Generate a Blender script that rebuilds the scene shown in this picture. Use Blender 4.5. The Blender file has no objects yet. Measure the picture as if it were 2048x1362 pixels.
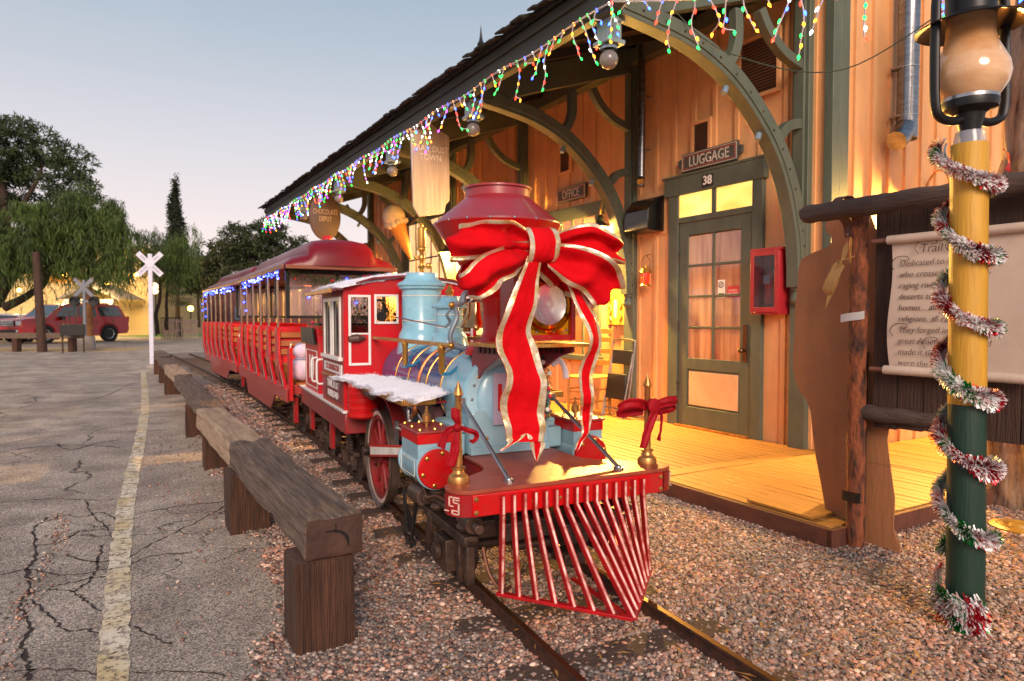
import bpy, bmesh, math, random
import numpy as np
from mathutils import Vector, Matrix, noise as mnoise
R = math.radians
random.seed(7); RS = np.random.RandomState(11)
scene = bpy.context.scene
col = scene.collection
# ---------------------------------------------------------------- camera
cam = bpy.data.cameras.new("camera"); cam.lens = 24; cam.sensor_width = 36; cam.clip_end = 2000; cam.clip_start = .05
camo = bpy.data.objects.new("camera", cam); col.objects.link(camo)
camo.location = (0, 0, 1.3); camo.rotation_euler = (R(90-2.014), 0, R(-30.483))
scene.camera = camo
cam.dof.use_dof = True; cam.dof.focus_distance = 3.6; cam.dof.aperture_fstop = 3.6
# ---------------------------------------------------------------- view
scene.view_settings.view_transform = 'Standard'; scene.view_settings.look = 'None'
scene.view_settings.exposure = 0.46; scene.view_settings.gamma = 1
# ---------------------------------------------------------------- dusk sky
SUN_EL, SUN_AZ = 24, 205     # last glow behind the camera, a little to its left
world = bpy.data.worlds.new("World"); scene.world = world; world.use_nodes = True
nt = world.node_tree; N = nt.nodes; Lk = nt.links
bg = N['Background']
sky = N.new('ShaderNodeTexSky'); sky.sky_type = 'NISHITA'; sky.sun_disc = False
sky.sun_elevation = R(SUN_EL); sky.sun_rotation = R(SUN_AZ)
tc = N.new('ShaderNodeTexCoord'); sp = N.new('ShaderNodeSeparateXYZ'); Lk.new(tc.outputs['Generated'], sp.inputs[0])
rp = N.new('ShaderNodeValToRGB'); Lk.new(sp.outputs['Z'], rp.inputs[0])
def srgb(h):
    h = h.lstrip('#'); v = [int(h[i:i+2], 16)/255 for i in (0, 2, 4)]
    return tuple(x/12.92 if x <= .04045 else ((x+.055)/1.055)**2.4 for x in v)
els = rp.color_ramp.elements
els[0].position = 0.0; els[0].color = (*srgb('#efd8cc'), 1)
els[1].position = 1.0; els[1].color = (*srgb('#7c8ea4'), 1)
for p, c in ((.10, '#e2d0cc'), (.22, '#c9c4c8'), (.36, '#a6b0ba'), (.5, '#8a9caf')):
    e = els.new(p); e.color = (*srgb(c), 1)
mpn = N.new('ShaderNodeMapping'); mpn.inputs['Scale'].default_value = (1.6, 1.6, 7)
Lk.new(tc.outputs['Generated'], mpn.inputs[0])
nz = N.new('ShaderNodeTexNoise'); nz.inputs['Scale'].default_value = 2.4; nz.inputs['Detail'].default_value = 7; nz.inputs['Roughness'].default_value = .6
Lk.new(mpn.outputs[0], nz.inputs['Vector'])
cr = N.new('ShaderNodeValToRGB'); cr.color_ramp.elements[0].position = .52; cr.color_ramp.elements[1].position = .72
Lk.new(nz.outputs['Fac'], cr.inputs[0])
hm = N.new('ShaderNodeMapRange'); hm.inputs[1].default_value = .30; hm.inputs[2].default_value = .52; hm.inputs[4].default_value = .5
Lk.new(sp.outputs['Z'], hm.inputs[0])
mm = N.new('ShaderNodeMath'); mm.operation = 'MULTIPLY'; Lk.new(cr.outputs[0], mm.inputs[0]); Lk.new(hm.outputs[0], mm.inputs[1])
mx = N.new('ShaderNodeMix'); mx.data_type = 'RGBA'; mx.inputs[7].default_value = (*srgb('#c9c6cb'), 1)
Lk.new(mm.outputs[0], mx.inputs[0]); Lk.new(rp.outputs[0], mx.inputs[6])
add = N.new('ShaderNodeMix'); add.data_type = 'RGBA'; add.blend_type = 'ADD'; add.inputs[0].default_value = .012
Lk.new(mx.outputs[2], add.inputs[6]); Lk.new(sky.outputs[0], add.inputs[7])
Lk.new(add.outputs[2], bg.inputs[0]); bg.inputs[1].default_value = .88
# soft afterglow as the one sun
sl = bpy.data.lights.new("sun", 'SUN'); sl.energy = 2.9; sl.angle = R(26); sl.color = (1.0, .78, .62)
so = bpy.data.objects.new("sun", sl); col.objects.link(so)
_az = R(SUN_AZ); _d = Vector((math.sin(_az)*math.cos(R(SUN_EL)), math.cos(_az)*math.cos(R(SUN_EL)), math.sin(R(SUN_EL))))
so.rotation_euler = _d.to_track_quat('Z', 'Y').to_euler()
# ---------------------------------------------------------------- helpers
def new_obj(name, data, parent=None):
    o = bpy.data.objects.new(name, data); col.objects.link(o)
    if parent is not None: o.parent = parent
    return o
def tag(o, label=None, cat=None, group=None, kind=None):
    if label: o['label'] = label
    if cat: o['category'] = cat
    if group: o['group'] = group
    if kind: o['kind'] = kind
    return o
def thing(name, label, cat, loc=(0, 0, 0), rz=0, group=None):
    o = new_obj(name, None); o.location = loc; o.rotation_euler = (0, 0, rz); o.empty_display_size = .1
    return tag(o, label, cat, group)
def copy_tree(o, parent=None, label=None):
    c = o.copy(); col.objects.link(c); c.parent = parent
    if label: c['label'] = label
    for ch in list(o.children): copy_tree(ch, c)
    return c
_mc = {}
def M(name, c1, rough=.5, metal=0, c2=None, var=.18, scale=6, st=(1, 1, 1), bump=0, bscale=40, coat=0, emit=None, es=0,
      detail=5, spec=.5, contrast=0, trans=0, alpha=1, bst=None, sub=0, sheen=0, grime=0):
    if name in _mc: return _mc[name]
    m = bpy.data.materials.new(name); m.use_nodes = True; _mc[name] = m
    n = m.node_tree.nodes; l = m.node_tree.links; b = n['Principled BSDF']
    c1 = srgb(c1) if isinstance(c1, str) else c1
    if c2 is None: ca = tuple(x*(1-var) for x in c1); cb = tuple(min(1, x*(1+var)) for x in c1)
    else: ca = c1; cb = srgb(c2) if isinstance(c2, str) else c2
    t = n.new('ShaderNodeTexCoord'); mp = n.new('ShaderNodeMapping'); mp.inputs['Scale'].default_value = st
    l.new(t.outputs['Object'], mp.inputs[0])
    z = n.new('ShaderNodeTexNoise'); z.inputs['Scale'].default_value = scale; z.inputs['Detail'].default_value = detail; z.inputs['Roughness'].default_value = .62
    l.new(mp.outputs[0], z.inputs['Vector'])
    r = n.new('ShaderNodeValToRGB'); r.color_ramp.elements[0].position = .3+contrast*.15; r.color_ramp.elements[1].position = .7-contrast*.15
    r.color_ramp.elements[0].color = (*ca, 1); r.color_ramp.elements[1].color = (*cb, 1)
    l.new(z.outputs['Fac'], r.inputs[0]); cout = r.outputs[0]
    if grime:
        gz = n.new('ShaderNodeTexNoise'); gz.inputs['Scale'].default_value = 5; gz.inputs['Detail'].default_value = 12; gz.inputs['Roughness'].default_value = .72; l.new(t.outputs['Object'], gz.inputs['Vector'])
        gr = n.new('ShaderNodeMapRange'); gr.inputs[1].default_value = .46; gr.inputs[2].default_value = .68; gr.inputs[4].default_value = grime; l.new(gz.outputs['Fac'], gr.inputs[0])
        gm = n.new('ShaderNodeMix'); gm.data_type = 'RGBA'; gm.inputs[7].default_value = (.10, .07, .055, 1); l.new(gr.outputs[0], gm.inputs[0]); l.new(cout, gm.inputs[6]); cout = gm.outputs[2]
    l.new(cout, b.inputs['Base Color'])
    rr = n.new('ShaderNodeMapRange'); rr.inputs[3].default_value = max(0, rough-.07); rr.inputs[4].default_value = min(1, rough+.1)
    l.new(z.outputs['Fac'], rr.inputs[0]); l.new(rr.outputs[0], b.inputs['Roughness'])
    b.inputs['Metallic'].default_value = metal; b.inputs['Coat Weight'].default_value = coat; b.inputs['Coat Roughness'].default_value = .08
    b.inputs['Specular IOR Level'].default_value = spec; b.inputs['Transmission Weight'].default_value = trans
    if alpha < 1: b.inputs['Alpha'].default_value = alpha
    if sheen: b.inputs['Sheen Weight'].default_value = sheen
    if sub: b.inputs['Subsurface Weight'].default_value = sub; b.inputs['Subsurface Radius'].default_value = (.05, .04, .03)
    if bump:
        z2 = n.new('ShaderNodeTexNoise'); z2.inputs['Scale'].default_value = bscale; z2.inputs['Detail'].default_value = 6
        mp2 = n.new('ShaderNodeMapping'); mp2.inputs['Scale'].default_value = bst or st; l.new(t.outputs['Object'], mp2.inputs[0]); l.new(mp2.outputs[0], z2.inputs['Vector'])
        bp = n.new('ShaderNodeBump'); bp.inputs['Strength'].default_value = min(1, bump); bp.inputs['Distance'].default_value = .01*max(1, bump)
        l.new(z2.outputs['Fac'], bp.inputs['Height']); l.new(bp.outputs[0], b.inputs['Normal'])
    if es:
        e = srgb(emit) if isinstance(emit, str) and emit != 'ramp' else emit
        b.inputs['Emission Strength'].default_value = es
        if emit == 'ramp': l.new(cout, b.inputs['Emission Color'])
        else: b.inputs['Emission Color'].default_value = (*e, 1)
    return m
def mat_nodes(name):
    m = bpy.data.materials.new(name); m.use_nodes = True; _mc[name] = m
    return m, m.node_tree.nodes, m.node_tree.links, m.node_tree.nodes['Principled BSDF']
def frame(o, x, y):
    x = Vector(x).normalized(); y = Vector(y).normalized(); z = x.cross(y)
    m = Matrix((x, y, z)).transposed().to_4x4(); m.translation = Vector(o); return m
class MB:
    def __init__(s): s.v = []; s.f = []; s.m = []
    def add(s, vs, fs, mi=0, T=None):
        k = len(s.v)
        if T is not None: vs = [T @ Vector(q) for q in vs]
        s.v += [tuple(q) for q in vs]; s.f += [tuple(i+k for i in f) for f in fs]; s.m += [mi]*len(fs); return s
    def box(s, c, d, mi=0, T=None, rz=0, rx=0, ry=0):
        x, y, z = d[0]/2, d[1]/2, d[2]/2
        vs = [Vector((a*x, b*y, e*z)) for a in (-1, 1) for b in (-1, 1) for e in (-1, 1)]
        if rz or rx or ry:
            q = Matrix.Rotation(rz, 3, 'Z') @ Matrix.Rotation(ry, 3, 'Y') @ Matrix.Rotation(rx, 3, 'X'); vs = [q @ w for w in vs]
        vs = [w+Vector(c) for w in vs]
        return s.add(vs, [(0, 1, 3, 2), (4, 6, 7, 5), (0, 4, 5, 1), (2, 3, 7, 6), (0, 2, 6, 4), (1, 5, 7, 3)], mi, T)
    def bx(s, x0, x1, y0, y1, z0, z1, mi=0, T=None): return s.box(((x0+x1)/2, (y0+y1)/2, (z0+z1)/2), (abs(x1-x0), abs(y1-y0), abs(z1-z0)), mi, T)
    def tube(s, pts, r, n=10, mi=0, T=None, cap=True, rs=None, flat=1):
        pts = [Vector(p) for p in pts]; k = len(pts); vs = []; up = None
        for i, p in enumerate(pts):
            d = (pts[min(i+1, k-1)]-pts[max(i-1, 0)])
            d = d.normalized() if d.length > 1e-9 else Vector((0, 0, 1))
            if up is None: up = Vector((0, 0, 1)) if abs(d.z) < .9 else Vector((1, 0, 0))
            a = d.cross(up)
            if a.length < 1e-4: a = d.cross(Vector((.3, 1, .2)))
            a.normalize(); b = a.cross(d).normalized(); up = b
            rad = rs[i] if rs else r
            for j in range(n):
                t = 2*math.pi*j/n; vs.append(p+a*math.cos(t)*rad+b*math.sin(t)*rad*flat)
        fs = [(i*n+j, i*n+(j+1) % n, (i+1)*n+(j+1) % n, (i+1)*n+j) for i in range(k-1) for j in range(n)]
        if cap: fs += [tuple(reversed(range(n))), tuple((k-1)*n+j for j in range(n))]
        return s.add(vs, fs, mi, T)
    def cyl(s, p0, p1, r, n=16, mi=0, r2=None, T=None): return s.tube([p0, p1], r, n, mi, T, rs=[r, r if r2 is None else r2])
    def lathe(s, prof, o=(0, 0, 0), n=28, mi=0, ax='Z', T=None, mis=None, a0=0, a1=360):
        full = (a1-a0) >= 360; c = n if full else n+1; vs = []
        for r, h in prof:
            for j in range(c):
                t = R(a0+(a1-a0)*j/n); a, b = r*math.cos(t), r*math.sin(t)
                q = (a, b, h) if ax == 'Z' else ((a, h, b) if ax == 'Y' else (h, a, b)); vs.append((q[0]+o[0], q[1]+o[1], q[2]+o[2]))
        for i in range(len(prof)-1):
            fs = []
            for j in range(n if full else n): 
                j2 = (j+1) % c if full else j+1; fs.append((i*c+j, i*c+j2, (i+1)*c+j2, (i+1)*c+j))
            if i == 0: s.add(vs, [], mi, T); base = len(s.v)-len(vs)
            s.f += [tuple(q+base for q in f) for f in fs]; s.m += [(mis[i] if mis else mi)]*len(fs)
        return s
    def prism(s, poly, t, T=None, mi=0, mi_side=None):      # poly in local XY, extruded 0..t along local Z
        n = len(poly); vs = [(p[0], p[1], 0) for p in poly]+[(p[0], p[1], t) for p in poly]
        s.add(vs, [tuple(reversed(range(n))), tuple(range(n, 2*n))], mi, T)
        k = len(s.v)-2*n; s.f += [(k+i, k+(i+1) % n, k+n+(i+1) % n, k+n+i) for i in range(n)]
        s.m += [mi if mi_side is None else mi_side]*n; return s
    def strip(s, A, B, t=.004, mi=0, nrm=None, T=None):      # sheet between two edge polylines with a real thickness
        A = [Vector(a) for a in A]; B = [Vector(b) for b in B]; n = len(A); vs = []
        for i in range(n):
            d = A[min(i+1, n-1)]-A[max(i-1, 0)]; w = B[i]-A[i]; q = d.cross(w)
            q = q.normalized()*t/2 if q.length > 1e-9 else Vector((0, 0, t/2)); vs += [A[i]+q, B[i]+q, B[i]-q, A[i]-q]
        fs = [tuple(4*i+a for a in (j, (j+1) % 4))+tuple(4*(i+1)+a for a in ((j+1) % 4, j)) for i in range(n-1) for j in range(4)]
        fs += [(3, 2, 1, 0), tuple(4*(n-1)+j for j in range(4))]
        return s.add(vs, fs, mi, T)
    def ball(s, c, r, mi=0, n=12, sc=(1, 1, 1), T=None):
        pr = [(r*math.sin(math.pi*i/(n//2)), -r*math.cos(math.pi*i/(n//2))) for i in range(n//2+1)]
        k = len(s.v); s.lathe(pr, (0, 0, 0), n, mi)
        for i in range(k, len(s.v)):
            q = Vector(s.v[i]); q = Vector((q.x*sc[0]+c[0], q.y*sc[1]+c[1], q.z*sc[2]+c[2])); s.v[i] = tuple(T @ q if T is not None else q)
        return s
    def build(s, name, mats, parent=None, bevel=0, smooth=35, seg=2):
        me = bpy.data.meshes.new(name); me.from_pydata(s.v, [], s.f)
        mats = mats if isinstance(mats, (list, tuple)) else [mats]
        for m in mats: me.materials.append(m)
        if len(mats) > 1: me.polygons.foreach_set('material_index', s.m)
        me.validate(clean_customdata=False)
        bm = bmesh.new(); bm.from_mesh(me); bmesh.ops.recalc_face_normals(bm, faces=bm.faces); bm.to_mesh(me); bm.free()
        if smooth: me.shade_smooth(); me.set_sharp_from_angle(angle=R(smooth))
        o = new_obj(name, me, parent)
        if bevel:
            b = o.modifiers.new('bevel', 'BEVEL'); b.width = bevel; b.segments = seg; b.limit_method = 'ANGLE'; b.angle_limit = R(40); b.harden_normals = False
        return o
def np_mesh(name, V, Fc, mats, parent=None, cols=None, mi=None, smooth=False):
    me = bpy.data.meshes.new(name); V = np.asarray(V, np.float32); Fc = np.asarray(Fc, np.int32); k = Fc.shape[1]
    me.vertices.add(len(V)); me.vertices.foreach_set('co', V.ravel())
    me.loops.add(Fc.size); me.loops.foreach_set('vertex_index', Fc.ravel())
    me.polygons.add(len(Fc)); me.polygons.foreach_set('loop_start', np.arange(0, Fc.size, k, dtype=np.int32)); me.polygons.foreach_set('loop_total', np.full(len(Fc), k, np.int32))
    for m in (mats if isinstance(mats, (list, tuple)) else [mats]): me.materials.append(m)
    if mi is not None: me.polygons.foreach_set('material_index', np.asarray(mi, np.int32))
    if smooth: me.polygons.foreach_set('use_smooth', np.ones(len(Fc), bool))
    if cols is not None:
        a = me.color_attributes.new('Col', 'FLOAT_COLOR', 'POINT'); a.data.foreach_set('color', np.asarray(cols, np.float32).ravel())
    me.update(calc_edges=True); me.validate()
    return new_obj(name, me, parent)
def mul(a, b): return [(x[0], x[1], b) for x in a]
def text(name, s, size, T, mat, parent=None, ext=.002, shear=0, align='CENTER', sx=1, offset=0, space=1):
    cu = bpy.data.curves.new(name, 'FONT'); cu.body = s; cu.size = size; cu.extrude = ext; cu.shear = shear; cu.align_x = align; cu.align_y = 'CENTER'; cu.offset = offset; cu.space_character = space
    cu.resolution_u = 3
    o = bpy.data.objects.new(name, cu); col.objects.link(o); dg = bpy.context.evaluated_depsgraph_get()
    me = bpy.data.meshes.new_from_object(o.evaluated_get(dg)); bpy.data.objects.remove(o)
    me.transform(Matrix.Diagonal((sx, 1, 1, 1))); me.transform(T); me.materials.clear(); me.materials.append(mat)
    return new_obj(name, me, parent)
def bez(p, n=8):      # smooth polyline (Catmull-Rom)
    P = [Vector(q) for q in p]; out = []
    for i in range(len(P)-1):
        a, b, c, d = P[max(i-1, 0)], P[i], P[i+1], P[min(i+2, len(P)-1)]
        for k in range(n):
            t = k/n; out.append(.5*((2*b)+(c-a)*t+(2*a-5*b+4*c-d)*t*t+(3*b-a-3*c+d)*t**3))
    return out+[P[-1]]
def lamp(name, loc, e, c, r, parent=None, spot=None):
    l = bpy.data.lights.new(name, 'SPOT' if spot else 'POINT'); l.energy = e; l.color = c; l.shadow_soft_size = r
    if spot: l.spot_size = R(spot); l.spot_blend = .6
    o = new_obj(name, l, parent); o.location = loc; return o
BRASS = M('brass', '#e0ac58', .28, .85, c2='#c08a40', scale=14, grime=.25); BRASSD = M('aged_brass', '#d09a5c', .38, .8, c2='#9c6c3c', scale=18)
COPPER = M('copper', '#e08a58', .3, .85, c2='#b8683e', scale=20)
RED = M('red_enamel', (.50, .002, .004), .34, 0, var=.10, scale=3, coat=.12, spec=.3, grime=.30); REDD = M('dark_red_enamel', (.30, .003, .008), .34, 0, var=.18, scale=3, coat=.2, spec=.35, grime=.4)
REDDUST = M('dusty_red_paint', '#94161e', .5, 0, c2='#7a2a2a', scale=9, spec=.3, grime=.4)
BLUE = M('pale_blue_enamel', '#86bcd2', .26, 0, var=.1, scale=4, coat=.4, grime=.16); NAVY = M('dark_blue_enamel', '#1c3e74', .16, 0, c2='#2c4684', scale=2, coat=.35, grime=.25)
GREYBLUE = M('grey_blue_metal', '#7f93a3', .35, .3, scale=8)
WHITE = M('white_paint', '#e4dcd2', .45, 0, var=.08, scale=9, grime=.3); STEEL = M('dull_steel', '#a3a3a6', .32, 1, scale=14)
IRON = M('grimy_iron', '#5a443a', .5, .4, c2='#221a18', scale=14, bump=.3); BLACK = M('black_metal', '#1b1a1b', .42, .2, scale=9)
GREEN = M('grey_green_trim', '#5a6152', .55, 0, c2='#4b5348', scale=7, bump=.1, bscale=30, st=(1, 1, .4))
# ================================================================= SETTING
def asphalt_mat():
    m, n, l, b = mat_nodes('asphalt')
    t = n.new('ShaderNodeTexCoord')
    def noise(sc, d=6, v=None):
        z = n.new('ShaderNodeTexNoise'); z.inputs['Scale'].default_value = sc; z.inputs['Detail'].default_value = d; l.new(v or t.outputs['Object'], z.inputs['Vector']); return z
    def ramp(src, a, ca, b_, cb):
        r = n.new('ShaderNodeValToRGB'); r.color_ramp.elements[0].position = a; r.color_ramp.elements[1].position = b_
        r.color_ramp.elements[0].color = (*ca, 1) if len(ca) == 3 else ca; r.color_ramp.elements[1].color = (*cb, 1); l.new(src, r.inputs[0]); return r
    def mixc(f, a, c, bt='MIX'):
        x = n.new('ShaderNodeMix'); x.data_type = 'RGBA'; x.blend_type = bt
        if isinstance(f, float): x.inputs[0].default_value = f
        else: l.new(f, x.inputs[0])
        l.new(a, x.inputs[6])
        if isinstance(c, tuple): x.inputs[7].default_value = (*c, 1)
        else: l.new(c, x.inputs[7])
        return x.outputs[2]
    big = ramp(noise(.7, 8).outputs['Fac'], .3, srgb('#968b82'), .7, srgb('#bdb0a2'))
    st = ramp(noise(2.3, 10).outputs['Fac'], .4, (0, 0, 0), .75, (1, 1, 1))
    c = mixc(st.outputs[0], big.outputs[0], srgb('#7d7068'))
    vo = n.new('ShaderNodeTexVoronoi'); vo.inputs['Scale'].default_value = 130; l.new(t.outputs['Object'], vo.inputs['Vector'])
    vr = ramp(vo.outputs['Color'], .15, (.38, .37, .37), .9, (1.62, 1.54, 1.48)); c = mixc(1.0, c, vr.outputs[0], 'MULTIPLY')
    # cracks
    def crack(sc, w, seed, thr):
        mp = n.new('ShaderNodeMapping'); mp.inputs['Location'].default_value = (seed, seed*.7, 0); l.new(t.outputs['Object'], mp.inputs[0])
        dz = noise(3.0, 7, mp.outputs[0]); sb = n.new('ShaderNodeVectorMath'); sb.operation = 'SCALE'; sb.inputs['Scale'].default_value = .35; l.new(dz.outputs['Color'], sb.inputs[0])
        ad = n.new('ShaderNodeVectorMath'); ad.operation = 'ADD'; l.new(mp.outputs[0], ad.inputs[0]); l.new(sb.outputs[0], ad.inputs[1])
        v = n.new('ShaderNodeTexVoronoi'); v.feature = 'DISTANCE_TO_EDGE'; v.inputs['Scale'].default_value = sc; l.new(ad.outputs[0], v.inputs['Vector'])
        a = n.new('ShaderNodeMapRange'); a.inputs[1].default_value = 0; a.inputs[2].default_value = w; a.inputs[3].default_value = 1; a.inputs[4].default_value = 0; l.new(v.outputs['Distance'], a.inputs[0])
        k = noise(.55, 3, mp.outputs[0]); kk = n.new('ShaderNodeMapRange'); kk.inputs[1].default_value = thr; kk.inputs[2].default_value = thr+.08; l.new(k.outputs['Fac'], kk.inputs[0])
        mu = n.new('ShaderNodeMath'); mu.operation = 'MULTIPLY'; l.new(a.outputs[0], mu.inputs[0]); l.new(kk.outputs[0], mu.inputs[1]); return mu.outputs[0]
    c1 = crack(.33, .006, 0, .46); c2 = crack(2.4, .020, 5.3, .56)
    mxm = n.new('ShaderNodeMath'); mxm.operation = 'MAXIMUM'; l.new(c1, mxm.inputs[0]); l.new(c2, mxm.inputs[1])
    c = mixc(mxm.outputs[0], c, srgb('#2a201e')); l.new(c, b.inputs['Base Color']); b.inputs['Roughness'].default_value = .88
    hs = n.new('ShaderNodeMath'); hs.operation = 'MULTIPLY_ADD'; hs.inputs[1].default_value = -3; l.new(mxm.outputs[0], hs.inputs[0]); l.new(vo.outputs['Distance'], hs.inputs[2])
    bp = n.new('ShaderNodeBump'); bp.inputs['Strength'].default_value = .7; bp.inputs['Distance'].default_value = .006; l.new(hs.outputs[0], bp.inputs['Height']); l.new(bp.outputs[0], b.inputs['Normal'])
    return m
g = MB(); g.add([(-400, -60, 0), (400, -60, 0), (400, 600, 0), (-400, 600, 0)], [(0, 1, 2, 3)])
tag(g.build('ground', asphalt_mat()), kind='structure')
# gravel bed
def gravel_mat():
    m, n, l, b = mat_nodes('gravel_bed')
    t = n.new('ShaderNodeTexCoord'); v = n.new('ShaderNodeTexVoronoi'); v.inputs['Scale'].default_value = 42; l.new(t.outputs['Object'], v.inputs['Vector'])
    r = n.new('ShaderNodeValToRGB'); e = r.color_ramp.elements; e[0].color = (*srgb('#5a4a44'), 1); e[1].color = (*srgb('#a08a7e'), 1)
    q = e.new(.5); q.color = (*srgb('#7d6f6a'), 1); l.new(v.outputs['Color'], r.inputs[0]); l.new(r.outputs[0], b.inputs['Base Color']); b.inputs['Roughness'].default_value = .85
    bp = n.new('ShaderNodeBump'); bp.invert = True; bp.inputs['Distance'].default_value = .02; l.new(v.outputs['Distance'], bp.inputs['Height']); l.new(bp.outputs[0], b.inputs['Normal']); return m
edge = [(.2, .4), (.30, 1.2), (.38, 2.2), (.45, 2.56), (.50, 2.77), (.62, 2.87), (.71, 3.27), (.69, 3.53), (.80, 4.05), (.66, 4.3), (.62, 4.5), (.86, 4.75), (.92, 5.6), (.74, 6.0), (.72, 6.3), (.95, 6.7), (.95, 7.7), (.78, 8.0), (1.0, 9), (.9, 10.3), (1.1, 12), (1.15, 15), (1.2, 19), (1.1, 27)]
ed = []
for i in range(len(edge)-1):
    a, b = edge[i], edge[i+1]; k = max(2, int(abs(b[1]-a[1])/.09))
    for j in range(k): t = j/k; ed.append((a[0]+(b[0]-a[0])*t+random.uniform(-.025, .025), a[1]+(b[1]-a[1])*t))
ed.append(edge[-1]); ed = [(x, y) for x, y in ed]
right = [(3.2, 27), (3.4, 16), (3.6, 3.0), (9.5, 3.0), (9.5, .4)]
poly = ed+right; g = MB(); g.add([(x, y, .004) for x, y in poly], [tuple(range(len(poly)))])
tag(g.build('gravel_bed', gravel_mat()), kind='structure')
def edge_x(y):
    for a, b in zip(ed, ed[1:]):
        if a[1] <= y <= b[1]: return a[0]
    return ed[-1][0]
def gauge_c(y):       # rail centre line, fitted from the curve of the track
    pts = [(-2, 1.36), (0, 1.50), (2.07, 1.69), (4.1, 1.88), (5.9, 2.03), (7.7, 2.14), (11.6, 2.24), (17.2, 2.2), (30, 1.9)]
    for (y0, x0), (y1, x1) in zip(pts, pts[1:]):
        if y <= y1: t = (y-y0)/(y1-y0); return x0+(x1-x0)*t
    return pts[-1][1]
# loose stones
stone = None
def stone_mat():
    m, n, l, b = mat_nodes('gravel_stone')
    a = n.new('ShaderNodeAttribute'); a.attribute_name = 'Col'; l.new(a.outputs['Color'], b.inputs['Base Color']); b.inputs['Roughness'].default_value = .7
    return m
bmi = bmesh.new(); bmesh.ops.create_icosphere(bmi, subdivisions=1, radius=1); icoV = np.array([v.co[:] for v in bmi.verts]); icoF = np.array([[v.index for v in f.verts] for f in bmi.faces]); bmi.free()
bmi = bmesh.new(); bmesh.ops.create_icosphere(bmi, subdivisions=2, radius=1); ico2V = np.array([v.co[:] for v in bmi.verts]); ico2F = np.array([[v.index for v in f.verts] for f in bmi.faces]); bmi.free()
PAL = np.array([srgb(c) for c in ('#94857f', '#a4867a', '#8a8078', '#b09688', '#7d7672', '#9a7464', '#75574c', '#c4b4a8', '#5a5654', '#a0958e', '#ac8270', '#8e7e78')])
def rotmats(k):
    q = RS.normal(size=(k, 4)); q /= np.linalg.norm(q, axis=1)[:, None]; w, x, y, z = q.T
    return np.stack([np.stack([1-2*(y*y+z*z), 2*(x*y-z*w), 2*(x*z+y*w)], -1), np.stack([2*(x*y+z*w), 1-2*(x*x+z*z), 2*(y*z-x*w)], -1), np.stack([2*(x*z-y*w), 2*(y*z+x*w), 1-2*(x*x+y*y)], -1)], 1)
def scatter(P, S, IV, IF, name, tint):
    k = len(P); Rm = rotmats(k); sc = S[:, None]*np.stack([RS.uniform(.75, 1.35, k), RS.uniform(.6, 1.0, k), RS.uniform(.4, .75, k)], 1)
    V = IV[None]*(1+RS.uniform(-.16, .16, (k, len(IV), 1)))*sc[:, None, :]
    yaw = RS.uniform(0, 6.28, k); c, s = np.cos(yaw), np.sin(yaw); tl = RS.uniform(-.5, .5, k); ct, s_t = np.cos(tl), np.sin(tl)
    x, y, z = V[..., 0], V[..., 1], V[..., 2]; y, z = y*ct[:, None]-z*s_t[:, None], y*s_t[:, None]+z*ct[:, None]
    x, y = x*c[:, None]-y*s[:, None], x*s[:, None]+y*c[:, None]
    V = np.stack([x, y, z], -1)+P[:, None, :]
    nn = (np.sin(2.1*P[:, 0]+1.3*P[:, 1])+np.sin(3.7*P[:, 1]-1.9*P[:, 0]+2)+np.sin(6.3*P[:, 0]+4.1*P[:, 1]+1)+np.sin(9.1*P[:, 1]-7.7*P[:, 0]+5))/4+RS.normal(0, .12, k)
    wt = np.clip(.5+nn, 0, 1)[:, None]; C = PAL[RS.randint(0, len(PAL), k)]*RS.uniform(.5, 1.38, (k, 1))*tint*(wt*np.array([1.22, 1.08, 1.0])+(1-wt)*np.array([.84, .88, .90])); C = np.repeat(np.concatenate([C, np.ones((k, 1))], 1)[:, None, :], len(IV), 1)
    Fc = (IF[None]+(np.arange(k)*len(IV))[:, None, None]).reshape(-1, 3)
    return V.reshape(-1, 3), Fc, C.reshape(-1, 4)
def field(k, x0, x1, y0, y1, s0, s1, z1=.012):
    P = np.stack([RS.uniform(x0, x1, k), RS.uniform(y0, y1, k), RS.uniform(.001, z1, k)], 1)
    ex = np.array([edge_x(y) for y in P[:, 1]]); gc = np.array([gauge_c(y) for y in P[:, 1]])
    keep = (P[:, 0] > ex+RS.exponential(.02, k)-.04) & ~((P[:, 0] > 3.46) & (P[:, 1] > 2.38))
    d = np.abs(P[:, 0]-gc); keep &= ~((np.abs(d-.30) < .028))
    # ties show through, half buried
    tie = (np.abs((P[:, 1] % .45)-.225) < .085) & (d < .55); keep &= ~(tie & (RS.uniform(0, 1, k) < np.where(P[:, 1] < 3.3, .62, .78)))
    P[:, 2] += np.clip(.25-np.abs(d-.0), 0, .0)
    return P[keep], (s0*.8+(s1*1.35-s0*.8)*RS.uniform(0, 1, k)**2.2)[keep]
parts = []
P, S = field(110000, .2, 5.2, 1.1, 3.1, .0055, .0115); parts.append((P, S, icoV, icoF))
P, S = field(95000, .4, 3.6, 3.1, 6.5, .0065, .013); parts.append((P, S, icoV, icoF))
P, S = field(34000, .7, 3.5, 6.5, 14, .011, .021, .014); parts.append((P, S, icoV, icoF))
P, S = field(9000, 4.2, 7, .9, 2.3, .010, .017); parts.append((P, S, icoV, icoF))
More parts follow.
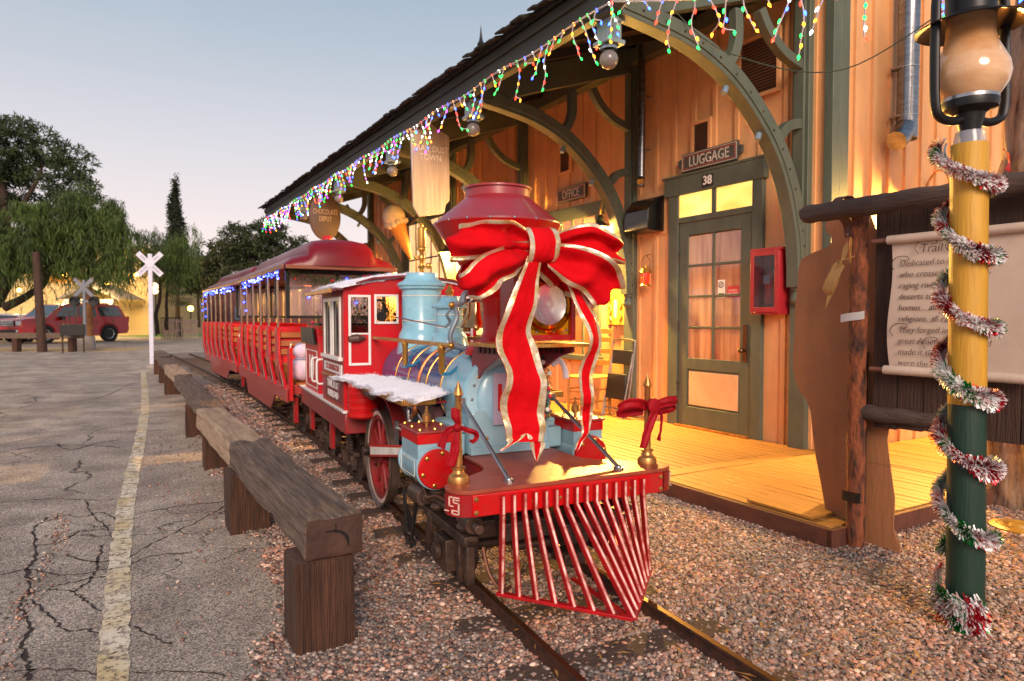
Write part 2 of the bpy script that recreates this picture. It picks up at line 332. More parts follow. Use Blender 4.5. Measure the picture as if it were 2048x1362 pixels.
# strays on the asphalt by the posts and in the crack
k = 380; P = np.stack([RS.uniform(.2, .8, k), RS.uniform(2.0, 8.5, k), np.full(k, .006)], 1); parts.append((P[:], RS.uniform(.004, .012, k), icoV, icoF))
k = 260; t = RS.uniform(0, 1, k); P = np.stack([-.33+RS.normal(0, .035, k)-.05*np.sin(t*6), 2.75+t*2.6, np.full(k, .005)], 1); parts.append((P, RS.uniform(.004, .011, k), icoV, icoF))
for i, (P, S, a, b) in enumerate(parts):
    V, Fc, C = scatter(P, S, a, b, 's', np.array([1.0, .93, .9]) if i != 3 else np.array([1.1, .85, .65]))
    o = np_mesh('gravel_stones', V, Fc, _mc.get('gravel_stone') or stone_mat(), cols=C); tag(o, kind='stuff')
# dry leaves and twigs
k = 620; P = np.stack([RS.uniform(.9, 4.8, k), RS.uniform(1.3, 4.5, k), np.full(k, .028)], 1); P = P[(P[:, 0] < 3.45) | (P[:, 1] < 2.3)]
V = []; Fc = []
for i, p in enumerate(P):
    a = random.uniform(0, 6.28); L = random.uniform(.012, .035)*(2.2 if i % 9 == 0 else 1); w = L*random.uniform(.08, .22); c, s = math.cos(a), math.sin(a)
    w *= (.35 if i % 9 == 0 else 1); V += [(p[0]+c*L, p[1]+s*L, p[2]), (p[0]-s*w, p[1]+c*w, p[2]+.006), (p[0]-c*L, p[1]-s*L, p[2]+.002), (p[0]+s*w, p[1]-c*w, p[2]+.004)]; Fc.append([4*i+q for q in range(4)])
tag(np_mesh('fallen_leaves', V, Fc, M('dry_leaf', '#b98a3e', .7, c2='#7d4a28', scale=20)), kind='stuff')
# mulch patch at the right, under the tree
g = MB(); g.add([(4.3, 1.2, .006), (9.5, .9, .006), (9.5, 2.35, .006), (4.6, 2.35, .006)], [(0, 1, 2, 3)])
tag(g.build('mulch', M('mulch', '#7a4a2c', .95, c2='#4a2d1e', scale=30, bump=.8, bscale=60)), kind='structure')
# worn yellow line
def paint_mat():
    m, n, l, b = mat_nodes('worn_yellow_line'); t = n.new('ShaderNodeTexCoord')
    z = n.new('ShaderNodeTexNoise'); z.inputs['Scale'].default_value = 17; z.inputs['Detail'].default_value = 12; z.inputs['Roughness'].default_value = .85; l.new(t.outputs['Object'], z.inputs['Vector'])
    r = n.new('ShaderNodeValToRGB'); r.color_ramp.elements[0].position = .44; r.color_ramp.elements[1].position = .50; l.new(z.outputs['Fac'], r.inputs[0]); l.new(r.outputs[0], b.inputs['Alpha'])
    z2 = n.new('ShaderNodeTexNoise'); z2.inputs['Scale'].default_value = 3; l.new(t.outputs['Object'], z2.inputs['Vector'])
    c = n.new('ShaderNodeValToRGB'); c.color_ramp.elements[0].color = (*srgb('#c8b084'), 1); c.color_ramp.elements[1].color = (*srgb('#dacdb8'), 1); c.color_ramp.elements[0].position = .35; c.color_ramp.elements[1].position = .6
    l.new(z2.outputs['Fac'], c.inputs[0]); l.new(c.outputs[0], b.inputs['Base Color']); b.inputs['Roughness'].default_value = .8; return m
cl = bez([(.65, 18), (.45, 12.0), (.30, 8.9), (.14, 6.4), (.08, 5.4), (.03, 4.3), (.01, 3.6), (-.01, 2.9), (-.03, 1.5)], 14)
A = [(p.x-.055+random.uniform(-.006, .006)-.0*p.y, p.y, .004) for p in cl]; B = [(p.x+.05+random.uniform(-.006, .006), p.y, .004) for p in cl]
g = MB(); n_ = len(A); g.add(A+B, [(i, n_+i, n_+i+1, i+1) for i in range(n_-1)])
g.add([(.62, 17.9, .005), (.62, 18.05, .005), (.1, 18.3, .005), (.1, 18.15, .005)], [(0, 1, 2, 3)])
tag(g.build('yellow_line', paint_mat(), smooth=0), kind='structure')
# explicit cracks in the asphalt, sunk look = dark jagged strips
def jag(pts, w, mb):
    P = bez([(x, y, 0) for x, y in pts], 9); A = []; B = []
    for i, p in enumerate(P):
        d = P[min(i+1, len(P)-1)]-P[max(i-1, 0)]; q = Vector((-d.y, d.x, 0)).normalized(); p = p+q*random.uniform(-.010, .010)
        ww = w*.62*random.uniform(.2, 1.5); A.append(p+q*ww+Vector((0, 0, .0025))); B.append(p-q*ww+Vector((0, 0, .0025)))
    k = len(A); mb.add(A+B, [(i, k+i, k+i+1, i+1) for i in range(k-1)])
g = MB()
jag([(-0.37, 5.29), (-0.42, 5.02), (-0.37, 4.49), (-0.39, 4.24), (-0.35, 3.92), (-0.38, 3.77), (-0.31, 3.47), (-0.32, 3.27), (-0.28, 3.05), (-0.28, 2.94)], 0.014, g)
jag([(-0.38, 5.17), (-0.28, 5.3), (-0.18, 5.18), (-0.07, 5.25), (0.03, 4.93)], 0.007, g)
jag([(-0.18, 5.67), (-0.12, 5.21), (-0.04, 4.85), (0.0, 4.51)], 0.008, g)
jag([(-0.5, 4.23), (-0.38, 4.24), (-0.22, 4.06), (-0.07, 4.05), (0.05, 4.15), (0.17, 4.36), (0.31, 4.53), (0.54, 4.82), (0.84, 5.31)], 0.008, g)
jag([(-0.27, 3.91), (-0.13, 3.94), (-0.0, 3.94), (0.14, 4.14), (0.36, 4.1)], 0.009, g)
jag([(-0.38, 3.84), (-0.29, 3.89), (-0.17, 3.78), (-0.1, 3.58), (-0.0, 3.35), (0.1, 3.15), (0.18, 2.98)], 0.008, g)
jag([(-0.34, 3.78), (-0.25, 3.55), (-0.18, 3.34), (-0.09, 3.28), (-0.02, 3.05), (-0.03, 2.88)], 0.01, g)
jag([(-0.06, 4.49), (-0.08, 4.14), (-0.11, 3.92), (-0.17, 3.78)], 0.011, g)
jag([(-0.23, 4.41), (-0.09, 4.19), (0.05, 4.2)], 0.01, g)
jag([(-0.38, 4.68), (-0.27, 4.67), (-0.18, 4.88)], 0.008, g)
jag([(-0.37, 3.06), (-0.18, 2.97), (-0.02, 2.84), (0.18, 2.74), (0.34, 2.62)], 0.006, g)
jag([(0.41, 3.86), (0.51, 3.9), (0.63, 4.01)], 0.005, g)
jag([(-0.69, 5.89), (-0.39, 5.83), (-0.08, 5.61), (0.2, 5.57)], 0.006, g)
jag([(-0.93, 8.07), (-0.71, 8.23), (-0.33, 8.16), (0.06, 7.78)], 0.014, g)
jag([(-0.51, 8.43), (-0.36, 7.88), (-0.11, 8.19), (0.07, 8.25)], 0.016, g)
jag([(-0.67, 12.33), (-0.16, 12.77), (0.4, 15.33)], 0.016, g)
tag(g.build('asphalt_cracks', M('crack_dirt', '#241b19', .95, c2='#3a2a24', scale=40), smooth=0), kind='structure')
# railway track
trk = thing('railway_track', 'narrow gauge track of rusty rails on half buried timber sleepers in gravel', 'railway track')
def rail(side):
    ys = [y*.3-1.2 for y in range(0, 90)]; prof = [(-.028, .0), (-.028, .008), (-.008, .014), (-.006, .034), (-.013, .040), (-.013, .054), (.013, .054), (.013, .040), (.006, .034), (.008, .014), (.028, .008), (.028, .0)]
    g = MB(); k = len(prof); vs = [(gauge_c(y)+side*.3+a, y, .004+b) for y in ys for a, b in prof]
    fs = []; ms = []
    for i in range(len(ys)-1):
        for j in range(k): fs.append((i*k+j, i*k+(j+1) % k, (i+1)*k+(j+1) % k, (i+1)*k+j)); ms.append(1 if j in (5,) else 0)
    g.add(vs, fs); g.m = ms
    g.build('rail', [M('rusty_rail', '#5a3626', .7, .3, c2='#2c201b', scale=20), M('worn_rail_head', '#7a5638', .36, .9, c2='#55402f', scale=12, st=(8, .5, 1))], trk)
rail(-1); rail(1)
TIEM = M('old_sleeper', '#3a2a22', .9, c2='#5a463a', scale=8, st=(1, 6, 1), bump=.8, bscale=20)
for i in range(52):
    y = .225+.45*i
    if y < .8: continue
    g = MB(); x = gauge_c(y); g.box((x+random.uniform(-.03, .03), y, -.005 if y < 3.6 else .002), (1.02+random.uniform(-.06, .06), .15, .034), rz=-R(4.5) if y < 8 else 0)
    g.build('sleeper', TIEM, trk, bevel=.008)
# boardwalk
g = MB(); x = 3.46; bd = [0, 0]
DK = M('deck_board', '#b8833a', .5, 0, c2='#825626', scale=4, st=(14, .6, 1), bump=.25, bscale=8, contrast=-.6, spec=.6)
while x < 5.34:
    for (y0, y1) in ((2.36, 3.72), (3.89, 16.2)): g.bx(x, x+.088, y0, y1, .085, .12+random.uniform(-.0015, .0015))
    x += .094
g.bx(3.46, 5.35, 3.728, 3.882, .085, .1225)
x = 5.36
while x < 8.6: g.bx(x, x+.088, 2.36, 3.68, .085, .12+random.uniform(-.0015, .0015)); x += .094
g.bx(3.47, 8.6, 2.40, 3.68, .02, .083); g.bx(3.47, 5.3, 3.7, 16.1, .02, .083)
bw = thing('boardwalk', 'long low boardwalk of worn wooden planks in front of the depot', 'boardwalk')
g.build('deck_planks', DK, bw, bevel=.003, seg=1)
g = MB(); g.bx(3.425, 3.455, 2.33, 16.2, .0, .112); g.bx(3.425, 8.6, 2.325, 2.355, 0, .111)
g.build('edging', M('edging', '#6e4030', .7, c2='#4c2c22', scale=6, st=(4, .5, 1)), bw)
# plywood hatch, at the corner
g = MB(); g.box((3.62, 2.72, .133), (.30, .46, .014)); tag(g.build('plywood_sheet', DK), 'small plank laid on the boardwalk corner beside the red timber upright', 'board')
# ================================================================= DEPOT
WX, EY, FY = 5.35, 3.70, 15.7
dep = thing('depot_building', 'long cream board and batten depot with grey green timber brackets under a deep eave', 'building', (0, 0, 0))
SID = M('siding', '#dea874', .55, 0, c2='#d09862', scale=2, st=(3, 3, .6), bump=.25, bscale=26, grime=.12)
g = MB(); g.bx(WX, WX+.2, EY, FY, 0, 5.0)
y = EY+.16
OPEN = [(4.33, 5.69, .12, 2.80), (6.80, 8.10, .72, 2.76), (11.2, 13.35, .92, 3.33), (9.15, 10.55, .92, 2.80)]
while y < FY:
    hit = [o for o in OPEN if o[0] < y < o[1]]; z0 = .12
    for o in hit:
        if o[2] > z0+.01: g.bx(WX-.022, WX+.01, y-.024, y+.024, z0, o[2])
        z0 = o[3]
    g.bx(WX-.022, WX+.01, y-.024, y+.024, z0, 4.98); y += .285
g.build('front_wall', SID, dep)
g = MB(); g.bx(WX+.2, 11, EY+.003, EY+.2, 0, 8.2); x = WX+.32
while x < 10.9: g.bx(x-.028, x+.028, EY-.024, EY+.01, .12, 8.1); x += .262
g.build('end_wall', SID, dep)
g = MB(); g.bx(WX+.2, 11, FY-.2, FY-.003, 0, 5.5); g.build('rear_end_wall', SID, dep)
g = MB(); g.bx(WX-.03, WX+.075, EY-.032, EY+.05, .12, 5.2); g.bx(WX+.08, WX+.20, EY-.028, EY+.02, .12, 5.2); g.build('corner_board', GREEN, dep, bevel=.004)
DARK = M('dark_fascia', '#36352f', .6, 0, c2='#2a2924', scale=6, st=(1, .3, 1), bump=.1)
# roof: canopy slope .32
def rz(x): return 3.70+.34*(x-3.03)
YA, YB = 3.72, 16.0
g = MB(); T = frame((0, YA, 0), (1, 0, 0), (0, 0, 1))      # local Z = -Y, so negative depth runs away
prof = [(3.03, rz(3.03)-.03), (5.4, rz(5.4)-.03), (5.4, rz(5.4)), (3.03, rz(3.03))]
g.prism(prof, -(YB-YA), T); g.build('soffit', DARK, dep)
SHG = M('shingle', '#33302c', .9, c2='#171614', scale=20, bump=.6, bscale=50)
g = MB(); pr = [(2.96, rz(2.96)+.004), (9.2, rz(9.2)+.004), (9.2, rz(9.2)+.05), (2.96, rz(2.96)+.03)]; g.prism(pr, -(YB-YA+.05), frame((0, YA-.05, 0), (1, 0, 0), (0, 0, 1)))
g.build('roof', SHG, dep)
g = MB(); y = YA-.05; 
while y < YB: 
    w = random.uniform(.09, .17); g.box((2.965+random.uniform(-.03, .0), y+w/2, rz(2.96)+.035+random.uniform(-.004, .022)), (.16, w-.006, .016), ry=-.33); 
    g.box((3.03, y+w/2+.04, rz(2.96)+.062+random.uniform(-.004, .018)), (.16, w-.01, .016), ry=-.33); y += w
g.build('shingle_edge', SHG, dep)
g = MB(); g.bx(3.03, 3.065, YA, YB, 3.47, rz(3.03)-.032); g.bx(3.004, 3.03, YA, YB, 3.60, rz(3.03)-.02); g.bx(3.05, 3.13, YA+.003, YB-.003, 3.45, 3.485)
g.build('fascia', DARK, dep, bevel=.004)
# rafters and brackets
PL = [3.95, 6.25, 8.70, 11.1, 13.4, 15.55]
ARCHC = [(3.22, 3.55), (3.62, 3.50), (4.0, 3.42), (4.38, 3.25), (4.70, 3.00), (4.95, 2.72), (5.12, 2.40), (5.225, 2.05), (5.26, 1.80), (5.27, 1.56)]
def band(path, w, y, t, g, mi=0, taper=None):
    P = bez([(a, 0, b) for a, b in path], 5); A = []; B = []
    for i, p in enumerate(P):
        d = (P[min(i+1, len(P)-1)]-P[max(i-1, 0)]).normalized(); q = Vector((-d.z, 0, d.x)); A.append(p+q*w/2+Vector((0, y, 0))); B.append(p-q*w/2+Vector((0, y, 0)))
    g.strip(A, B, t, mi)
def bracket(y):
    g = MB(); g.prism([(3.07, rz(3.07)-.035), (3.07, 3.49), (3.4, 3.50), (5.33, 4.15), (5.33, rz(5.33)-.035)], .10, frame((0, y+.05, 0), (1, 0, 0), (0, 0, 1))); g.build('rafter', GREEN, dep, bevel=.005)
    g = MB(); g.bx(5.27, 5.352, y-.085, y+.085, .12, 4.2); g.bx(5.352-.11, 5.27, y-.055, y+.055, 1.62, 4.12); g.build('pilaster', GREEN, dep, bevel=.006)
    ro = new_obj('bracket', None, dep)
    g = MB(); band(ARCHC, .15, y, .125, g); band([(a+.012, b+.012) for a, b in ARCHC], .10, y, .150, g); g.build('arch', GREEN, ro, bevel=.004)
    g = MB(); band([(4.30, 3.30), (4.40, 3.42), (4.45, 3.58), (4.44, 3.80)], .085, y, .08, g); band([(4.98, 2.84), (5.10, 2.95), (5.30, 3.0)], .085, y, .08, g); band([(4.72, 3.86), (4.84, 3.70), (5.04, 3.56), (5.30, 3.49)], .085, y, .08, g); g.build('brace', GREEN, ro, bevel=.004)
    g = MB(); P = bez([(a, y-.078, b) for a, b in ARCHC], 2)
    for p in P[1:-1]: g.ball(p, .011, n=8, sc=(1, .5, 1)); 
    g.build('bolts', IRON, ro)
    g = MB(); g.lathe([(0, 1.40), (.035, 1.405), (.062, 1.43), (.068, 1.46), (.05, 1.50), (.04, 1.52), (.055, 1.535), (.055, 1.56), (0, 1.56)], (5.27, y, 0), 16); g.build('drop_ball', GREEN, ro)
    for a, b in ((4.34, 3.16), (4.74, 2.84)):
        g = MB(); g.cyl((a, y-.0, b), (a-.035, y-.01, b-.06), .026, 12); g.build('lamp_socket', GREYBLUE, ro, bevel=.004)
for y in PL: bracket(y)
# rafters between, darker small joists under the soffit
g = MB(); y = YA+.3
while y < YB-.2:
    if min(abs(y-p) for p in PL) > .2: g.prism([(3.07, rz(3.07)-.035), (3.07, rz(3.07)-.12), (5.33, rz(5.33)-.12), (5.33, rz(5.33)-.035)], .04, frame((0, y, 0), (1, 0, 0), (0, 0, 1)))
    y += .575
g.build('joists', DARK, dep)
g = MB(); g.bx(5.2, 5.345, EY+.08, 15.4, 4.20, 4.36); g.build('wall_plate', GREEN, dep)
# finial on the ridge
g = MB(); g.lathe([(0, 7.62), (.16, 7.66), (.2, 7.74), (.08, 7.84), (.05, 7.92), (.10, 8.0), (.05, 8.08), (.03, 8.2), (.0, 8.50)], (8.0, 15.1, 0), 10); g.bx(7.85, 8.15, 14.9, 15.3, 5.4, 7.66); g.build('finial', BLACK, dep)
# door (faces the track)
dr = new_obj('door', None, dep)
FR = (WX-.05); 
g = MB(); g.bx(FR, WX+.01, 5.475, 5.62, .12, 2.60); g.bx(FR, WX+.01, 4.37, 4.49, .12, 2.60); g.bx(FR-.012, WX+.01, 4.34, 5.68, 2.60, 2.79); g.bx(FR-.02, WX+.01, 4.31, 5.71, 2.79, 2.815); g.bx(FR, WX+.01, 4.49, 5.475, 2.30, 2.36); g.bx(FR, WX+.01, 4.95, 5.0, 2.36, 2.60); g.build('door_frame', GREEN, dr, bevel=.005)
LIT = M('lit_transom', '#ffe07c', .25, 0, c2='#e0a038', scale=1.4, st=(1, 1, 3), detail=2, emit='ramp', es=1.0)
for a, b in ((4.49, 4.95), (5.0, 5.475)): g = MB(); g.bx(WX-.03, WX-.02, a, b, 2.36, 2.60); g.build('transom_pane', LIT, dr)
g = MB(); D0, D1 = 4.50, 5.465; X0, X1 = WX-.035, WX+.005
g.bx(X0, X1, D0, D0+.13, .14, 2.30); g.bx(X0, X1, D1-.13, D1, .14, 2.30); g.bx(X0, X1, D0+.13, D1-.13, 2.16, 2.30); g.bx(X0, X1, D0+.13, D1-.13, .74, .86); g.bx(X0, X1, D0+.13, D1-.13, .14, .34); g.bx(X0+.012, X1, D0+.13, D1-.13, .34, .74)
ym = (D0+D1)/2; g.bx(X0, X1, ym-.015, ym+.015, .86, 2.16)
for i in (1, 2, 3): z = .86+1.3*i/4; g.bx(X0+.002, X1, D0+.13, ym-.015, z-.013, z+.013); g.bx(X0+.002, X1, ym+.015, D1-.13, z-.013, z+.013)
leaf = g.build('door_leaf', GREEN, dr, bevel=.004)
g = MB(); g.bx(X0+.004, X0+.018, D0+.15, D1-.15, .36, .72); g.build('door_panel', M('cream_panel', '#d8b690', .5, c2='#c9a078', scale=5), dr, bevel=.006)
PANE = M('door_pane', '#8c5c42', .06, 0, c2='#d2aa82', scale=2.0, st=(1, 4, .5), coat=1, spec=.8, detail=2)  # soft cream reflections and the curtain behind are painted into the pane colour
for i in range(4):
    for j in range(2): a = (D0+.13, ym-.015) if j == 0 else (ym+.015, D1-.13); g = MB(); g.bx(WX-.022, WX-.016, a[0], a[1], .86+1.3*i/4+(.013 if i else 0), .86+1.3*(i+1)/4-.013); g.build('pane', PANE, dr)
g = MB(); g.bx(X0-.012, X0, D0+.035, D0+.085, .86, 1.22); g.cyl((X0, D0+.06, .97), (X0-.05, D0+.06, .97), .012); g.ball((X0-.065, D0+.06, .97), .03); g.build('door_handle', M('bronze_lock', '#6c5238', .35, .9), dr, bevel=.002)
g = MB(); [g.cyl((X0-.004, D1+.002, z), (X0-.004, D1+.002, z+.1), .009) for z in (.5, 1.15, 1.9)]; g.build('hinge', IRON, dr)
g = MB(); g.bx(WX-.09, WX, 4.49, 5.475, .121, .138); g.build('threshold', BRASSD, dr)
# stickers on the door
TX = Matrix
def wallT(y, z, x=WX): return frame((x, y, z), (0, -1, 0), (0, 0, 1))     # text plane facing the track
g = MB(); g.bx(X0-.001, X0+.001+.012, 0, 0, 0, 0)
WLAB = M('label_white', '#e6e2da', .5); RLAB = M('label_red', '#c3202a', .5); INK = M('ink', '#1b1918', .6)
st = new_obj('no_smoking_sticker', None, dr); g = MB(); g.bx(WX-.0265, WX-.0225, 4.835, 4.925, 1.49, 1.67); g.build('sticker_base', WLAB, st)
g = MB(); g.lathe([(.025, 0), (.032, 0), (.032, .002), (.025, .002), (.025, 0)], (0, 0, 0), 20, T=wallT(4.88, 1.62, WX-.029)); g.box((0, 0, .001), (.05, .006, .0015), T=wallT(4.88, 1.62, WX-.029) @ Matrix.Rotation(R(45), 4, 'Z')); g.build('ring', INK, st)
g = MB(); g.bx(WX-.0285, WX-.0265, 4.842, 4.918, 1.495, 1.535); g.build('black_band', INK, st)
g = MB(); g.bx(WX-.0265, WX-.0225, 4.655, 4.80, 1.49, 1.60); r_ = g.build('warning_sticker', RLAB, dr); text('lettering', 'NO PETS\nALLOWED', .028, wallT(4.728, 1.545, WX-.0268), WLAB, r_, .0006)
# windows
CURT = M('lit_curtain', '#ffd9a0', .7, 0, c2='#b87c3c', scale=5, st=(1, 5, .6), emit='ramp', es=1.0)
GLS = M('dusk_glass', '#4a403a', .05, 0, c2='#8c5c40', scale=1.5, coat=1)
def window(y0, y1, z0, z1, nc, nr, pm, tm=GREEN):
    w = new_obj('window', None, dep); g = MB(); f = .09
    g.bx(WX-.045, WX+.01, y0-f, y0, z0, z1); g.bx(WX-.045, WX+.01, y1, y1+f, z0, z1); g.bx(WX-.055, WX+.01, y0-f-.05, y1+f+.05, z1, z1+.17); g.bx(WX-.08, WX+.01, y0-f-.04, y1+f+.04, z0-.07, z0); g.build('window_frame', tm, w, bevel=.005)
    g = MB()
    for i in range(1, nc): a = y0+(y1-y0)*i/nc; g.bx(WX-.038, WX-.005, a-.014, a+.014, z0, z1)
    for i in range(1, nr): b = z0+(z1-z0)*i/nr; g.bx(WX-.042, WX-.005, y0, y1, b-.014, b+.014)
    g.build('glazing_bars', tm, w); g = MB(); g.bx(WX-.026, WX-.018, y0, y1, z0, z1); g.build('glass', pm, w)
window(6.95, 7.95, .80, 2.58, 4, 3, M('warm_glass', '#b07a4a', .08, 0, c2='#6a452e', scale=2, coat=1, emit='#ff9a40', es=.22))
window(11.35, 13.2, 1.0, 3.15, 5, 3, CURT); window(9.3, 10.4, 1.0, 2.62, 2, 3, CURT)
# vents
def vent(x, y, z, w, h, n, face='X'):
    v = new_obj('vent', None, dep); g = MB(); T = wallT(y, z, x) if face == 'X' else None; f = .035
    g.bx(-w/2-f, w/2+f, h/2, h/2+f, 0, .03, T=T); g.bx(-w/2-f, w/2+f, -h/2-f, -h/2, 0, .03, T=T); g.bx(-w/2-f, -w/2, -h/2, h/2, 0, .03, T=T); g.bx(w/2, w/2+f, -h/2, h/2, 0, .03, T=T); g.build('vent_frame', SID, v)
    g = MB(); g.bx(-w/2, w/2, -h/2, h/2, .001, .004, T=T); g.build('vent_recess', BLACK, v); g = MB()
    for i in range(n): b = -h/2+h*(i+.5)/n; g.box((0, b, .014), (w, h/n*.42, .012), T=T, rx=.5)
    g.build('louvres', M('vent_slat', '#5c3e2c', .7), v)
vent(WX-.022, 4.44, 3.66, .42, .52, 18); vent(WX-.022, 5.16, 3.16, .2, .28, 12); vent(WX-.022, 7.62, 3.42, .22, .34, 10)
# ------------------------------------------------------------ things on the wall
SB = M('sign_board', '#4a4a42', .6, c2='#3c3b36', scale=8); SBR = M('sign_border', '#a8514a', .6); SL = M('sign_letter', '#b9b2a6', .6)
def board_sign(name, label, s, y, z, L, H, size, ears=True):
    t = thing(name, label, 'sign', (WX-.03, y, z), 0); T = frame((0, 0, 0), (0, -1, 0), (0, 0, 1))
    o = .05 if ears else 0
    poly = [(-L/2, -H/2), (L/2, -H/2), (L/2, -H/4), (L/2+o, -H/5), (L/2+o, H/5), (L/2, H/4), (L/2, H/2), (-L/2, H/2), (-L/2, H/4), (-L/2-o, H/5), (-L/2-o, -H/5), (-L/2, -H/4)] if ears else [(-L/2, -H/2), (L/2, -H/2), (L/2, H/2), (-L/2, H/2)]
    g = MB(); g.prism(poly, .03, T); g.build('board', SB, t, bevel=.004)
    g = MB(); b = .012
    for i, (q, m) in enumerate(((.012, 0), (.030, 1))):
        w, h = L/2-q, H/2-q; k = .007
        g.bx(-w, w, h-k, h, .03, .034, m, T); g.bx(-w, w, -h, -h+k, .03, .034, m, T); g.bx(-w, -w+k, -h+k, h-k, .03, .034, m, T); g.bx(w-k, w, -h+k, h-k, .03, .034, m, T)
    g.build('border', [SL, SBR], t); text('lettering', s, size, T @ Matrix.Translation((0, -.004, .032)), SL, t, .002, sx=.82, offset=.001); return t
board_sign('luggage_sign', 'grey sign reading LUGGAGE in pale capitals above the green door', 'LUGGAGE', 5.04, 2.925, .76, .19, .145)
board_sign('office_sign', 'small grey sign reading OFFICE over the window beside the gooseneck lamp', 'OFFICE', 7.46, 2.93, .66, .19, .15, False)
t = thing('house_number', 'black plate with the white number 38 on the door head', 'number plate', (FR-.012, 5.04, 2.69)); T = frame((0, 0, 0), (0, -1, 0), (0, 0, 1))
g = MB(); g.bx(-.075, .075, -.062, .062, 0, .008, T=T); g.build('plate', INK, t, bevel=.003); text('numerals', '38', .125, T @ Matrix.Translation((0, 0, .009)), WLAB, t, .002, offset=.003)
# fire extinguisher cabinet
CABR = M('cabinet_red', '#a8222c', .45, c2='#8e1c26', scale=8)
t = thing('extinguisher_cabinet', 'red wooden fire extinguisher box with glass front, right of the green door', 'cabinet', (WX-.02, 4.22, 1.62)); g = MB()
g.bx(-.16, 0, -.155, -.135, -.28, .28); g.bx(-.16, 0, .135, .155, -.28, .28); g.bx(-.165, 0, -.17, .17, .28, .305); g.bx(-.16, 0, -.155, .155, -.30, -.28); g.bx(-.01, 0, -.135, .135, -.28, .28); g.build('case', CABR, t, bevel=.004)
dd = new_obj('door', None, t); g = MB(); g.bx(-.178, -.162, -.155, -.115, -.28, .28); g.bx(-.178, -.162, .115, .155, -.28, .28); g.bx(-.178, -.162, -.115, .115, .235, .28); g.bx(-.178, -.162, -.115, .115, -.28, -.235); g.build('door_frame', CABR, dd, bevel=.003)
g = MB(); g.bx(-.172, -.169, -.115, .115, -.235, .235); g.build('glass', M('cab_glass', '#3a3336', .04, 0, alpha=.35, spec=.9), dd)
g = MB(); g.lathe([(0, -.2), (.05, -.2), (.055, -.18), (.055, .02), (.04, .06), (.02, .08), (.015, .1)], (-.08, 0, 0), 16); g.build('extinguisher', RED, t)
g = MB(); g.box((-.08, 0, .12), (.03, .09, .05)); g.build('valve', BLACK, t); g = MB(); g.bx(-.137, -.134, -.03, .035, -.02, .06); g.build('tag', M('tag_blue', '#9fb6d6', .5), t)
# black vent hood
t = thing('vent_hood', 'black metal box hood left of the green door', 'vent hood', (WX-.02, 5.92, 2.30)); g = MB()
g.prism([(0, 0), (0, .40), (-.13, .36), (-.24, .22), (-.24, .02), (-.2, 0)], .40, frame((0, .20, -.05), (1, 0, 0), (0, 0, 1))); g.build('hood', M('hood_black', '#121113', .3, .3, coat=.5), t, bevel=.006)
g = MB(); g.bx(0, .012, -.24, .24, -.08, .40); g.build('back_plate', SID, t)
# flue pipe on the front wall
def pipe(name, label, pts, r, bands, loc, bx_):
    t = thing(name, label, 'pipe', loc); g = MB(); g.tube(bez(pts, 6) if len(pts) > 2 else pts, r, 20); g.build('tube', M('galvanised', '#9a9da2', .28, 1, c2='#77787c', scale=9, st=(1, 1, 4)), t)
    g = MB(); [g.cyl((pts[0][0], pts[0][1], z-.006), (pts[0][0], pts[0][1], z+.006), r+.004, 20) for z in bands]; g.build('seam_rings', STEEL, t)
    g = MB(); [g.box((pts[0][0]+bx_[0], pts[0][1]+bx_[1], z), bx_[2]) for z in bands[:2]]; g.build('strap', STEEL, t); return t
pipe('flue_pipe', 'slim shiny steel flue pipe on the front wall left of the LUGGAGE sign', [(0, 0, 1.6), (0, 0, .06), (-.02, -.02, .0), (-.05, -.05, -.04)], .042, (.35, .95), (WX-.13, 5.98, 2.85), (.05, 0, (.16, .012, .02)))
pipe('downpipe', 'thick galvanised pipe with an elbow on the end wall behind the lantern', [(0, 0, 2.4), (0, 0, .12), (-.03, 0, .02), (-.11, -.01, -.07), (-.2, -.02, -.13)], .088, (.55, .12), (6.22, EY-.15, 2.98), (0, .06, (.2, .1, .02)))
# gooseneck lamps
def gooseneck(label, loc, rz, e):
    t = thing('gooseneck_lamp', label, 'wall lamp', loc, rz); GB = M('lamp_enamel', '#3f4036', .4, .3)
    g = MB(); g.tube(bez([(0, 0, 0), (-.04, 0, .14), (-.12, 0, .23), (-.20, 0, .20), (-.235, 0, .10), (-.235, 0, .0)], 6), .011, 10); g.lathe([(0, -.01), (.05, -.01), (.05, .01), (0, .012)], (0, 0, 0), 14, ax='X'); g.build('arm', BRASSD, t)
    g = MB(); g.lathe([(.02, .02), (.035, -.01), (.05, -.07), (.10, -.11), (.155, -.135), (.150, -.138), (.09, -.113), (.04, -.075), (.02, .02)], (-.235, 0, 0), 22); g.build('shade', GB, t)
    g = MB(); g.ball((-.235, 0, -.108), .040, n=14); g.build('bulb', M('lit_bulb', '#fff0c8', .3, emit='#ffc85a', es=26), t)
    lamp('lamp_light', (-.235, 0, -.162), e, (1.0, .56, .12), .06, t); return t
gooseneck('lit gooseneck lamp over the yellow height sign under the OFFICE sign', (WX-.02, 6.56, 2.50), 0, 1150)
gooseneck('gooseneck lamp on the end wall behind the trail board', (6.75, EY-.02, 2.44), math.pi/2, 680)
gooseneck('far lit gooseneck lamp beside the ice cream cone', (WX-.02, 13.9, 2.30), 0, 420)
gooseneck('lit gooseneck lamp between the two lit curtained windows', (WX-.02, 10.9, 2.55), 0, 420)
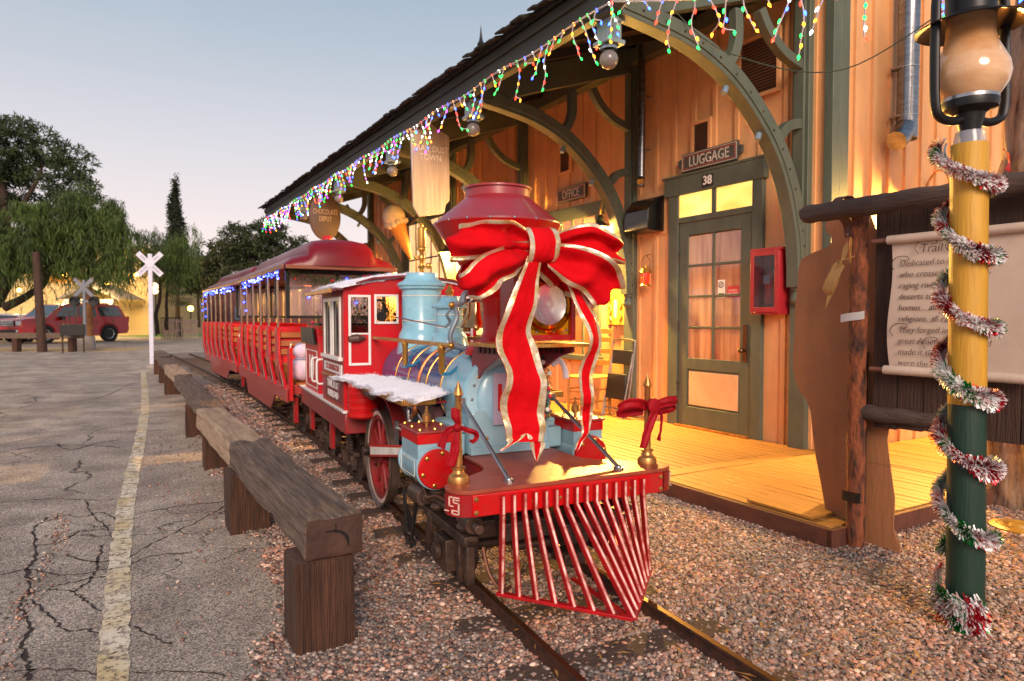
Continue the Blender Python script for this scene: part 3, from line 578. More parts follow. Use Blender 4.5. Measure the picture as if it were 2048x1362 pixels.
# railway lantern on the wall
t = thing('railway_lantern', 'small brass lantern with a red glass hanging between hood and door', 'lantern', (WX-.10, 5.93, 1.74)); g = MB()
g.lathe([(0, -.10), (.06, -.10), (.06, -.085), (.045, -.07)], (0, 0, 0), 16); g.lathe([(.045, .05), (.07, .055), (.05, .10), (.03, .11), (.03, .14), (0, .145)], (0, 0, 0), 16)
for k in range(4): a = k*math.pi/2+.4; g.cyl((.055*math.cos(a), .055*math.sin(a), -.09), (.055*math.cos(a), .055*math.sin(a), .06), .004, 6)
g.build('frame', BRASS, t); g = MB(); g.lathe([(.04, -.07), (.048, -.02), (.045, .05)], (0, 0, 0), 16); g.build('globe', M('red_glass', '#c02a18', .08, coat=1, emit='#ff3010', es=.5), t)
g = MB(); g.tube(bez([(0, .06, .05), (0, .07, .18), (0, 0, .25), (0, -.07, .18), (0, -.06, .05)], 6), .003, 6); g.tube([(0, 0, .25), (.08, 0, .27)], .004, 6); g.build('bail', IRON, t)
# height sign
YS = M('sign_yellow', '#c8b23a', .5, c2='#b09a30', scale=6); t = thing('height_sign', 'yellow height limit sign with scalloped edges under the gooseneck lamp', 'sign', (WX-.03, 6.52, 1.62)); T = frame((0, 0, 0), (0, -1, 0), (0, 0, 1))
g = MB(); g.prism([(-.16, -.42), (.16, -.42), (.16, .08), (.14, .12), (.16, .17), (.14, .24), (.16, .30), (.12, .38), (0, .44), (-.12, .38), (-.16, .30), (-.14, .24), (-.16, .17), (-.14, .12), (-.16, .08)], .02, T); g.build('board', YS, t, bevel=.003)
text('lettering', 'PASSENGERS\nMUST BE\nTHIS TALL\nTO\nRIDE', .052, T @ Matrix.Translation((0, .19, .021)), M('sign_cream', '#efe6c0', .5), t, .001, sx=.72, offset=.001)
g = MB(); g.lathe([(0, -.10), (.022, -.09), (.03, -.03), (.024, .02), (.03, .05), (.035, .07), (0, .075)], (0, -.22, .022), 10, T=T); 
g2 = MB(); g2.prism([(-.028, -.33), (.018, -.34), (.03, -.22), (.028, -.12), (-.026, -.12), (-.03, -.22)], .003, T @ Matrix.Translation((0, 0, .02))); g2.build('figure', M('sign_cream', '#efe6c0', .5), t)
g = MB(); [g.tube(bez([(s*.09, -.1, .022), (s*.12, -.17, .022), (s*.08, -.24, .022), (s*.12, -.31, .022), (s*.07, -.37, .022)], 5), .01, 6, T=T) for s in (-1, 1)]; g.build('scrollwork', M('sign_orange', '#c97a30', .5), t)
# chairs on the boardwalk
OAK = M('oak_chair', '#b07a38', .4, c2='#8c5c28', scale=6, st=(3, 3, .6))
t = thing('ladderback_chair', 'wooden ladder-back chair standing against the wall under the height sign', 'chair', (4.98, 6.62, .12), R(-80))
for sx in (-1, 1):
    g = MB(); g.tube([(sx*.17, -.18, 0), (sx*.17, -.18, .47)], .017, 10); g.build('leg', OAK, t)
    g = MB(); g.tube([(sx*.17, .18, 0), (sx*.17, .18, .5), (sx*.17, .24, 1.06)], .018, 10); g.build('leg', OAK, t)
g = MB(); g.box((0, 0, .455), (.38, .38, .03)); g.build('seat', M('rush_seat', '#c0923e', .8, scale=40, bump=.5, bscale=90), t, bevel=.012)
for z in (.62, .76, .90, 1.0): g = MB(); g.box((0, .185+(z-.5)*.107, z), (.32, .014, .06)); g.build('slat', OAK, t, bevel=.004)
for z in (.14, .28): g = MB(); [g.cyl(a, b, .010, 8) for a, b in (((-.17, -.18, z), (.17, -.18, z)), ((-.17, -.18, z+.03), (-.17, .18, z+.03)), ((.17, -.18, z+.03), (.17, .18, z+.03)))]; g.build('stretcher', OAK, t)
t = thing('folding_chair', 'folded metal chair with black seat leaning on the wall behind the wooden chair', 'chair', (5.10, 6.28, .12), R(-90)); g = MB()
g.tube(bez([(-.21, .0, 0), (-.21, .06, .4), (-.2, .13, .84), (-.15, .14, .90), (.15, .14, .90), (.2, .13, .84), (.21, .06, .4), (.21, 0, 0)], 5), .011, 8); g.tube([(-.18, -.05, 0), (-.18, .12, .75)], .010, 8); g.tube([(.18, -.05, 0), (.18, .12, .75)], .010, 8); g.cyl((-.21, 0, .1), (.21, 0, .1), .008, 8); g.build('frame', STEEL, t)
g = MB(); g.box((0, .02, .36), (.34, .03, .3), rx=-.12); g.build('seat', BLACK, t, bevel=.012); g = MB(); g.box((0, .11, .70), (.36, .02, .17), rx=-.12); g.build('backrest', BLACK, t, bevel=.01)
# ------------------------------------------------------------ hanging from the eave
for k, (y, lb) in enumerate(((4.03, 'nearest'), (6.21, 'second nearest'), (8.50, 'third nearest'), (10.9, 'fourth'), (13.2, 'farthest'))):
    t = thing('eave_globe_lamp', f'unlit white globe lamp on a pale box under the eave, {lb} to the camera', 'lamp', (3.2, y, 3.19), 0, 'globe lamps under the eave')
    g = MB(); g.box((0, 0, .20), (.13, .13, .20)); g.box((0, 0, .115), (.17, .17, .03)); g.box((0, 0, .275), (.17, .17, .03)); g.build('lamp_box', M('lamp_box', '#7e9092', .5, scale=8), t, bevel=.004)
    g = MB(); g.lathe([(.06, .10), (.065, .085), (.06, .07)], (0, 0, 0), 18); g.build('collar', GREYBLUE, t); g = MB(); g.ball((0, 0, 0), .070, n=24); g.build('globe', M('opal_globe', '#746e6c', .2, coat=.3), t)
def hang_rods(t, x0, z0, z1, dx): g = MB(); [g.cyl((s*dx, 0, z0), (s*dx, 0, z1), .008, 6) for s in (-1, 1)]; g.build('hanger', IRON, t)
# carved shop sign, faces along the track
t = thing('hanging_shop_sign', 'large whitewashed carved sign with clipped corners hanging from the eave', 'sign', (3.24, 7.4, 3.0), 0); T = frame((0, 0, 0), (1, 0, 0), (0, 0, 1))
pl = [(-.26, -.36), (-.32, -.26), (-.33, .36), (-.16, .42), (0, .5), (.16, .42), (.33, .36), (.33, -.26), (.24, -.30), (.20, -.40), (0, -.47), (-.20, -.44)]
pl = [(-.20, -.50), (-.30, -.40), (-.33, .38), (-.12, .44), (0, .5), (.12, .44), (.33, .38), (.33, -.30), (.27, -.34), (.24, -.43), (.20, -.45)]; pl = [(a*.73, b*1.1) for a, b in pl]
SW = M('limed_board', '#bca896', .22, 0, c2='#98857a', scale=5, st=(8, 8, .5), coat=.6)
g = MB(); g.prism(pl, .035, T); g.build('board', SW, t, bevel=.006)
text('lettering', 'TRAIL DUST\nTOWN', .10, T @ Matrix.Translation((0, .19, .036)), M('sign_pale', '#d6c8ba', .5), t, .003, sx=.85)
hang_rods(t, 0, .4, .62, .15)
t = thing('round_shop_sign', 'round brown wooden sign reading CHOCOLATE DEPOT hanging over the coach roof', 'sign', (3.27, 12.0, 3.04)); t.scale = (.64, 1, .95); g = MB(); g.lathe([(0, -.025), (.40, -.025), (.43, -.01), (.43, .02), (.40, .03), (0, .03)], (0, 0, 0), 40, ax='Y'); g.build('disc', M('brown_disc', '#3e2a22', .6, c2='#4c362c', scale=8, st=(6, 6, .6)), t)
text('lettering', 'CHOCOLATE\nDEPOT', .13, T @ Matrix.Translation((0, .02, .03)), M('tan_letter', '#a58a72', .6), t, .003, sx=.85); hang_rods(t, 0, .3, .5, .15)
# ice cream cone
t = thing('ice_cream_cone', 'oversized ice cream cone with a melting scoop fixed to the far wall', 'ice cream cone', (4.26, 11.0, 2.75), R(0)); t.rotation_euler = (0, R(-23.5), 0); t.scale = (.82, .82, .85)
g = MB(); g.lathe([(0, -.62), (.03, -.6), (.19, .12), (.2, .16), (0, .17)], (0, 0, 0), 24); g.build('cone', M('wafer', '#c98a42', .7, c2='#a86a2e', scale=30, bump=.6, bscale=14, bst=(6, 6, 6)), t)
g = MB(); g.ball((0, 0, .30), .235, n=24); [g.ball((.2*math.cos(a), .2*math.sin(a), .17+.02*math.sin(3*a)), .062, n=10) for a in [k*.5 for k in range(13)]]; g.build('scoop', M('vanilla', '#c9b39a', .6, scale=10, bump=.4, bscale=12), t)
g = MB(); g.cyl((.1, 0, .0), (.7, .0, .2), .02, 8); g.build('mount', IRON, t)
# icicle lights
BULBS = [M('bulb_'+n, c, .3, emit=c, es=e) for n, c, e in (('red', '#ff2a1a', 7), ('green', '#1adf4a', 6), ('blue', '#2a50ff', 9), ('orange', '#ff8a1c', 8), ('purple', '#c040ff', 6), ('white', '#dff4e8', 7))]
for m in BULBS:
    m.cycles.emission_sampling = 'NONE'
WIRE = M('white_wire', '#b9aeb4', .5, var=.05)
def icicles(name, label, P0, path_fn, L, nb_part, rr, drops):
    t = thing(name, label, 'string lights', P0); w = MB(); main = [path_fn(s) for s in np.linspace(0, 1, max(8, int(L/.12)))]; w.tube(main, .006, 6); blb = []
    s = 0
    while s < L:
        p = Vector(path_fn(s/L)); ln = random.choice(drops); n = int(ln/.062)+1; q = p.copy(); pts = [q.copy()]; hd = random.uniform(0, 6.28)
        for i in range(n):
            hd += random.uniform(-1.2, 1.2); q = q+Vector((math.cos(hd)*.016, math.sin(hd)*.028, -.052)); 
            if i == n-1 and random.random() < .4: q = q+Vector((.02, random.choice((-1, 1))*.06, .03))
            pts.append(q.copy()); blb.append((q+Vector((0, random.uniform(-.012, .012), -.004)), hd))
        w.tube(bez(pts, 3), .0045, 5); s += random.uniform(.08, .145)
        blb.append((p+Vector((0, .01, .012)), 0))
    w.build('wire', WIRE, t); blb.sort(key=lambda b: (b[0]+Vector(P0)-Vector((0, 0, 1.3))).length)
    def drop(g, b, i, mi=0):
        q, hd = b; d = Vector((math.cos(hd)*.6, math.sin(hd)*.8, -1)).normalized(); g.tube([q, q+d*.012, q+d*.028], .007, 7, mi, rs=[rr*.6, rr, rr*.2])
    for i, b in enumerate(blb[:nb_part]): g = MB(); drop(g, b, i); g.build('bulb', BULBS[random.choice((0, 1, 2, 3, 3, 0, 2, 1, 1, 5))], t, smooth=60)
    if blb[nb_part:]:
        g = MB(); [drop(g, b, i, random.choice((1, 1, 2, 2, 5, 5, 0, 3, 4))) for i, b in enumerate(blb[nb_part:])]; g.build('bulbs', BULBS, t, smooth=60)['kind'] = 'stuff'
icicles('icicle_lights', 'long string of multicoloured icicle lights hung along the dark eave', (3.0, 3.75, 3.44), lambda s: (-.02, s*12.1, .015*math.sin(s*60)), 12.1, 100, .0078, (.06, .12, .16, .22, .26, .32, .36))
icicles('icicle_lights', 'short slack string of icicle lights reaching from the eave corner towards the lantern post', (2.98, 3.72, 3.44), lambda s: (.60*s, -2.4*s, -.10*math.sin(math.pi*s*.9)-.48*s), 2.55, 100, .0090, (.05, .12, .2, .28, .34))
# cables
t = tag((lambda g: (g.tube(bez([(3.7, 3.9, 3.62), (4.1, 3.7, 3.30), (4.9, 3.3, 3.2), (5.3, 2.6, 3.6)], 8), .005, 6), g)[1])(MB()).build('cable', M('green_cable', '#2e3a2c', .6)), 'thin dark green cable strung from the near bracket across to the right', 'cable')
# ================================================================= LOCOMOTIVE (local X right, Y back, Z up)
LO = (1.70, 2.36, 0); LR = -R(5)
loco = thing('steam_locomotive', 'small red and pale blue park steam locomotive with a diamond stack and red cowcatcher', 'locomotive', LO, LR)
def LP(v, u, z): return Vector(LO)+Matrix.Rotation(LR, 3, 'Z') @ Vector((v, u, z))
FT = lambda v, u, z: frame((v, u, z), (1, 0, 0), (0, 0, 1))
LT = lambda v, u, z: frame((v, u, z), (0, -1, 0), (0, 0, 1))
def dome(g, c, r, n=8, d=(0, -1, 0)): g.ball(c, r, n=n, sc=(1 if not d[0] else .5, 1 if not d[1] else .5, 1 if not d[2] else .5))
# --- pilot (cowcatcher)
pil = new_obj('cowcatcher', None, loco)
g = MB(); g.bx(-.47, .47, 0, .045, .497, .588); g.build('buffer_beam', RED, pil, bevel=.005)
def slat(i):
    v0 = -.345+.0493*i*2*.345/.345*.9999 if False else -.345+.69*i/14
    k = abs(i-7)/7; e_ = (-.30, .10) if i < 7 else (.43, .05); bv = .05+(e_[0]-.05)*k; bu = -.36+(e_[1]+.36)*k; bz = .135-.012*k
    top = Vector((v0, -.012, .575)); mid = Vector((v0, -.012, .50)); bot = Vector((bv, bu, bz))
    g = MB(); w = .0085
    d = (bot-mid).normalized(); kn = mid+d*.02+Vector((0, -.004, 0))
    for a, b in ((top, mid), (mid, bot)):
        dd = (b-a).normalized(); side = Vector((1, 0, 0)); side = (side-dd*side.dot(dd)).normalized(); fr = dd.cross(side); fr = fr if fr.y < 0 else -fr
        h = .012; vs = [p+side*sx*w+fr*sf*h for p in (a, b) for sx, sf in ((-1, -1), (1, -1), (1, 1), (-1, 1))]
        g.add(vs, [(0, 1, 5, 4), (1, 2, 6, 5), (3, 0, 4, 7), (0, 3, 2, 1), (4, 5, 6, 7)]); q = [vs[3]+fr*.0012, vs[2]+fr*.0012, vs[6]+fr*.0012, vs[7]+fr*.0012]
        g.add(vs, [(2, 3, 7, 6)], 0); qq = [x.lerp(y, .22) for x, y in ((q[0], q[1]), (q[1], q[0]), (q[2], q[3]), (q[3], q[2]))]; g.add(qq, [(0, 1, 2, 3)], 1)
    g.build('slat', [M('slat_red', '#c01018', .38, c2='#8c1014', scale=8, coat=.3, contrast=.2), M('slat_edge', '#e8d0c4', .45, c2='#a04038', scale=16, contrast=.3)], pil); return bot
B = [slat(i) for i in range(15)]
g = MB()
for a, b in ((B[0]+Vector((-.012, .015, .0)), B[7]), (B[7], B[14]+Vector((.012, .012, .0)))):
    d = (b-a).normalized(); s = Vector((d.y, -d.x, 0)).normalized()*.014; z = Vector((0, 0, .007)); vs = [p+q+w for p in (a, b) for q, w in ((-s, -z), (s, -z), (s, z), (-s, z))]; g.add(vs, [(0, 1, 2, 3), (4, 7, 6, 5), (0, 4, 5, 1), (1, 5, 6, 2), (2, 6, 7, 3), (3, 7, 4, 0)])
g.bx(.037, .063, -.36, .1, .128, .138); g.build('base_rail', _mc['slat_red'], pil, bevel=.002)
# deck
def arc(cx, cy, r, a0, a1, n=10): return [(cx+r*math.cos(R(a0+(a1-a0)*i/n)), cy+r*math.sin(R(a0+(a1-a0)*i/n))) for i in range(n+1)]
right_ = [(.44, 0)]+arc(.46, .09, .09, -80, 60)+[(.42, .22), (.36, .27)]+[(.30, .31), (.265, .37), (.25, .45), (.25, .66)]
poly = right_+[(-x, y) for x, y in reversed(right_)]
DECK = M('pilot_deck', '#9c4a34', .40, c2='#7c3024', scale=5, spec=.4, bump=.1, bscale=60)
g = MB(); g.prism(poly, .018, Matrix.Translation((0, 0, .588))); g.build('deck', DECK, loco, bevel=.004)
g = MB(); pe = [(a*.985, b*.985+.002) for a, b in right_[:-1]]
for sg in (-1, 1):
    P = [(sg*a, b) for a, b in right_[1:]]; vs = [(a, b, z) for a, b in P for z in (.50, .588)]+[(a*.96, b, z) for a, b in P for z in (.50, .588)]; n = len(P)
    g.add(vs, [(2*i, 2*i+1, 2*i+3, 2*i+2) for i in range(n-1)]+[(2*n+2*i, 2*n+2*i+2, 2*n+2*i+3, 2*n+2*i+1) for i in range(n-1)])
g.build('deck_skirt', REDD, loco)
g = MB()      # painted key ornament on the beam ends
for sg in (-1, 1):
    for (a, b, c, d) in ((0, .05, .048, .055), (0, .006, 0, .055), (.02, .026, .02, .055), (.02, .05, .02, .026), (.044, .05, -.02, .026), (.02, .05, -.022, -.016), (.0, .022, 0, .006), (.03, .05, .036, .042), (-.02, .0, -.028, -.022), (.014, .02, -.04, -.016), (.014, .05, -.04, -.034), (.044, .05, -.04, -.02)):
        T = frame((sg*.535, .045, .540), (.5 if sg < 0 else .5, -.87 if sg < 0 else .87, 0), (0, 0, 1)); g.bx(a*1.1-.02, b*1.1-.02, c*.75, d*.75, .004, .007, T=T)
g.build('painted_ornament', M('ornament', '#d9b0a0', .5), loco)
g = MB(); [dome(g, (s*.455, -.003, z), .0115) for s in (-1, 1) for z in (.515, .57)]; [dome(g, (v, -.003, .535), .009) for v in (-.2, -.07, .11, .29)]; g.build('beam_bolts', BRASSD, loco)
# --- flag posts
for s, u in ((-1, .152), (1, .126)):
    g = MB(); g.lathe([(0, 0), (.044, 0), (.046, .01), (.04, .03), (.026, .042), (.022, .055), (.030, .06), (.030, .066), (.018, .07), (.0165, .13), (.019, .133), (.019, .138), (.0155, .142), (.0135, .36), (.015, .363), (.0205, .367), (.0205, .372), (.011, .40), (.0, .43)], (s*.472, u, .606), 22); g.build('flag_post', BRASSD, loco, smooth=30)
for s in (-1, 1):
    g = MB(); g.cyl((s*.275, .075, .615), (s*.255, .655, .872), .0095, 10); g.ball((s*.275, .075, .613), .016); g.cyl((s*.275, .075, .606), (s*.275, .075, .616), .024, 10); g.box((s*.255, .665, .875), (.02, .03, .04)); g.build('pilot_brace', STEEL, loco)
# --- smokebox, boiler
UB = .66; BZ = .885
def ylathe(name, prof, mat, c=(0, 0, BZ), n=40, parent=None, **k): g = MB(); g.lathe(prof, c, n, ax='Y', **k); return g.build(name, mat, parent or loco)
ylathe('smokebox', [(0, .665), (.2, .665), (.243, .672), (.246, .69), (.238, .70), (.238, 1.03)], BLUE)
ylathe('smokebox_ring', [(.178, .664), (.182, .65), (.236, .65), (.240, .656), (.240, .672)], M('ring_blue', '#9cc6da', .3, 0, coat=.3, grime=.2))
ylathe('smokebox_door', [(0, .625), (.06, .63), (.13, .638), (.155, .648), (.17, .655), (.178, .664)], M('door_blue', '#90bcd2', .3, 0, coat=.3, grime=.2))
g = MB()
for k in range(18): a = 2*math.pi*k/18; dome(g, (.208*math.cos(a), .649, BZ+.208*math.sin(a)), .008)
g.build('rivets', STEEL, loco)
g = MB(); [dome(g, (s*.13, .652, BZ-.2), .018, 12) for s in (-1, 1)]; [dome(g, (s*.175, .652, BZ+.11), .008, 12) for s in (-1, 1)]; g.build('dog_bolts', BRASS, loco)
t_ = new_obj('number_plate', None, loco); g = MB(); g.box((0, .622, BZ), (.21, .006, .26), 0, ry=.0); g.build('plate', M('plate_lilac', '#a79cb4', .3), t_); text('numeral', '1', .2, FT(-.07, .618, BZ), RED, t_, .003)
ylathe('boiler_jacket', [(.2, 1.03), (.236, 1.032), (.236, 2.28)], NAVY)
for i, u in enumerate((1.035, 1.28, 1.64, 1.92)):
    ylathe('boiler_band', [(.237, u), (.241, u+.002), (.241, u+.015), (.237, u+.017)], BRASS)
ylathe('copper_band', [(.237, 1.42), (.2455, 1.425), (.2455, 1.445), (.237, 1.45)], COPPER)
# paler blue patch panels on the jacket
ylathe('jacket_panel', [(.2375, 1.73), (.2385, 1.732), (.2385, 2.012), (.2375, 2.014)], M('mid_blue', '#2f6d98', .18, coat=.6), a0=20, a1=160)
# saddle
SB_ = M('saddle_blue', '#93b7c4', .32, 0, c2='#7ea6b8', scale=4, coat=.3, grime=.25)
g = MB(); g.prism([(-.225, .607), (.225, .607), (.225, .80), (.19, .83), (-.19, .83), (-.225, .80)], -.34, frame((0, .645, 0), (1, 0, 0), (0, 0, 1))); g.build('saddle', SB_, loco, bevel=.006)
g = MB(); g.bx(-.222, .222, .628, .643, .608, .645); [dome(g, (-.2+.04*k, .628, .632), .005) for k in range(11)]; g.build('saddle_flange', SB_, loco, bevel=.002)
for s in (-1, 1): g = MB(); g.bx(s*.227, s*.33, .69, .98, .60, .71); g.bx(s*.227, s*.29, .69, .98, .712, .76); g.build('steam_pipe_cover', SB_, loco, bevel=.01)
# --- cylinders
def cylinder(s):
    c = new_obj('cylinder', None, loco); x = s*.425
    g = MB(); g.lathe([(.085, .56), (.102, .56), (.104, .575), (.098, .58), (.098, .84), (.104, .845), (.104, .86), (0, .86)], (x, 0, .578), 30, ax='Y'); g.build('barrel', SB_, c)
    g = MB(); g.bx(x-.088, x+.088, .575, .845, .60, .742); g.build('valve_chest', SB_, c, bevel=.006)
    g = MB(); g.bx(x-.0905, x+.0905, .572, .848, .695, .745); g.build('chest_band', RED, c, bevel=.003)
    g = MB(); g.bx(x-.098, x+.098, .562, .856, .7455, .758); g.build('chest_lid', M('lid_red', '#9a3a34', .4, c2='#7f2c2a', scale=9), c, bevel=.004)
    g = MB(); g.lathe([(0, .538), (.09, .540), (.096, .546), (.096, .5605)], (x, 0, .578), 30, ax='Y'); g.build('cylinder_cover', RED, c)
    g = MB(); [dome(g, (x+.078*math.cos(R(a)), .536, .578+.078*math.sin(R(a))), .011, 10) for a in (15, 75, 135, 195, 255, 315)]; [g.ball((x+a, b, .762), .010, n=8) for a in (-.075, 0, .075) for b in (.585, .71, .83) if not (a == 0 and b == .71)]; g.build('cap_nuts', BRASS, c)
    g = MB(); g.lathe([(.008, 0), (.008, .012), (.014, .015), (.014, .02), (.022, .024), (.022, .055), (.016, .06), (.010, .068), (.012, .075), (.006, .082), (.006, .1), (0, .102)], (x, .71, .758), 14); g.build('oiler', BRASSD, c)
    g = MB(); k = .0015
    for (a, b, p, q) in ((-.0, 0, 0, 0),): pass
    X = x+s*.0985; [g.bx(X-.001, X+.001, a, b, p, q) for a, b, p, q in ((.60, .82, .612, .615), (.60, .82, .54, .543), (.60, .603, .543, .612), (.817, .82, .543, .612))]; g.build('pinstripe', WHITE, c)
    g = MB(); g.cyl((x, .86, .578), (x, 1.05, .578), .014, 10); g.cyl((x-s*.02, .86, .70), (x-s*.02, 1.1, .70), .009, 8); g.build('piston_rod', STEEL, c)
for s in (-1, 1): cylinder(s)
# --- driving wheels
def wheel(s, u, r, z, ns=12):
    w = new_obj('driving_wheel', None, loco); x = s*.325
    g = MB(); T = Matrix.Translation((x, u, z)) @ Matrix.Rotation(R(90), 4, 'Y')
    g.lathe([(r-.030, -.028), (r, -.028), (r+.012, -.045), (r+.012, -.03), (r, -.022), (r, .028), (r-.030, .028), (r-.030, -.028)], (0, 0, 0), 44, T=T); g.build('tyre', M('worn_tyre', '#7a6a62', .4, .6, c2='#54443e', scale=9), w); g = MB(); [g.lathe([(r-.030, q), (r-.004, q), (r-.004, q*1.06), (r-.030, q*1.06), (r-.030, q)], (0, 0, 0), 44, T=T) for q in (-.0285, .0285)]; g.build('white_ring', M('tyre_white', '#d8c0b4', .45, c2='#b49486', scale=9, grime=.4), w)
    g = MB(); g.lathe([(r-.058, -.024), (r-.034, -.026), (r-.034, .0245), (r-.058, .022), (r-.058, -.024)], (0, 0, 0), 44, T=T); g.lathe([(0, -.03), (.05, -.03), (.055, .02), (.045, .045), (0, .045)], (0, 0, 0), 20, T=T); g.build('rim', REDDUST, w)
    for k in range(ns): a = 2*math.pi*k/ns+.1; g = MB(); g.tube([(x, u+.04*math.cos(a), z+.04*math.sin(a)), (x, u+(r-.05)*math.cos(a), z+(r-.05)*math.sin(a))], .012, 8, rs=[.015, .010]); g.build('spoke', REDDUST, w)
    g = MB(); a = R(-140); 
    g.prism([(-.03, -.05), (.06, -.11), (.11, -.08), (.12, -.02), (.06, .04), (-.02, .05)], .035, Matrix.Translation((x, u, z)) @ Matrix.Rotation(R(90), 4, 'Y') @ Matrix.Rotation(R(90), 4, 'Z')); g.build('counterweight', REDDUST, w, bevel=.005)
for s in (-1, 1): wheel(s, 1.93, .305, .375); wheel(s, 1.28, .305, .375) if False else None
for s in (-1, 1):
    x = s*.385; g = MB(); a, b = Vector((x, 2.03, .40)), Vector((x, 1.02, .575)); d = (b-a).normalized(); n = Vector((0, -d.z, d.y))
    vs = [p+n*h+Vector((dx, 0, 0)) for p, hh in ((a, .042), (b, .03)) for h, dx in ((-hh, -.014), (hh, -.014), (hh, .014), (-hh, .014))]; g.add(vs, [(0, 1, 2, 3), (4, 7, 6, 5), (0, 4, 5, 1), (1, 5, 6, 2), (2, 6, 7, 3), (3, 7, 4, 0)])
    rod = g.build('connecting_rod', RED, loco, bevel=.003)
    g = MB(); xx = x+s*.0155; vs = [p+n*h+Vector((xx-x+dx, 0, 0)) for p, hh in ((a+d*.07, .026), (b-d*.05, .018)) for h, dx in ((-hh, 0), (hh, 0))]; vs += [q+Vector((s*.0015, 0, 0)) for q in vs]; g.add(vs, [(4, 5, 7, 6), (0, 2, 3, 1), (0, 4, 6, 2), (1, 3, 7, 5)]); g.build('white_inset', WHITE, rod)
    g = MB(); g.cyl((x-s*.03, 2.03, .40), (x+s*.05, 2.03, .40), .03, 14); g.bx(x-.02, x+.02, 1.98, 2.08, .36, .44); g.cyl((x-s*.01, 1.02, .575), (x+s*.04, 1.02, .575), .022, 12); g.bx(x-.025, x+.025, .93, 1.06, .54, .61); g.build('crosshead', IRON, loco, bevel=.004)
    g = MB(); g.cyl((x-s*.03, .9, .635), (x-s*.03, 1.45, .635), .010, 8); g.cyl((x-s*.03, .9, .520), (x-s*.03, 1.45, .520), .010, 8); g.tube(bez([(x, 1.12, .72), (x, 1.14, .80), (x, 1.0, .80), (x-s*.01, .87, .73)], 5), .011, 8); g.box((x-s*.02, 1.12, .66), (.03, .03, .22), rx=.2); g.box((x-s*.02, 1.46, .58), (.02, .03, .2)); g.build('valve_gear', STEEL, loco)
# main frame + fenders
g = MB(); [g.bx(s*.20, s*.24, .2, 2.9, .34, .46) for s in (-1, 1)]; g.bx(-.2, .2, .9, 2.3, .36, .5); g.bx(-.22, .22, 1.05, 2.3, .5, .66); g.build('main_frame', IRON, loco)
for s in (-1, 1):
    g = MB(); A = []; B_ = []; 
    for a in range(-10, 165, 8): A.append((s*.245, 1.93+.36*math.cos(R(a)), .41+.36*math.sin(R(a)))); B_.append((s*.335, 1.93+.36*math.cos(R(a)), .41+.36*math.sin(R(a))))
    g.strip(A, B_, .012); g.build('wheel_fender', M('fender_red', '#7c2622', .4, c2='#93282a', scale=6), loco)
    g = MB(); g.bx(s*.20, s*.25, 1.1, 2.28, .50, .80); g.build('frame_plate', M('brown_plate', '#6a4440', .5, c2='#5b3b50', scale=5), loco)
# running boards
for s in (-1, 1):
    g = MB(); g.bx(s*.235, s*.47, .95, 2.26, .835, .850); g.build('running_board', REDD, loco, bevel=.003)
    g = MB(); g.bx(s*.30, s*.475, .925, .95, .835, .868); g.bx(s*.470, s*.48, .95, 2.2, .832, .868); [dome(g, (s*(.32+.04*k), .925, .852), .006) for k in range(4)]; g.build('brass_edging', BRASS, loco, bevel=.002)
    g = MB(); g.tube(bez([(s*.40, .97, .835), (s*.40, .99, .78), (s*.38, 1.12, .74), (s*.40, 1.16, .66), (s*.40, 1.14, .58)], 6), .012, 8); g.build('copper_pipe', COPPER, loco)
# handrails
for s in (-1, 1):
    h = new_obj('handrail', None, loco); x = s*.292
    g = MB(); g.cyl((x, .72, 1.155), (x, 2.32, 1.148), .0125, 14); g.ball((x, .72, 1.155), .017); g.build('rail', BRASS, h)
    for u in (.86, 1.52):
        g = MB(); g.lathe([(.008, -.15), (.013, -.14), (.017, -.13), (.017, -.03), (.021, -.02), (.021, 0), (.016, .01)], (x, u, 1.15), 14); g.build('stanchion', BRASS, h)
        g = MB(); g.tube([(x, u, 1.0), (x-s*.05, u+.02, .998), (x-s*.11, u+.05, 1.03)], .009, 8); g.build('bracket', M('bracket_blue', '#2f7fa8', .3), h)
# --- stack
SX = M('stack_red', '#9a2a36', .34, 0, c2='#8a1f2b', scale=3, coat=.3, grime=.3)
st = new_obj('smoke_stack', None, loco); c = (0, .80, 0)
g = MB(); g.lathe([(.175, 1.10), (.165, 1.14), (.13, 1.165), (.09, 1.19), (.078, 1.22), (.078, 1.36), (.092, 1.395)], c, 40); g.build('stack_base', RED, st)
g = MB(); g.lathe([(.092, 1.395), (.327, 1.765), (.335, 1.775)], c, 48); g.build('lower_cone', RED, st)
g = MB(); g.lathe([(.335, 1.7745), (.335, 1.783), (.328, 1.788), (.178, 1.912), (.170, 1.92)], c, 48); g.build('upper_cone', SX, st)
g = MB(); g.lathe([(.170, 1.919), (.170, 1.957), (.182, 1.961), (.182, 1.97), (.160, 1.97), (.156, 1.94), (.15, 1.88)], c, 48); g.build('stack_rim', SX, st)
g = MB(); g.lathe([(0, 1.91), (.155, 1.91)], c, 30); g.build('spark_screen', BLACK, st)
g = MB(); [dome(g, (.334*math.cos(R(a)), .80+.334*math.sin(R(a)), 1.778), .007) for a in range(0, 360, 20)]; g.build('cone_rivets', STEEL, st)
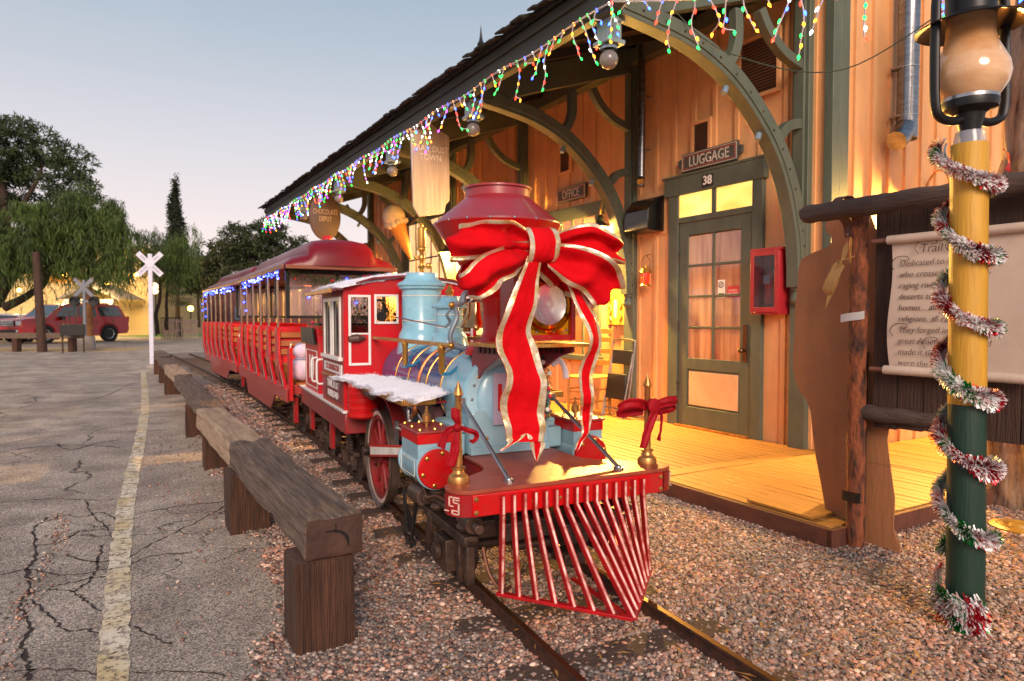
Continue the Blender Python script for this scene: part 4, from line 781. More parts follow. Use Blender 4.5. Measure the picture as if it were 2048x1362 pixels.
# --- domes
d1 = new_obj('sand_dome', None, loco); c = (0, 2.09, 0)
g = MB(); g.lathe([(.178, 1.03), (.172, 1.07), (.166, 1.12), (.164, 1.15), (.158, 1.18), (.145, 1.20), (.137, 1.225), (.137, 1.48), (.145, 1.49)], c, 40); g.build('dome_body', BLUE, d1)
g = MB(); g.lathe([(.145, 1.488), (.158, 1.492), (.160, 1.505), (.170, 1.512), (.172, 1.525), (.160, 1.535), (.135, 1.545), (.118, 1.56), (.108, 1.585), (.106, 1.60), (.095, 1.603), (0, 1.603)], c, 40); g.build('dome_cap', BLUE, d1)
g = MB(); [g.lathe([(.138, z), (.1395, z+.001), (.1395, z+.005), (.138, z+.006)], c, 40) for z in (1.44, 1.27)]; g.build('pinstripe', WHITE, d1)
wh = new_obj('steam_whistle', None, loco)
g = MB(); g.lathe([(.014, 1.60), (.016, 1.63), (.03, 1.645), (.018, 1.655), (.014, 1.68), (.022, 1.70), (.022, 1.72), (.012, 1.735), (.018, 1.755), (.036, 1.765), (.036, 1.775), (.026, 1.785), (.028, 1.80), (.028, 1.915), (.022, 1.92), (.012, 1.925), (.012, 1.94), (.014, 1.945), (.012, 1.95), (0, 1.95)], c, 20); g.ball((.05, 2.09, 1.655), .022, n=10); g.ball((-.04, 2.09, 1.71), .016, n=10); g.cyl((-.04, 2.09, 1.6), (-.04, 2.09, 1.73), .005, 6); g.build('whistle_body', BRASS, wh)
d2 = new_obj('steam_dome', None, loco); c = (0, 1.53, 0)
g = MB(); g.lathe([(.128, 1.08), (.118, 1.13), (.112, 1.15), (.110, 1.172), (.095, 1.187), (.085, 1.20), (.083, 1.34), (.09, 1.35)], c, 32); g.build('dome_body', BLUE, d2)
g = MB(); g.lathe([(.09, 1.348), (.11, 1.352), (.115, 1.365), (.10, 1.375), (.075, 1.385), (.06, 1.40), (.055, 1.42), (.03, 1.43), (0, 1.43)], c, 32); g.build('dome_cap', BLUE, d2)
g = MB(); g.lathe([(.02, 1.43), (.02, 1.44), (.028, 1.455), (.014, 1.475), (.016, 1.48), (0, 1.50)], c, 14); g.build('finial', BRASS, d2)
g = MB(); [g.lathe([(.0845, z), (.086, z+.001), (.086, z+.004), (.0845, z+.005)], c, 32) for z in (1.31, 1.23)]; g.build('pinstripe', WHITE, d2)
# --- bell
bl = new_obj('bell', None, loco); c = (.02, 1.14, 0)
g = MB(); g.lathe([(.092, 1.235), (.096, 1.238), (.088, 1.262), (.068, 1.30), (.058, 1.34), (.052, 1.38), (.040, 1.392), (.02, 1.396), (0, 1.398)], c, 32); g.lathe([(0, 1.38), (.045, 1.375), (.05, 1.34), (.08, 1.25), (.0915, 1.2355)], c, 32); g.build('bell_body', M('polished_bell', '#d8a070', .14, 1, c2='#b07c50', scale=8), bl)
g = MB(); g.tube(bez([(-.13, 1.14, 1.13), (-.14, 1.14, 1.20), (-.10, 1.14, 1.30), (-.115, 1.14, 1.36)], 6), .015, 10); g.tube(bez([(.17, 1.14, 1.13), (.18, 1.14, 1.20), (.145, 1.14, 1.30), (.15, 1.14, 1.36)], 6), .015, 10); g.tube(bez([(-.13, 1.14, 1.15), (-.06, 1.14, 1.12), (.1, 1.14, 1.12), (.17, 1.14, 1.15)], 5), .018, 10); g.tube(bez([(-.12, 1.14, 1.37), (-.07, 1.14, 1.38), (-.05, 1.14, 1.43), (.02, 1.14, 1.44), (.09, 1.14, 1.43), (.11, 1.14, 1.38), (.15, 1.14, 1.37)], 6), .017, 10); g.tube(bez([(-.125, 1.14, 1.36), (-.15, 1.17, 1.31), (-.12, 1.2, 1.27), (-.14, 1.22, 1.24)], 5), .009, 8); g.bx(-.05, .09, 1.09, 1.19, 1.10, 1.125); g.build('yoke', GREYBLUE, bl)
g = MB(); g.cyl((.02, 1.14, 1.39), (.02, 1.14, 1.45), .016, 12); g.ball((-.14, 1.12, 1.365), .018); g.ball((.02, 1.14, 1.235), .018); g.build('bell_nut', BRASS, bl)
g = MB(); g.cyl((-.14, 1.22, 1.24), (-.16, 2.3, 1.30), .005, 6); g.build('bell_cord_rod', STEEL, loco)
# --- headlight
hl = new_obj('headlight', None, loco); U0, U1 = .275, .43
g = MB(); g.bx(-.15, .15, U0, U1, 1.19, 1.205); g.bx(-.15, -.138, U0, U1, 1.205, 1.545); g.bx(.138, .15, U0, U1, 1.205, 1.545); g.bx(-.15, .15, U1, U1+.012, 1.19, 1.545); g.bx(-.165, .165, U0-.02, U1+.02, 1.545, 1.56); g.lathe([(.10, 1.56), (.085, 1.60), (.085, 1.63), (.10, 1.635), (.04, 1.67), (0, 1.675)], (0, .35, 0), 20); g.bx(-.16, -.136, U0-.012, U0+.012, 1.19, 1.545); g.bx(.136, .16, U0-.012, U0+.012, 1.19, 1.545); g.bx(-.136, .136, U0-.012, U0+.012, 1.525, 1.545); g.bx(-.136, .136, U0-.012, U0+.012, 1.19, 1.215); g.build('lamp_box', REDD, hl, bevel=.003)
GOLD = M('polished_gold', '#e0a020', .12, 1, c2='#b87818', scale=3)
g = MB(); g.bx(-.136, .136, U0+.004, U0+.009, 1.215, 1.525); g.build('face_plate', GOLD, hl)
g = MB(); g.lathe([(.094, -.03), (.112, -.022), (.120, -.006), (.134, .0), (.134, .010)], (0.01, U0, 1.355), 44, ax='Y'); g.build('lamp_rim', GOLD, hl)
g = MB(); g.lathe([(0, .013), (.03, .012), (.065, .006), (.095, -.006)], (0.01, U0-.012, 1.355), 36, ax='Y'); g.build('reflector', M('mirror', '#f4f6fc', .10, .95, var=.03), hl)
g = MB(); g.lathe([(0, -.046), (.04, -.042), (.07, -.034), (.0955, -.018)], (0.01, U0, 1.355), 36, ax='Y'); g.build('lens', M('lens_glass', '#b8c4dc', .03, 0, alpha=.14, spec=1, coat=1), hl)
g = MB(); [dome(g, (s*.12+.0, U0+.002, z), .006) for s in (-1, 1) for z in (1.235, 1.50)]; [dome(g, (x, U0+.002, 1.228), .006) for x in (-.04, .05, .1)]; g.build('screws', STEEL, hl)
g = MB(); g.bx(-.245, .225, .24, .60, 1.158, 1.175); [dome(g, (-.22+.06*k, .238, 1.167), .005) for k in range(8)]; g.build('lamp_shelf', BRASS, hl, bevel=.003)
g = MB()
for s in (-1, 1):
    T = frame((s*.17-.006, 0, 0), (0, 1, 0), (0, 0, 1)); 
    g.prism([(.30, 1.157), (.30, 1.13), (.44, 1.10), (.60, 1.03), (.66, .98), (.68, .94), (.72, .93), (.72, 1.0), (.74, 1.08), (.70, 1.157)], .014, T)
    g.ball((s*.17, .70, 1.02), .02, n=10); g.ball((s*.17, .72, .96), .018, n=10)
g.bx(-.17, .17, .69, .705, 1.09, 1.157)
g.build('lamp_bracket', M('bracket_maroon', '#7a1a2a', .35, coat=.3), hl, bevel=.003)
g = MB(); [g.cyl((s*.182, .40+.055*k, 1.135), (s*.158, .40+.055*k, 1.135), .016, 12) for s in (-1, 1) for k in range(5)]; g.build('bracket_holes', BLACK, hl)
# --- cab
CAB = M('cab_red', (.52, .003, .010), .42, 0, c2=(.44, .003, .010), scale=3, coat=.08, spec=.3, grime=.3)
cb = new_obj('cab', None, loco); T = frame((0, 2.30, 0), (1, 0, 0), (0, 0, 1)); CU, CR = 2.30, 3.12
holes = [(-.468, -.31, .955, 1.452), (-.285, -.108, 1.246, 1.458)]; holes += [(-b, -a, c_, d_) for a, b, c_, d_ in holes]
def grid_wall(x0, x1, z0, z1, holes, y0, y1, g, side=False):
    xs = sorted({x0, x1, *[h[0] for h in holes], *[h[1] for h in holes]}); zs = sorted({z0, z1, *[h[2] for h in holes], *[h[3] for h in holes]})
    for a, b in zip(xs, xs[1:]):
        for c_, d_ in zip(zs, zs[1:]):
            mx_, mz = (a+b)/2, (c_+d_)/2
            if any(h[0] < mx_ < h[1] and h[2] < mz < h[3] for h in holes): continue
            (g.bx(y0, y1, a, b, c_, d_) if side else g.bx(a, b, y0, y1, c_, d_))
H = [(a, b, c_, d_) for a, b, c_, d_ in holes]; Hopen = [(a+.0, b, 1.18 if (d_-c_) > .3 else c_, d_) for a, b, c_, d_ in H]
g = MB(); grid_wall(-.50, .50, .63, 1.49, Hopen, CU, CU+.018, g); g.prism([(-.5, 1.49), (.5, 1.49), (.5, 1.50), (.3, 1.56), (0, 1.585), (-.3, 1.56), (-.5, 1.50)], -.018, T); g.build('front_wall', CAB, cb)
WF = M('white_trim', '#d9d4d2', .4, var=.07, scale=20)
for a, b, c_, d_ in H:
    f = .018; g = MB(); g.bx(a, a+f, CU-.012, CU+.0, c_, d_); g.bx(b-f, b, CU-.012, CU+.0, c_, d_); g.bx(a+f, b-f, CU-.012, CU, d_-f, d_); g.bx(a+f, b-f, CU-.012, CU, c_, c_+f)
    if d_-c_ > .3: g.bx(a+f, b-f, CU-.006, CU, 1.172, 1.185)
    g.build('window_frame', WF, cb, bevel=.004)
for s in (-1, 1):
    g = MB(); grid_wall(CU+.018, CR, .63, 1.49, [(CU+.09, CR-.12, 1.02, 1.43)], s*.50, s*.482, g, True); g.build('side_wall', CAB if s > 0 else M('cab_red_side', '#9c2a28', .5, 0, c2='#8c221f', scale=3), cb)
    g = MB(); a, b = CU+.09, CR-.12; X0_, X1_ = s*.512, s*.50
    g.bx(s*.498, s*.494, a, b, 1.02, 1.43); g.build('shade_pane', M('cab_shade_pane', '#1a1c1a', .06, alpha=.7, spec=.8), cb); g = MB(); g.bx(X0_, X1_, a-.01, a+.025, 1.0, 1.44); g.bx(X0_, X1_, b-.025, b+.01, 1.0, 1.44); g.bx(X0_, X1_, a+.025, b-.025, 1.41, 1.44); g.bx(s*.53, X1_, a-.05, b+.05, .985, 1.012); m_ = (a+b)/2; g.bx(X0_, X1_, m_-.055, m_-.02, 1.012, 1.41); g.bx(X0_, X1_, m_+.02, m_+.055, 1.012, 1.41); g.build('side_window_frame', WF, cb, bevel=.003)  # dark see-through sheet added to stand for the shaded cab interior
    g = MB(); g.bx(X0_, s*.5, CU+.0, CR, .845, .862); g.build('gold_moulding', BRASSD, cb)
g = MB(); g.bx(-.48, .48, CR-.02, CR, .63, .95); g.bx(-.48, -.3, CR-.02, CR, .95, 1.49); g.bx(.3, .48, CR-.02, CR, .95, 1.49); g.build('rear_wall', CAB, cb)
g = MB(); pr = [(-.60, 1.472), (-.5, 1.498), (-.3, 1.56), (0, 1.588), (.3, 1.56), (.5, 1.498), (.60, 1.472)]; g.prism(pr+[(x, z+.016) for x, z in reversed(pr)], -1.0, frame((0, CU-.04, 0), (1, 0, 0), (0, 0, 1))); g.build('cab_roof', M('cab_roof_red', '#7c1c24', .4, c2='#611820', scale=5), cb)
g = MB(); g.bx(-.612, -.588, CU-.05, CR+.18, 1.462, 1.492); g.bx(.588, .612, CU-.05, CR+.18, 1.462, 1.492); g.build('gutter', BRASSD, cb, bevel=.003)
pl_ = new_obj('name_plate', None, cb); g = MB(); g.bx(-.507, -.5, CU+.06, CR-.1, .885, .955); g.build('plate', WF, pl_); text('lettering', 'C.P. HUNTINGTON', .06, LT(-.5085, (CU+.06+CR-.1)/2, .92) @ Matrix.Translation((0, 0, 0)), REDD, pl_, .001, sx=.95, offset=.001)
pl_ = new_obj('railroad_plate', None, cb); g = MB(); g.bx(-.506, -.5, CU+.05, CR-.14, .68, .83); g.build('plate', M('plate_maroon', '#6e2028', .4), pl_); text('lettering', 'TRAIL DUST\nRAILROAD', .072, LT(-.5075, CU+.375, .755), WF, pl_, .001, sx=1.15, offset=.001)
g = MB(); [dome(g, (-.501, u, z), .006, 8, (1, 0, 0)) for z in (.98, .865, .65) for u in np.linspace(CU+.04, CR-.05, 9)]; g.build('rivets', BRASSD, cb)
# cab contents glimpsed through the windows
g = MB(); g.cyl((0, 2.34, 1.15), (0, 2.40, 1.15), .17, 24); g.tube(bez([(-.15, 2.42, 1.33), (-.2, 2.45, 1.42), (-.25, 2.5, 1.38), (-.22, 2.5, 1.28)], 5), .008, 6); g.cyl((-.2, 2.4, 1.3), (-.2, 2.44, 1.3), .035, 14); g.cyl((.2, 2.4, 1.3), (.2, 2.44, 1.3), .035, 14); g.tube([(-.18, 2.42, 1.24), (-.18, 2.45, 1.40)], .008, 6); g.build('backhead', BLACK, cb)
g = MB(); g.tube([(-.35, 2.29, 1.148), (-.41, 2.285, 1.147), (-.47, 2.283, 1.142)], .02, 10, rs=[.012, .045, .03], flat=.7); g.build('rail_end_knob', M('knob_brown', '#5a4038', .5), cb)
# finned air tank
for s in (-1, 1):
    tk = new_obj('air_tank', None, loco); c = (s*.40, 2.16, 0); g = MB(); pf = [(0, .60), (.09, .605), (.10, .615)]
    for k in range(4): z = .62+.05*k; pf += [(.108, z), (.108, z+.03), (.098, z+.036), (.098, z+.046)]
    pf += [(.10, .82), (.09, .85), (.06, .865), (0, .87)]; g.lathe(pf, c, 28); g.build('ribbed_body', RED, tk)
    g = MB(); g.tube([(s*.40, 2.10, .80), (s*.40, 1.90, .79)], .035, 12); g.build('air_hose', M('hose_brown', '#5a3a32', .5), tk)
# --- rear frame and tender
RF = M('frame_red', '#8e1f24', .42, 0, c2='#7c1a1f', scale=3, coat=.2, grime=.4)
g = MB(); g.bx(-.50, .50, CU-.02, 4.30, .475, .622); g.build('rear_frame', RF, loco, bevel=.01)
g = MB(); g.bx(-.515, -.44, CU-.035, 4.30, .624, .642); g.bx(.44, .515, CU-.035, 4.30, .624, .642); g.bx(-.44, -.2, CU-.035, CU+.02, .624, .642); g.build('white_running_strip', WF, loco, bevel=.002)
g = MB(); [dome(g, (-.516, u, .633), .007, 8, (1, 0, 0)) for u in np.linspace(2.35, 4.25, 26)]; g.build('strip_rivets', BLACK, loco)
tn = new_obj('tender_box', None, loco)
g = MB(); g.prism([(3.42, .63), (4.15, .63), (4.15, 1.16), (4.10, 1.22), (3.52, 1.22), (3.42, 1.05)], .96, frame((-.48, 0, 0), (0, 1, 0), (0, 0, 1))); g.build('tender_body', CAB, tn, bevel=.008)
g = MB(); g.prism([(3.46, 1.06), (4.20, 1.06), (4.24, 1.20), (3.58, 1.20)], -.014, frame((-.495, 0, 0), (0, 1, 0), (0, 0, 1))); g.bx(-.46, .46, 3.55, 4.1, 1.21, 1.24); g.build('tender_top', BLACK, tn)
g = MB(); [g.bx(-.485, -.481, a, b, c_, d_) for a, b, c_, d_ in ((3.50, 4.08, .995, 1.003), (3.50, 4.08, .675, .683), (3.50, 3.508, .683, .995), (4.072, 4.08, .683, .995))]; g.build('panel_border', WF, tn)
text('number', '10', .30, LT(-.484, 3.80, .84), WF, tn, .002, sx=1.0, offset=.004)
g = MB(); [g.tube(bez([(-.485, u, .95), (-.53, u, .94), (-.535, u, .86), (-.53, u, .76), (-.485, u, .75)], 5), .009, 8) for u in (3.44, 3.2)]; g.build('grab_rail', WF, tn)
g = MB(); g.bx(-.3, -.1, 3.0, 3.3, .66, .86); g.bx(-.46, -.40, 3.16, 3.36, .66, 1.0); g.build('controls_box', M('control_blue', '#2a4aa0', .4, c2='#c8ccd8', scale=3, contrast=.5), tn)
g = MB(); g.box((-.45, 3.98, .40), (.03, .10, .28), rx=-.0); g.box((-.45, 3.02, .36), (.03, .08, .22)); g.build('step_hanger', REDD, tn)
# --- running gear, dark and greasy
def truck(u, parent, r=.13, sp=.3, w=.30):
    tr = new_obj('truck', None, parent)
    for s in (-1, 1):
        for du in (-sp/2, sp/2):
            g = MB(); T = Matrix.Translation((s*w, u+du, r+.07)) @ Matrix.Rotation(R(90), 4, 'Y'); g.lathe([(0, -.02), (r-.03, -.02), (r, -.03), (r, .02), (r-.02, .025), (r-.03, .01), (.04, .01), (.035, .04), (0, .04)], (0, 0, 0), 26, T=T); g.build('wheel', IRON, tr)
            g = MB(); g.bx(s*(w+.05), s*(w+.10), u+du-.035, u+du+.035, r+.02, r+.13); g.cyl((s*(w+.10), u+du, r+.07), (s*(w+.125), u+du, r+.07), .026, 12); g.build('axle_box', IRON, tr, bevel=.005)
        g = MB(); g.bx(s*(w+.045), s*(w+.085), u-sp/2-.08, u+sp/2+.08, r+.13, r+.16); [g.lathe([(.026, r+.15+.012*k) if k % 2 else (.019, r+.15+.012*k) for k in range(9)], (s*(w+.065), u+d_, 0), 12) for d_ in (-.04, .04)]; g.bx(s*(w+.04), s*(w+.09), u-.1, u+.1, r+.25, r+.28); g.build('side_frame', IRON, tr, bevel=.004)
    g = MB(); [g.cyl((-w, u+d_, r+.07), (w, u+d_, r+.07), .02, 10) for d_ in (-sp/2, sp/2)]; g.bx(-w, w, u-.05, u+.05, r+.14, r+.26); g.build('bolster', IRON, tr)
truck(2.75, loco); truck(3.78, loco)
# leading pony truck and pilot fittings
tr = new_obj('leading_truck', None, loco)
for s in (-1, 1):
    g = MB(); T = Matrix.Translation((s*.30, .52, .20)) @ Matrix.Rotation(R(90), 4, 'Y'); g.lathe([(0, -.02), (.10, -.02), (.125, -.035), (.125, .02), (.10, .025), (.04, .01), (.035, .05), (0, .05)], (0, 0, 0), 26, T=T); g.build('wheel', IRON, tr)
    g = MB(); g.bx(s*.36, s*.43, .43, .60, .12, .27); g.cyl((s*.43, .515, .20), (s*.46, .515, .20), .04, 14); g.bx(s*.35, s*.42, .22, .80, .30, .345); g.bx(s*.36, s*.40, .24, .28, .12, .31); g.bx(s*.36, s*.40, .34, .375, .10, .31); g.bx(s*.35, s*.41, .22, .40, .30, .33); g.box((s*.40, .70, .25), (.05, .06, .16), rx=.3); g.build('pedestal', IRON, tr, bevel=.006)
    g = MB(); [g.lathe([(.04, .35+.018*k) if k % 2 else (.028, .35+.018*k) for k in range(7)], (s*.385, u, 0), 14) for u in (.30, .66)]; g.build('coil_spring', M('spring_brown', '#5a463c', .5, .5), tr)
    g = MB(); g.cyl((s*.40, .80, .38), (s*.40, .98, .37), .05, 16); g.cyl((s*.40, .76, .38), (s*.40, .80, .38), .03, 12); g.cyl((s*.38, .20, .40), (s*.38, .32, .41), .042, 16); g.cyl((s*.38, .14, .395), (s*.38, .20, .40), .022, 12); g.cyl((s*.40, .5, .41), (s*.40, .76, .40), .016, 8); g.build('brake_cylinder', M('greasy_brown', '#6a5248', .45, .4, c2='#42322c', scale=12), tr, bevel=.004)
    g = MB(); g.box((s*.43, .92, .22), (.012, .03, .30), rx=.35); g.box((s*.43, 1.06, .22), (.012, .03, .30), rx=-.2); g.box((s*.43, .99, .12), (.012, .2, .02)); [g.box((s*.43, .99, .16+.03*k), (.008, .14, .008), rx=.4) for k in range(4)]; g.build('step_iron', BLACK, tr)
    g = MB(); g.tube(bez([(s*.38, .36, .42), (s*.44, .5, .46), (s*.45, .62, .43), (s*.42, .78, .47)], 5), .009, 6); g.tube(bez([(s*.34, .2, .30), (s*.33, .16, .2), (s*.30, .10, .14), (s*.28, .05, .17)], 5), .008, 6); g.build('brake_pipe', COPPER if s > 0 else M('dull_copper', '#6b4636', .5, .7), tr)
g = MB(); g.bx(-.36, .36, .30, .36, .30, .38); g.bx(-.34, .34, .70, .76, .28, .36); g.bx(-.06, .06, -.02, .6, .33, .42); g.cyl((-.34, .52, .2), (.34, .52, .2), .025, 10); g.bx(-.3, .3, .1, .14, .34, .42); g.cyl((.2, .2, .28), (-.2, .2, .28), .02, 10); g.box((0, .05, .26), (.1, .12, .05)); g.build('truck_frame', IRON, tr, bevel=.006)
# ------------------------------------------------------------ dressing on the locomotive
def cotton(name, label, corners, nx, ny, h, fr):      # corners in world space: bilinear sheet
    a, b, c_, d_ = [Vector(q) for q in corners]; t = None; g = MB(); vs = []
    def top(i, j):
        s_, t2 = i/nx, j/ny; p = a.lerp(b, s_).lerp(d_.lerp(c_, s_), t2); e = min(i, nx-i)/nx, min(j, ny-j)/ny
        nn = mnoise.noise(p*9); n2 = mnoise.noise(p*30); w = mnoise.noise(p*6+Vector((9, 2, 4)))
        edgef = min(1, e[0]*12)*min(1, e[1]*5)
        q = p+(b-a).normalized()*(w*.05 if e[0] < .03 else 0)+(d_-a).normalized()*(fr*w*1.6 if j in (0, ny) else fr*w*.5)
        return q+Vector((0, 0, h*(.2+.6*edgef)+.016*nn+.010*n2+.006*mnoise.noise(p*70))), q
    for j in range(ny+1):
        for i in range(nx+1): vs.append(top(i, j)[0])
    off = len(vs)
    for j in range(ny+1):
        for i in range(nx+1): vs.append(top(i, j)[1]+Vector((0, 0, -.004-.012*abs(mnoise.noise(vs[j*(nx+1)+i]*20)))))
    W = nx+1; fs = [(j*W+i, j*W+i+1, (j+1)*W+i+1, (j+1)*W+i) for j in range(ny) for i in range(nx)]; fs += [tuple(off+q for q in reversed(f)) for f in fs]
    bd = [(i, 0) for i in range(nx)]+[(nx, j) for j in range(ny)]+[(i, ny) for i in range(nx, 0, -1)]+[(0, j) for j in range(ny, 0, -1)]
    for k in range(len(bd)): (i, j), (i2, j2) = bd[k], bd[(k+1) % len(bd)]; fs.append((j*W+i, off+j*W+i, off+j2*W+i2, j2*W+i2))
    base = len(vs); g.add(vs, fs)
    for k in range(16000):      # loose fibres, denser on the rim
        if k % 2: i = random.randrange(nx+1); j = random.choice((0, ny))
        else: i = random.randrange(nx+1); j = random.randrange(ny+1)
        p = Vector(vs[j*W+i])+Vector((random.uniform(-.015, .015), random.uniform(-.015, .015), -.004)); d = Vector((random.uniform(-1, 1), random.uniform(-1, 1), random.uniform(-.5, .5))).normalized()*random.uniform(.010, .036); n_ = d.cross(Vector((random.random(), random.random(), 1))).normalized()*.0010
        g.add([p-n_, p+n_, p+d+n_*.3], [(0, 1, 2)])
    return tag(g.build(name, M('cotton', '#dfe0ec', .95, var=.04, sub=.0, sheen=.4, bump=.4, bscale=80), smooth=80), label, 'artificial snow')
cotton('cotton_snow', 'white cotton snow draped over the running board of the locomotive', [LP(-.25, .66+.2, .90), LP(-.25, 2.28, .868), LP(-.53, 2.50, .862), LP(-.47, .80, .868)], 60, 14, .035, .045)
cotton('cotton_snow', 'white cotton snow lying across the cab roof', [LP(-.56, 2.27, 1.50), LP(-.56, 3.15, 1.50), LP(-.02, 3.15, 1.612), LP(-.02, 2.27, 1.60)], 40, 24, .035, .02)
cotton('cotton_snow', 'white cotton snow on the right half of the cab roof behind the bow', [LP(.02, 2.27, 1.60), LP(.02, 3.15, 1.61), LP(.56, 3.15, 1.50), LP(.56, 2.27, 1.50)], 40, 24, .035, .02)
# big bow: every ribbon is a strip between two wired edges, red velvet with gold borders
VEL = M('red_velvet', (.60, .002, .007), .85, 0, c2=(.46, .001, .005), scale=5, spec=.12, bump=.5, bscale=22); GLD = M('gold_edge', '#e8dcc8', .32, .55, c2='#c8a868', scale=20, bump=.8, bscale=26, contrast=.3)
def ribbon(name, A, B, parent, amp=.012, waves=3, gw=.13, t=.003, n=8, ph=0, gold=True, mats=None, bulge=.0):
    PA, PB = bez(A, n), bez(B, n); k = len(PA); m = 19; vs = []; g = MB()
    for side in (0, 1):
        for i in range(k):
            d = (PA[min(i+1, k-1)]-PA[max(i-1, 0)]); w = PB[i]-PA[i]; nn = d.cross(w); nn = nn.normalized() if nn.length > 1e-9 else Vector((0, -1, 0))
            for j in range(m):
                s_ = j/(m-1); off = amp*math.sin(s_*math.pi*waves+ph+i*.10)*min(1, (i+2)/8)+amp*.7*math.sin(i*.55+ph+s_*2)+.009*mnoise.noise((PA[i]+w*s_)*16)+.004*mnoise.noise((PA[i]+w*s_)*42)+(.007*abs(mnoise.noise((PA[i]+w*s_)*26+Vector((4, 1, 8)))) if len(PA) > 30 else 0)
                vs.append(PA[i]+w*s_+nn*(off+(t if side else 0)+bulge*math.sin(math.pi*s_)*min(1, i/8, (k-1-i)/8)))
    fs = []; ms = []
    for side in (0, 1):
        o = side*k*m
        for i in range(k-1):
            for j in range(m-1):
                f = (o+i*m+j, o+i*m+j+1, o+(i+1)*m+j+1, o+(i+1)*m+j); fs.append(f if side else tuple(reversed(f))); s_ = (j+.5)/(m-1); ms.append(1 if gold and (.02 < s_ < gw or s_ > 1-gw) else 0)
    o = k*m
    for i in range(k-1):
        for j in (0, m-1): fs.append((i*m+j, (i+1)*m+j, o+(i+1)*m+j, o+i*m+j)); ms.append(0)
    for j in range(m-1):
        for i in (0, k-1): fs.append((i*m+j, i*m+j+1, o+i*m+j+1, o+i*m+j)); ms.append(0)
    g.add(vs, fs); g.m = ms; ob = g.build(name, mats or [VEL, GLD], parent, smooth=70); sd = ob.modifiers.new('s', 'SUBSURF'); sd.levels = sd.render_levels = 1; return ob
bow = thing('gift_bow', 'huge red bow with gold wired edges tied on the front of the locomotive', 'bow', LO, LR)
UK = .13
def loop(A, B, dep, wrap=.5, **k):     # out along the front, round the end, back behind
    fa = [Vector((v, UK-f*.10*math.sin(math.pi*i/(len(A)-1))-.02*i, z)) for i, (v, z) in enumerate(A) for f in (1,)]
    fb = [Vector((v, UK-.06*math.sin(math.pi*i/(len(B)-1))-.01*i, z)) for i, (v, z) in enumerate(B)]
    ba = [Vector((q.x*.97+A[0][0]*.03, UK+dep*(1-i/len(A))+.03, q.z-.015)) for i, q in enumerate(reversed(fa[:-1]))]; bb = [Vector((q.x*.97+B[0][0]*.03, UK+dep*(1-i/len(B))+.03, q.z+.006)) for i, q in enumerate(reversed(fb[:-1]))]
    ribbon('loop', fa+ba, fb+bb, bow, gw=.135, **k)
loop([(-.160, 1.655), (-.281, 1.693), (-.395, 1.690), (-.478, 1.665)], [(-.160, 1.575), (-.304, 1.56), (-.395, 1.530), (-.535, 1.525)], .13, amp=.018, ph=.5, bulge=.015)
loop([(-.155, 1.625), (-.304, 1.600), (-.417, 1.545), (-.505, 1.468)], [(-.155, 1.52), (-.265, 1.465), (-.339, 1.415), (-.410, 1.375)], .12, amp=.017, ph=2, bulge=.015)
loop([(-.045, 1.66), (.057, 1.697), (.161, 1.677), (.285, 1.625)], [(-.045, 1.585), (.083, 1.58), (.187, 1.555), (.318, 1.538)], .13, amp=.017, ph=1, bulge=.015)
loop([(-.05, 1.62), (.083, 1.598), (.205, 1.535), (.292, 1.435)], [(-.06, 1.515), (-.005, 1.44), (.084, 1.398), (.160, 1.322)], .12, amp=.018, ph=3, bulge=.015)
# knot
kn = [(.088*math.cos(R(a))*.85, .055*math.sin(R(a))) for a in range(0, 361, 24)]
A = [Vector((-.185, UK-.055+y*.0+.055-x*1.0*.0-.0, 1.60))+Vector((0, -y*1.2, x)) for x, y in kn]; B_ = [Vector((-.036, UK, 1.61))+Vector((0, -y*1.2, x)) for x, y in kn]
ribbon('knot', A, B_, bow, amp=.002, waves=1, gw=.16, n=2)
def tail(E1, E2, u0, name='tail', sw=None, notch=None, **k):
    sw = sw or [0]*len(E1); ribbon(name, [Vector((v, u0+s, z)) for (v, z), s in zip(E1, sw)], [Vector((v, u0+s*.6, z)) for (v, z), s in zip(E2, sw)], bow, **k)
T1L = [(-.175, 1.56), (-.25, 1.411), (-.300, 1.285), (-.315, 1.16), (-.283, 1.064), (-.300, .95), (-.272, .82), (-.262, .765)]
T1R = [(-.105, 1.55), (-.125, 1.371), (-.150, 1.242), (-.112, 1.156), (-.091, 1.025), (-.09, .873), (-.085, .80), (-.100, .755)]
tail(T1L, T1R, .11, sw=[0, -.02, .0, .02, -.03, .0, .01, 0], amp=.008, waves=1, gw=.14)
# swallow-tail points
ribbon('tail_point', [Vector((v, .11, z)) for v, z in ((-.262, .77), (-.27, .755), (-.305, .735))], [Vector((v, .108, z)) for v, z in ((-.178, .80), (-.20, .775), (-.30, .73))], bow, amp=.0, gw=.3)
ribbon('tail_point', [Vector((v, .108, z)) for v, z in ((-.178, .80), (-.165, .76), (-.135, .672))], [Vector((v, .11, z)) for v, z in ((-.098, .76), (-.085, .735), (-.130, .668))], bow, amp=.0, gw=.3)
T2L = [(.005, 1.50), (.077, 1.329), (.116, 1.195), (.106, 1.062), (.086, .951), (.125, .86), (.105, .78), (.082, .700)]
T2R = [(.075, 1.47), (.165, 1.329), (.205, 1.194), (.182, 1.059), (.164, .947), (.183, .856), (.145, .79), (.096, .706)]
tail(T2L, T2R, .12, sw=[.02, .0, -.04, .03, -.02, .05, .0, .02], amp=.006, waves=1, gw=.22)
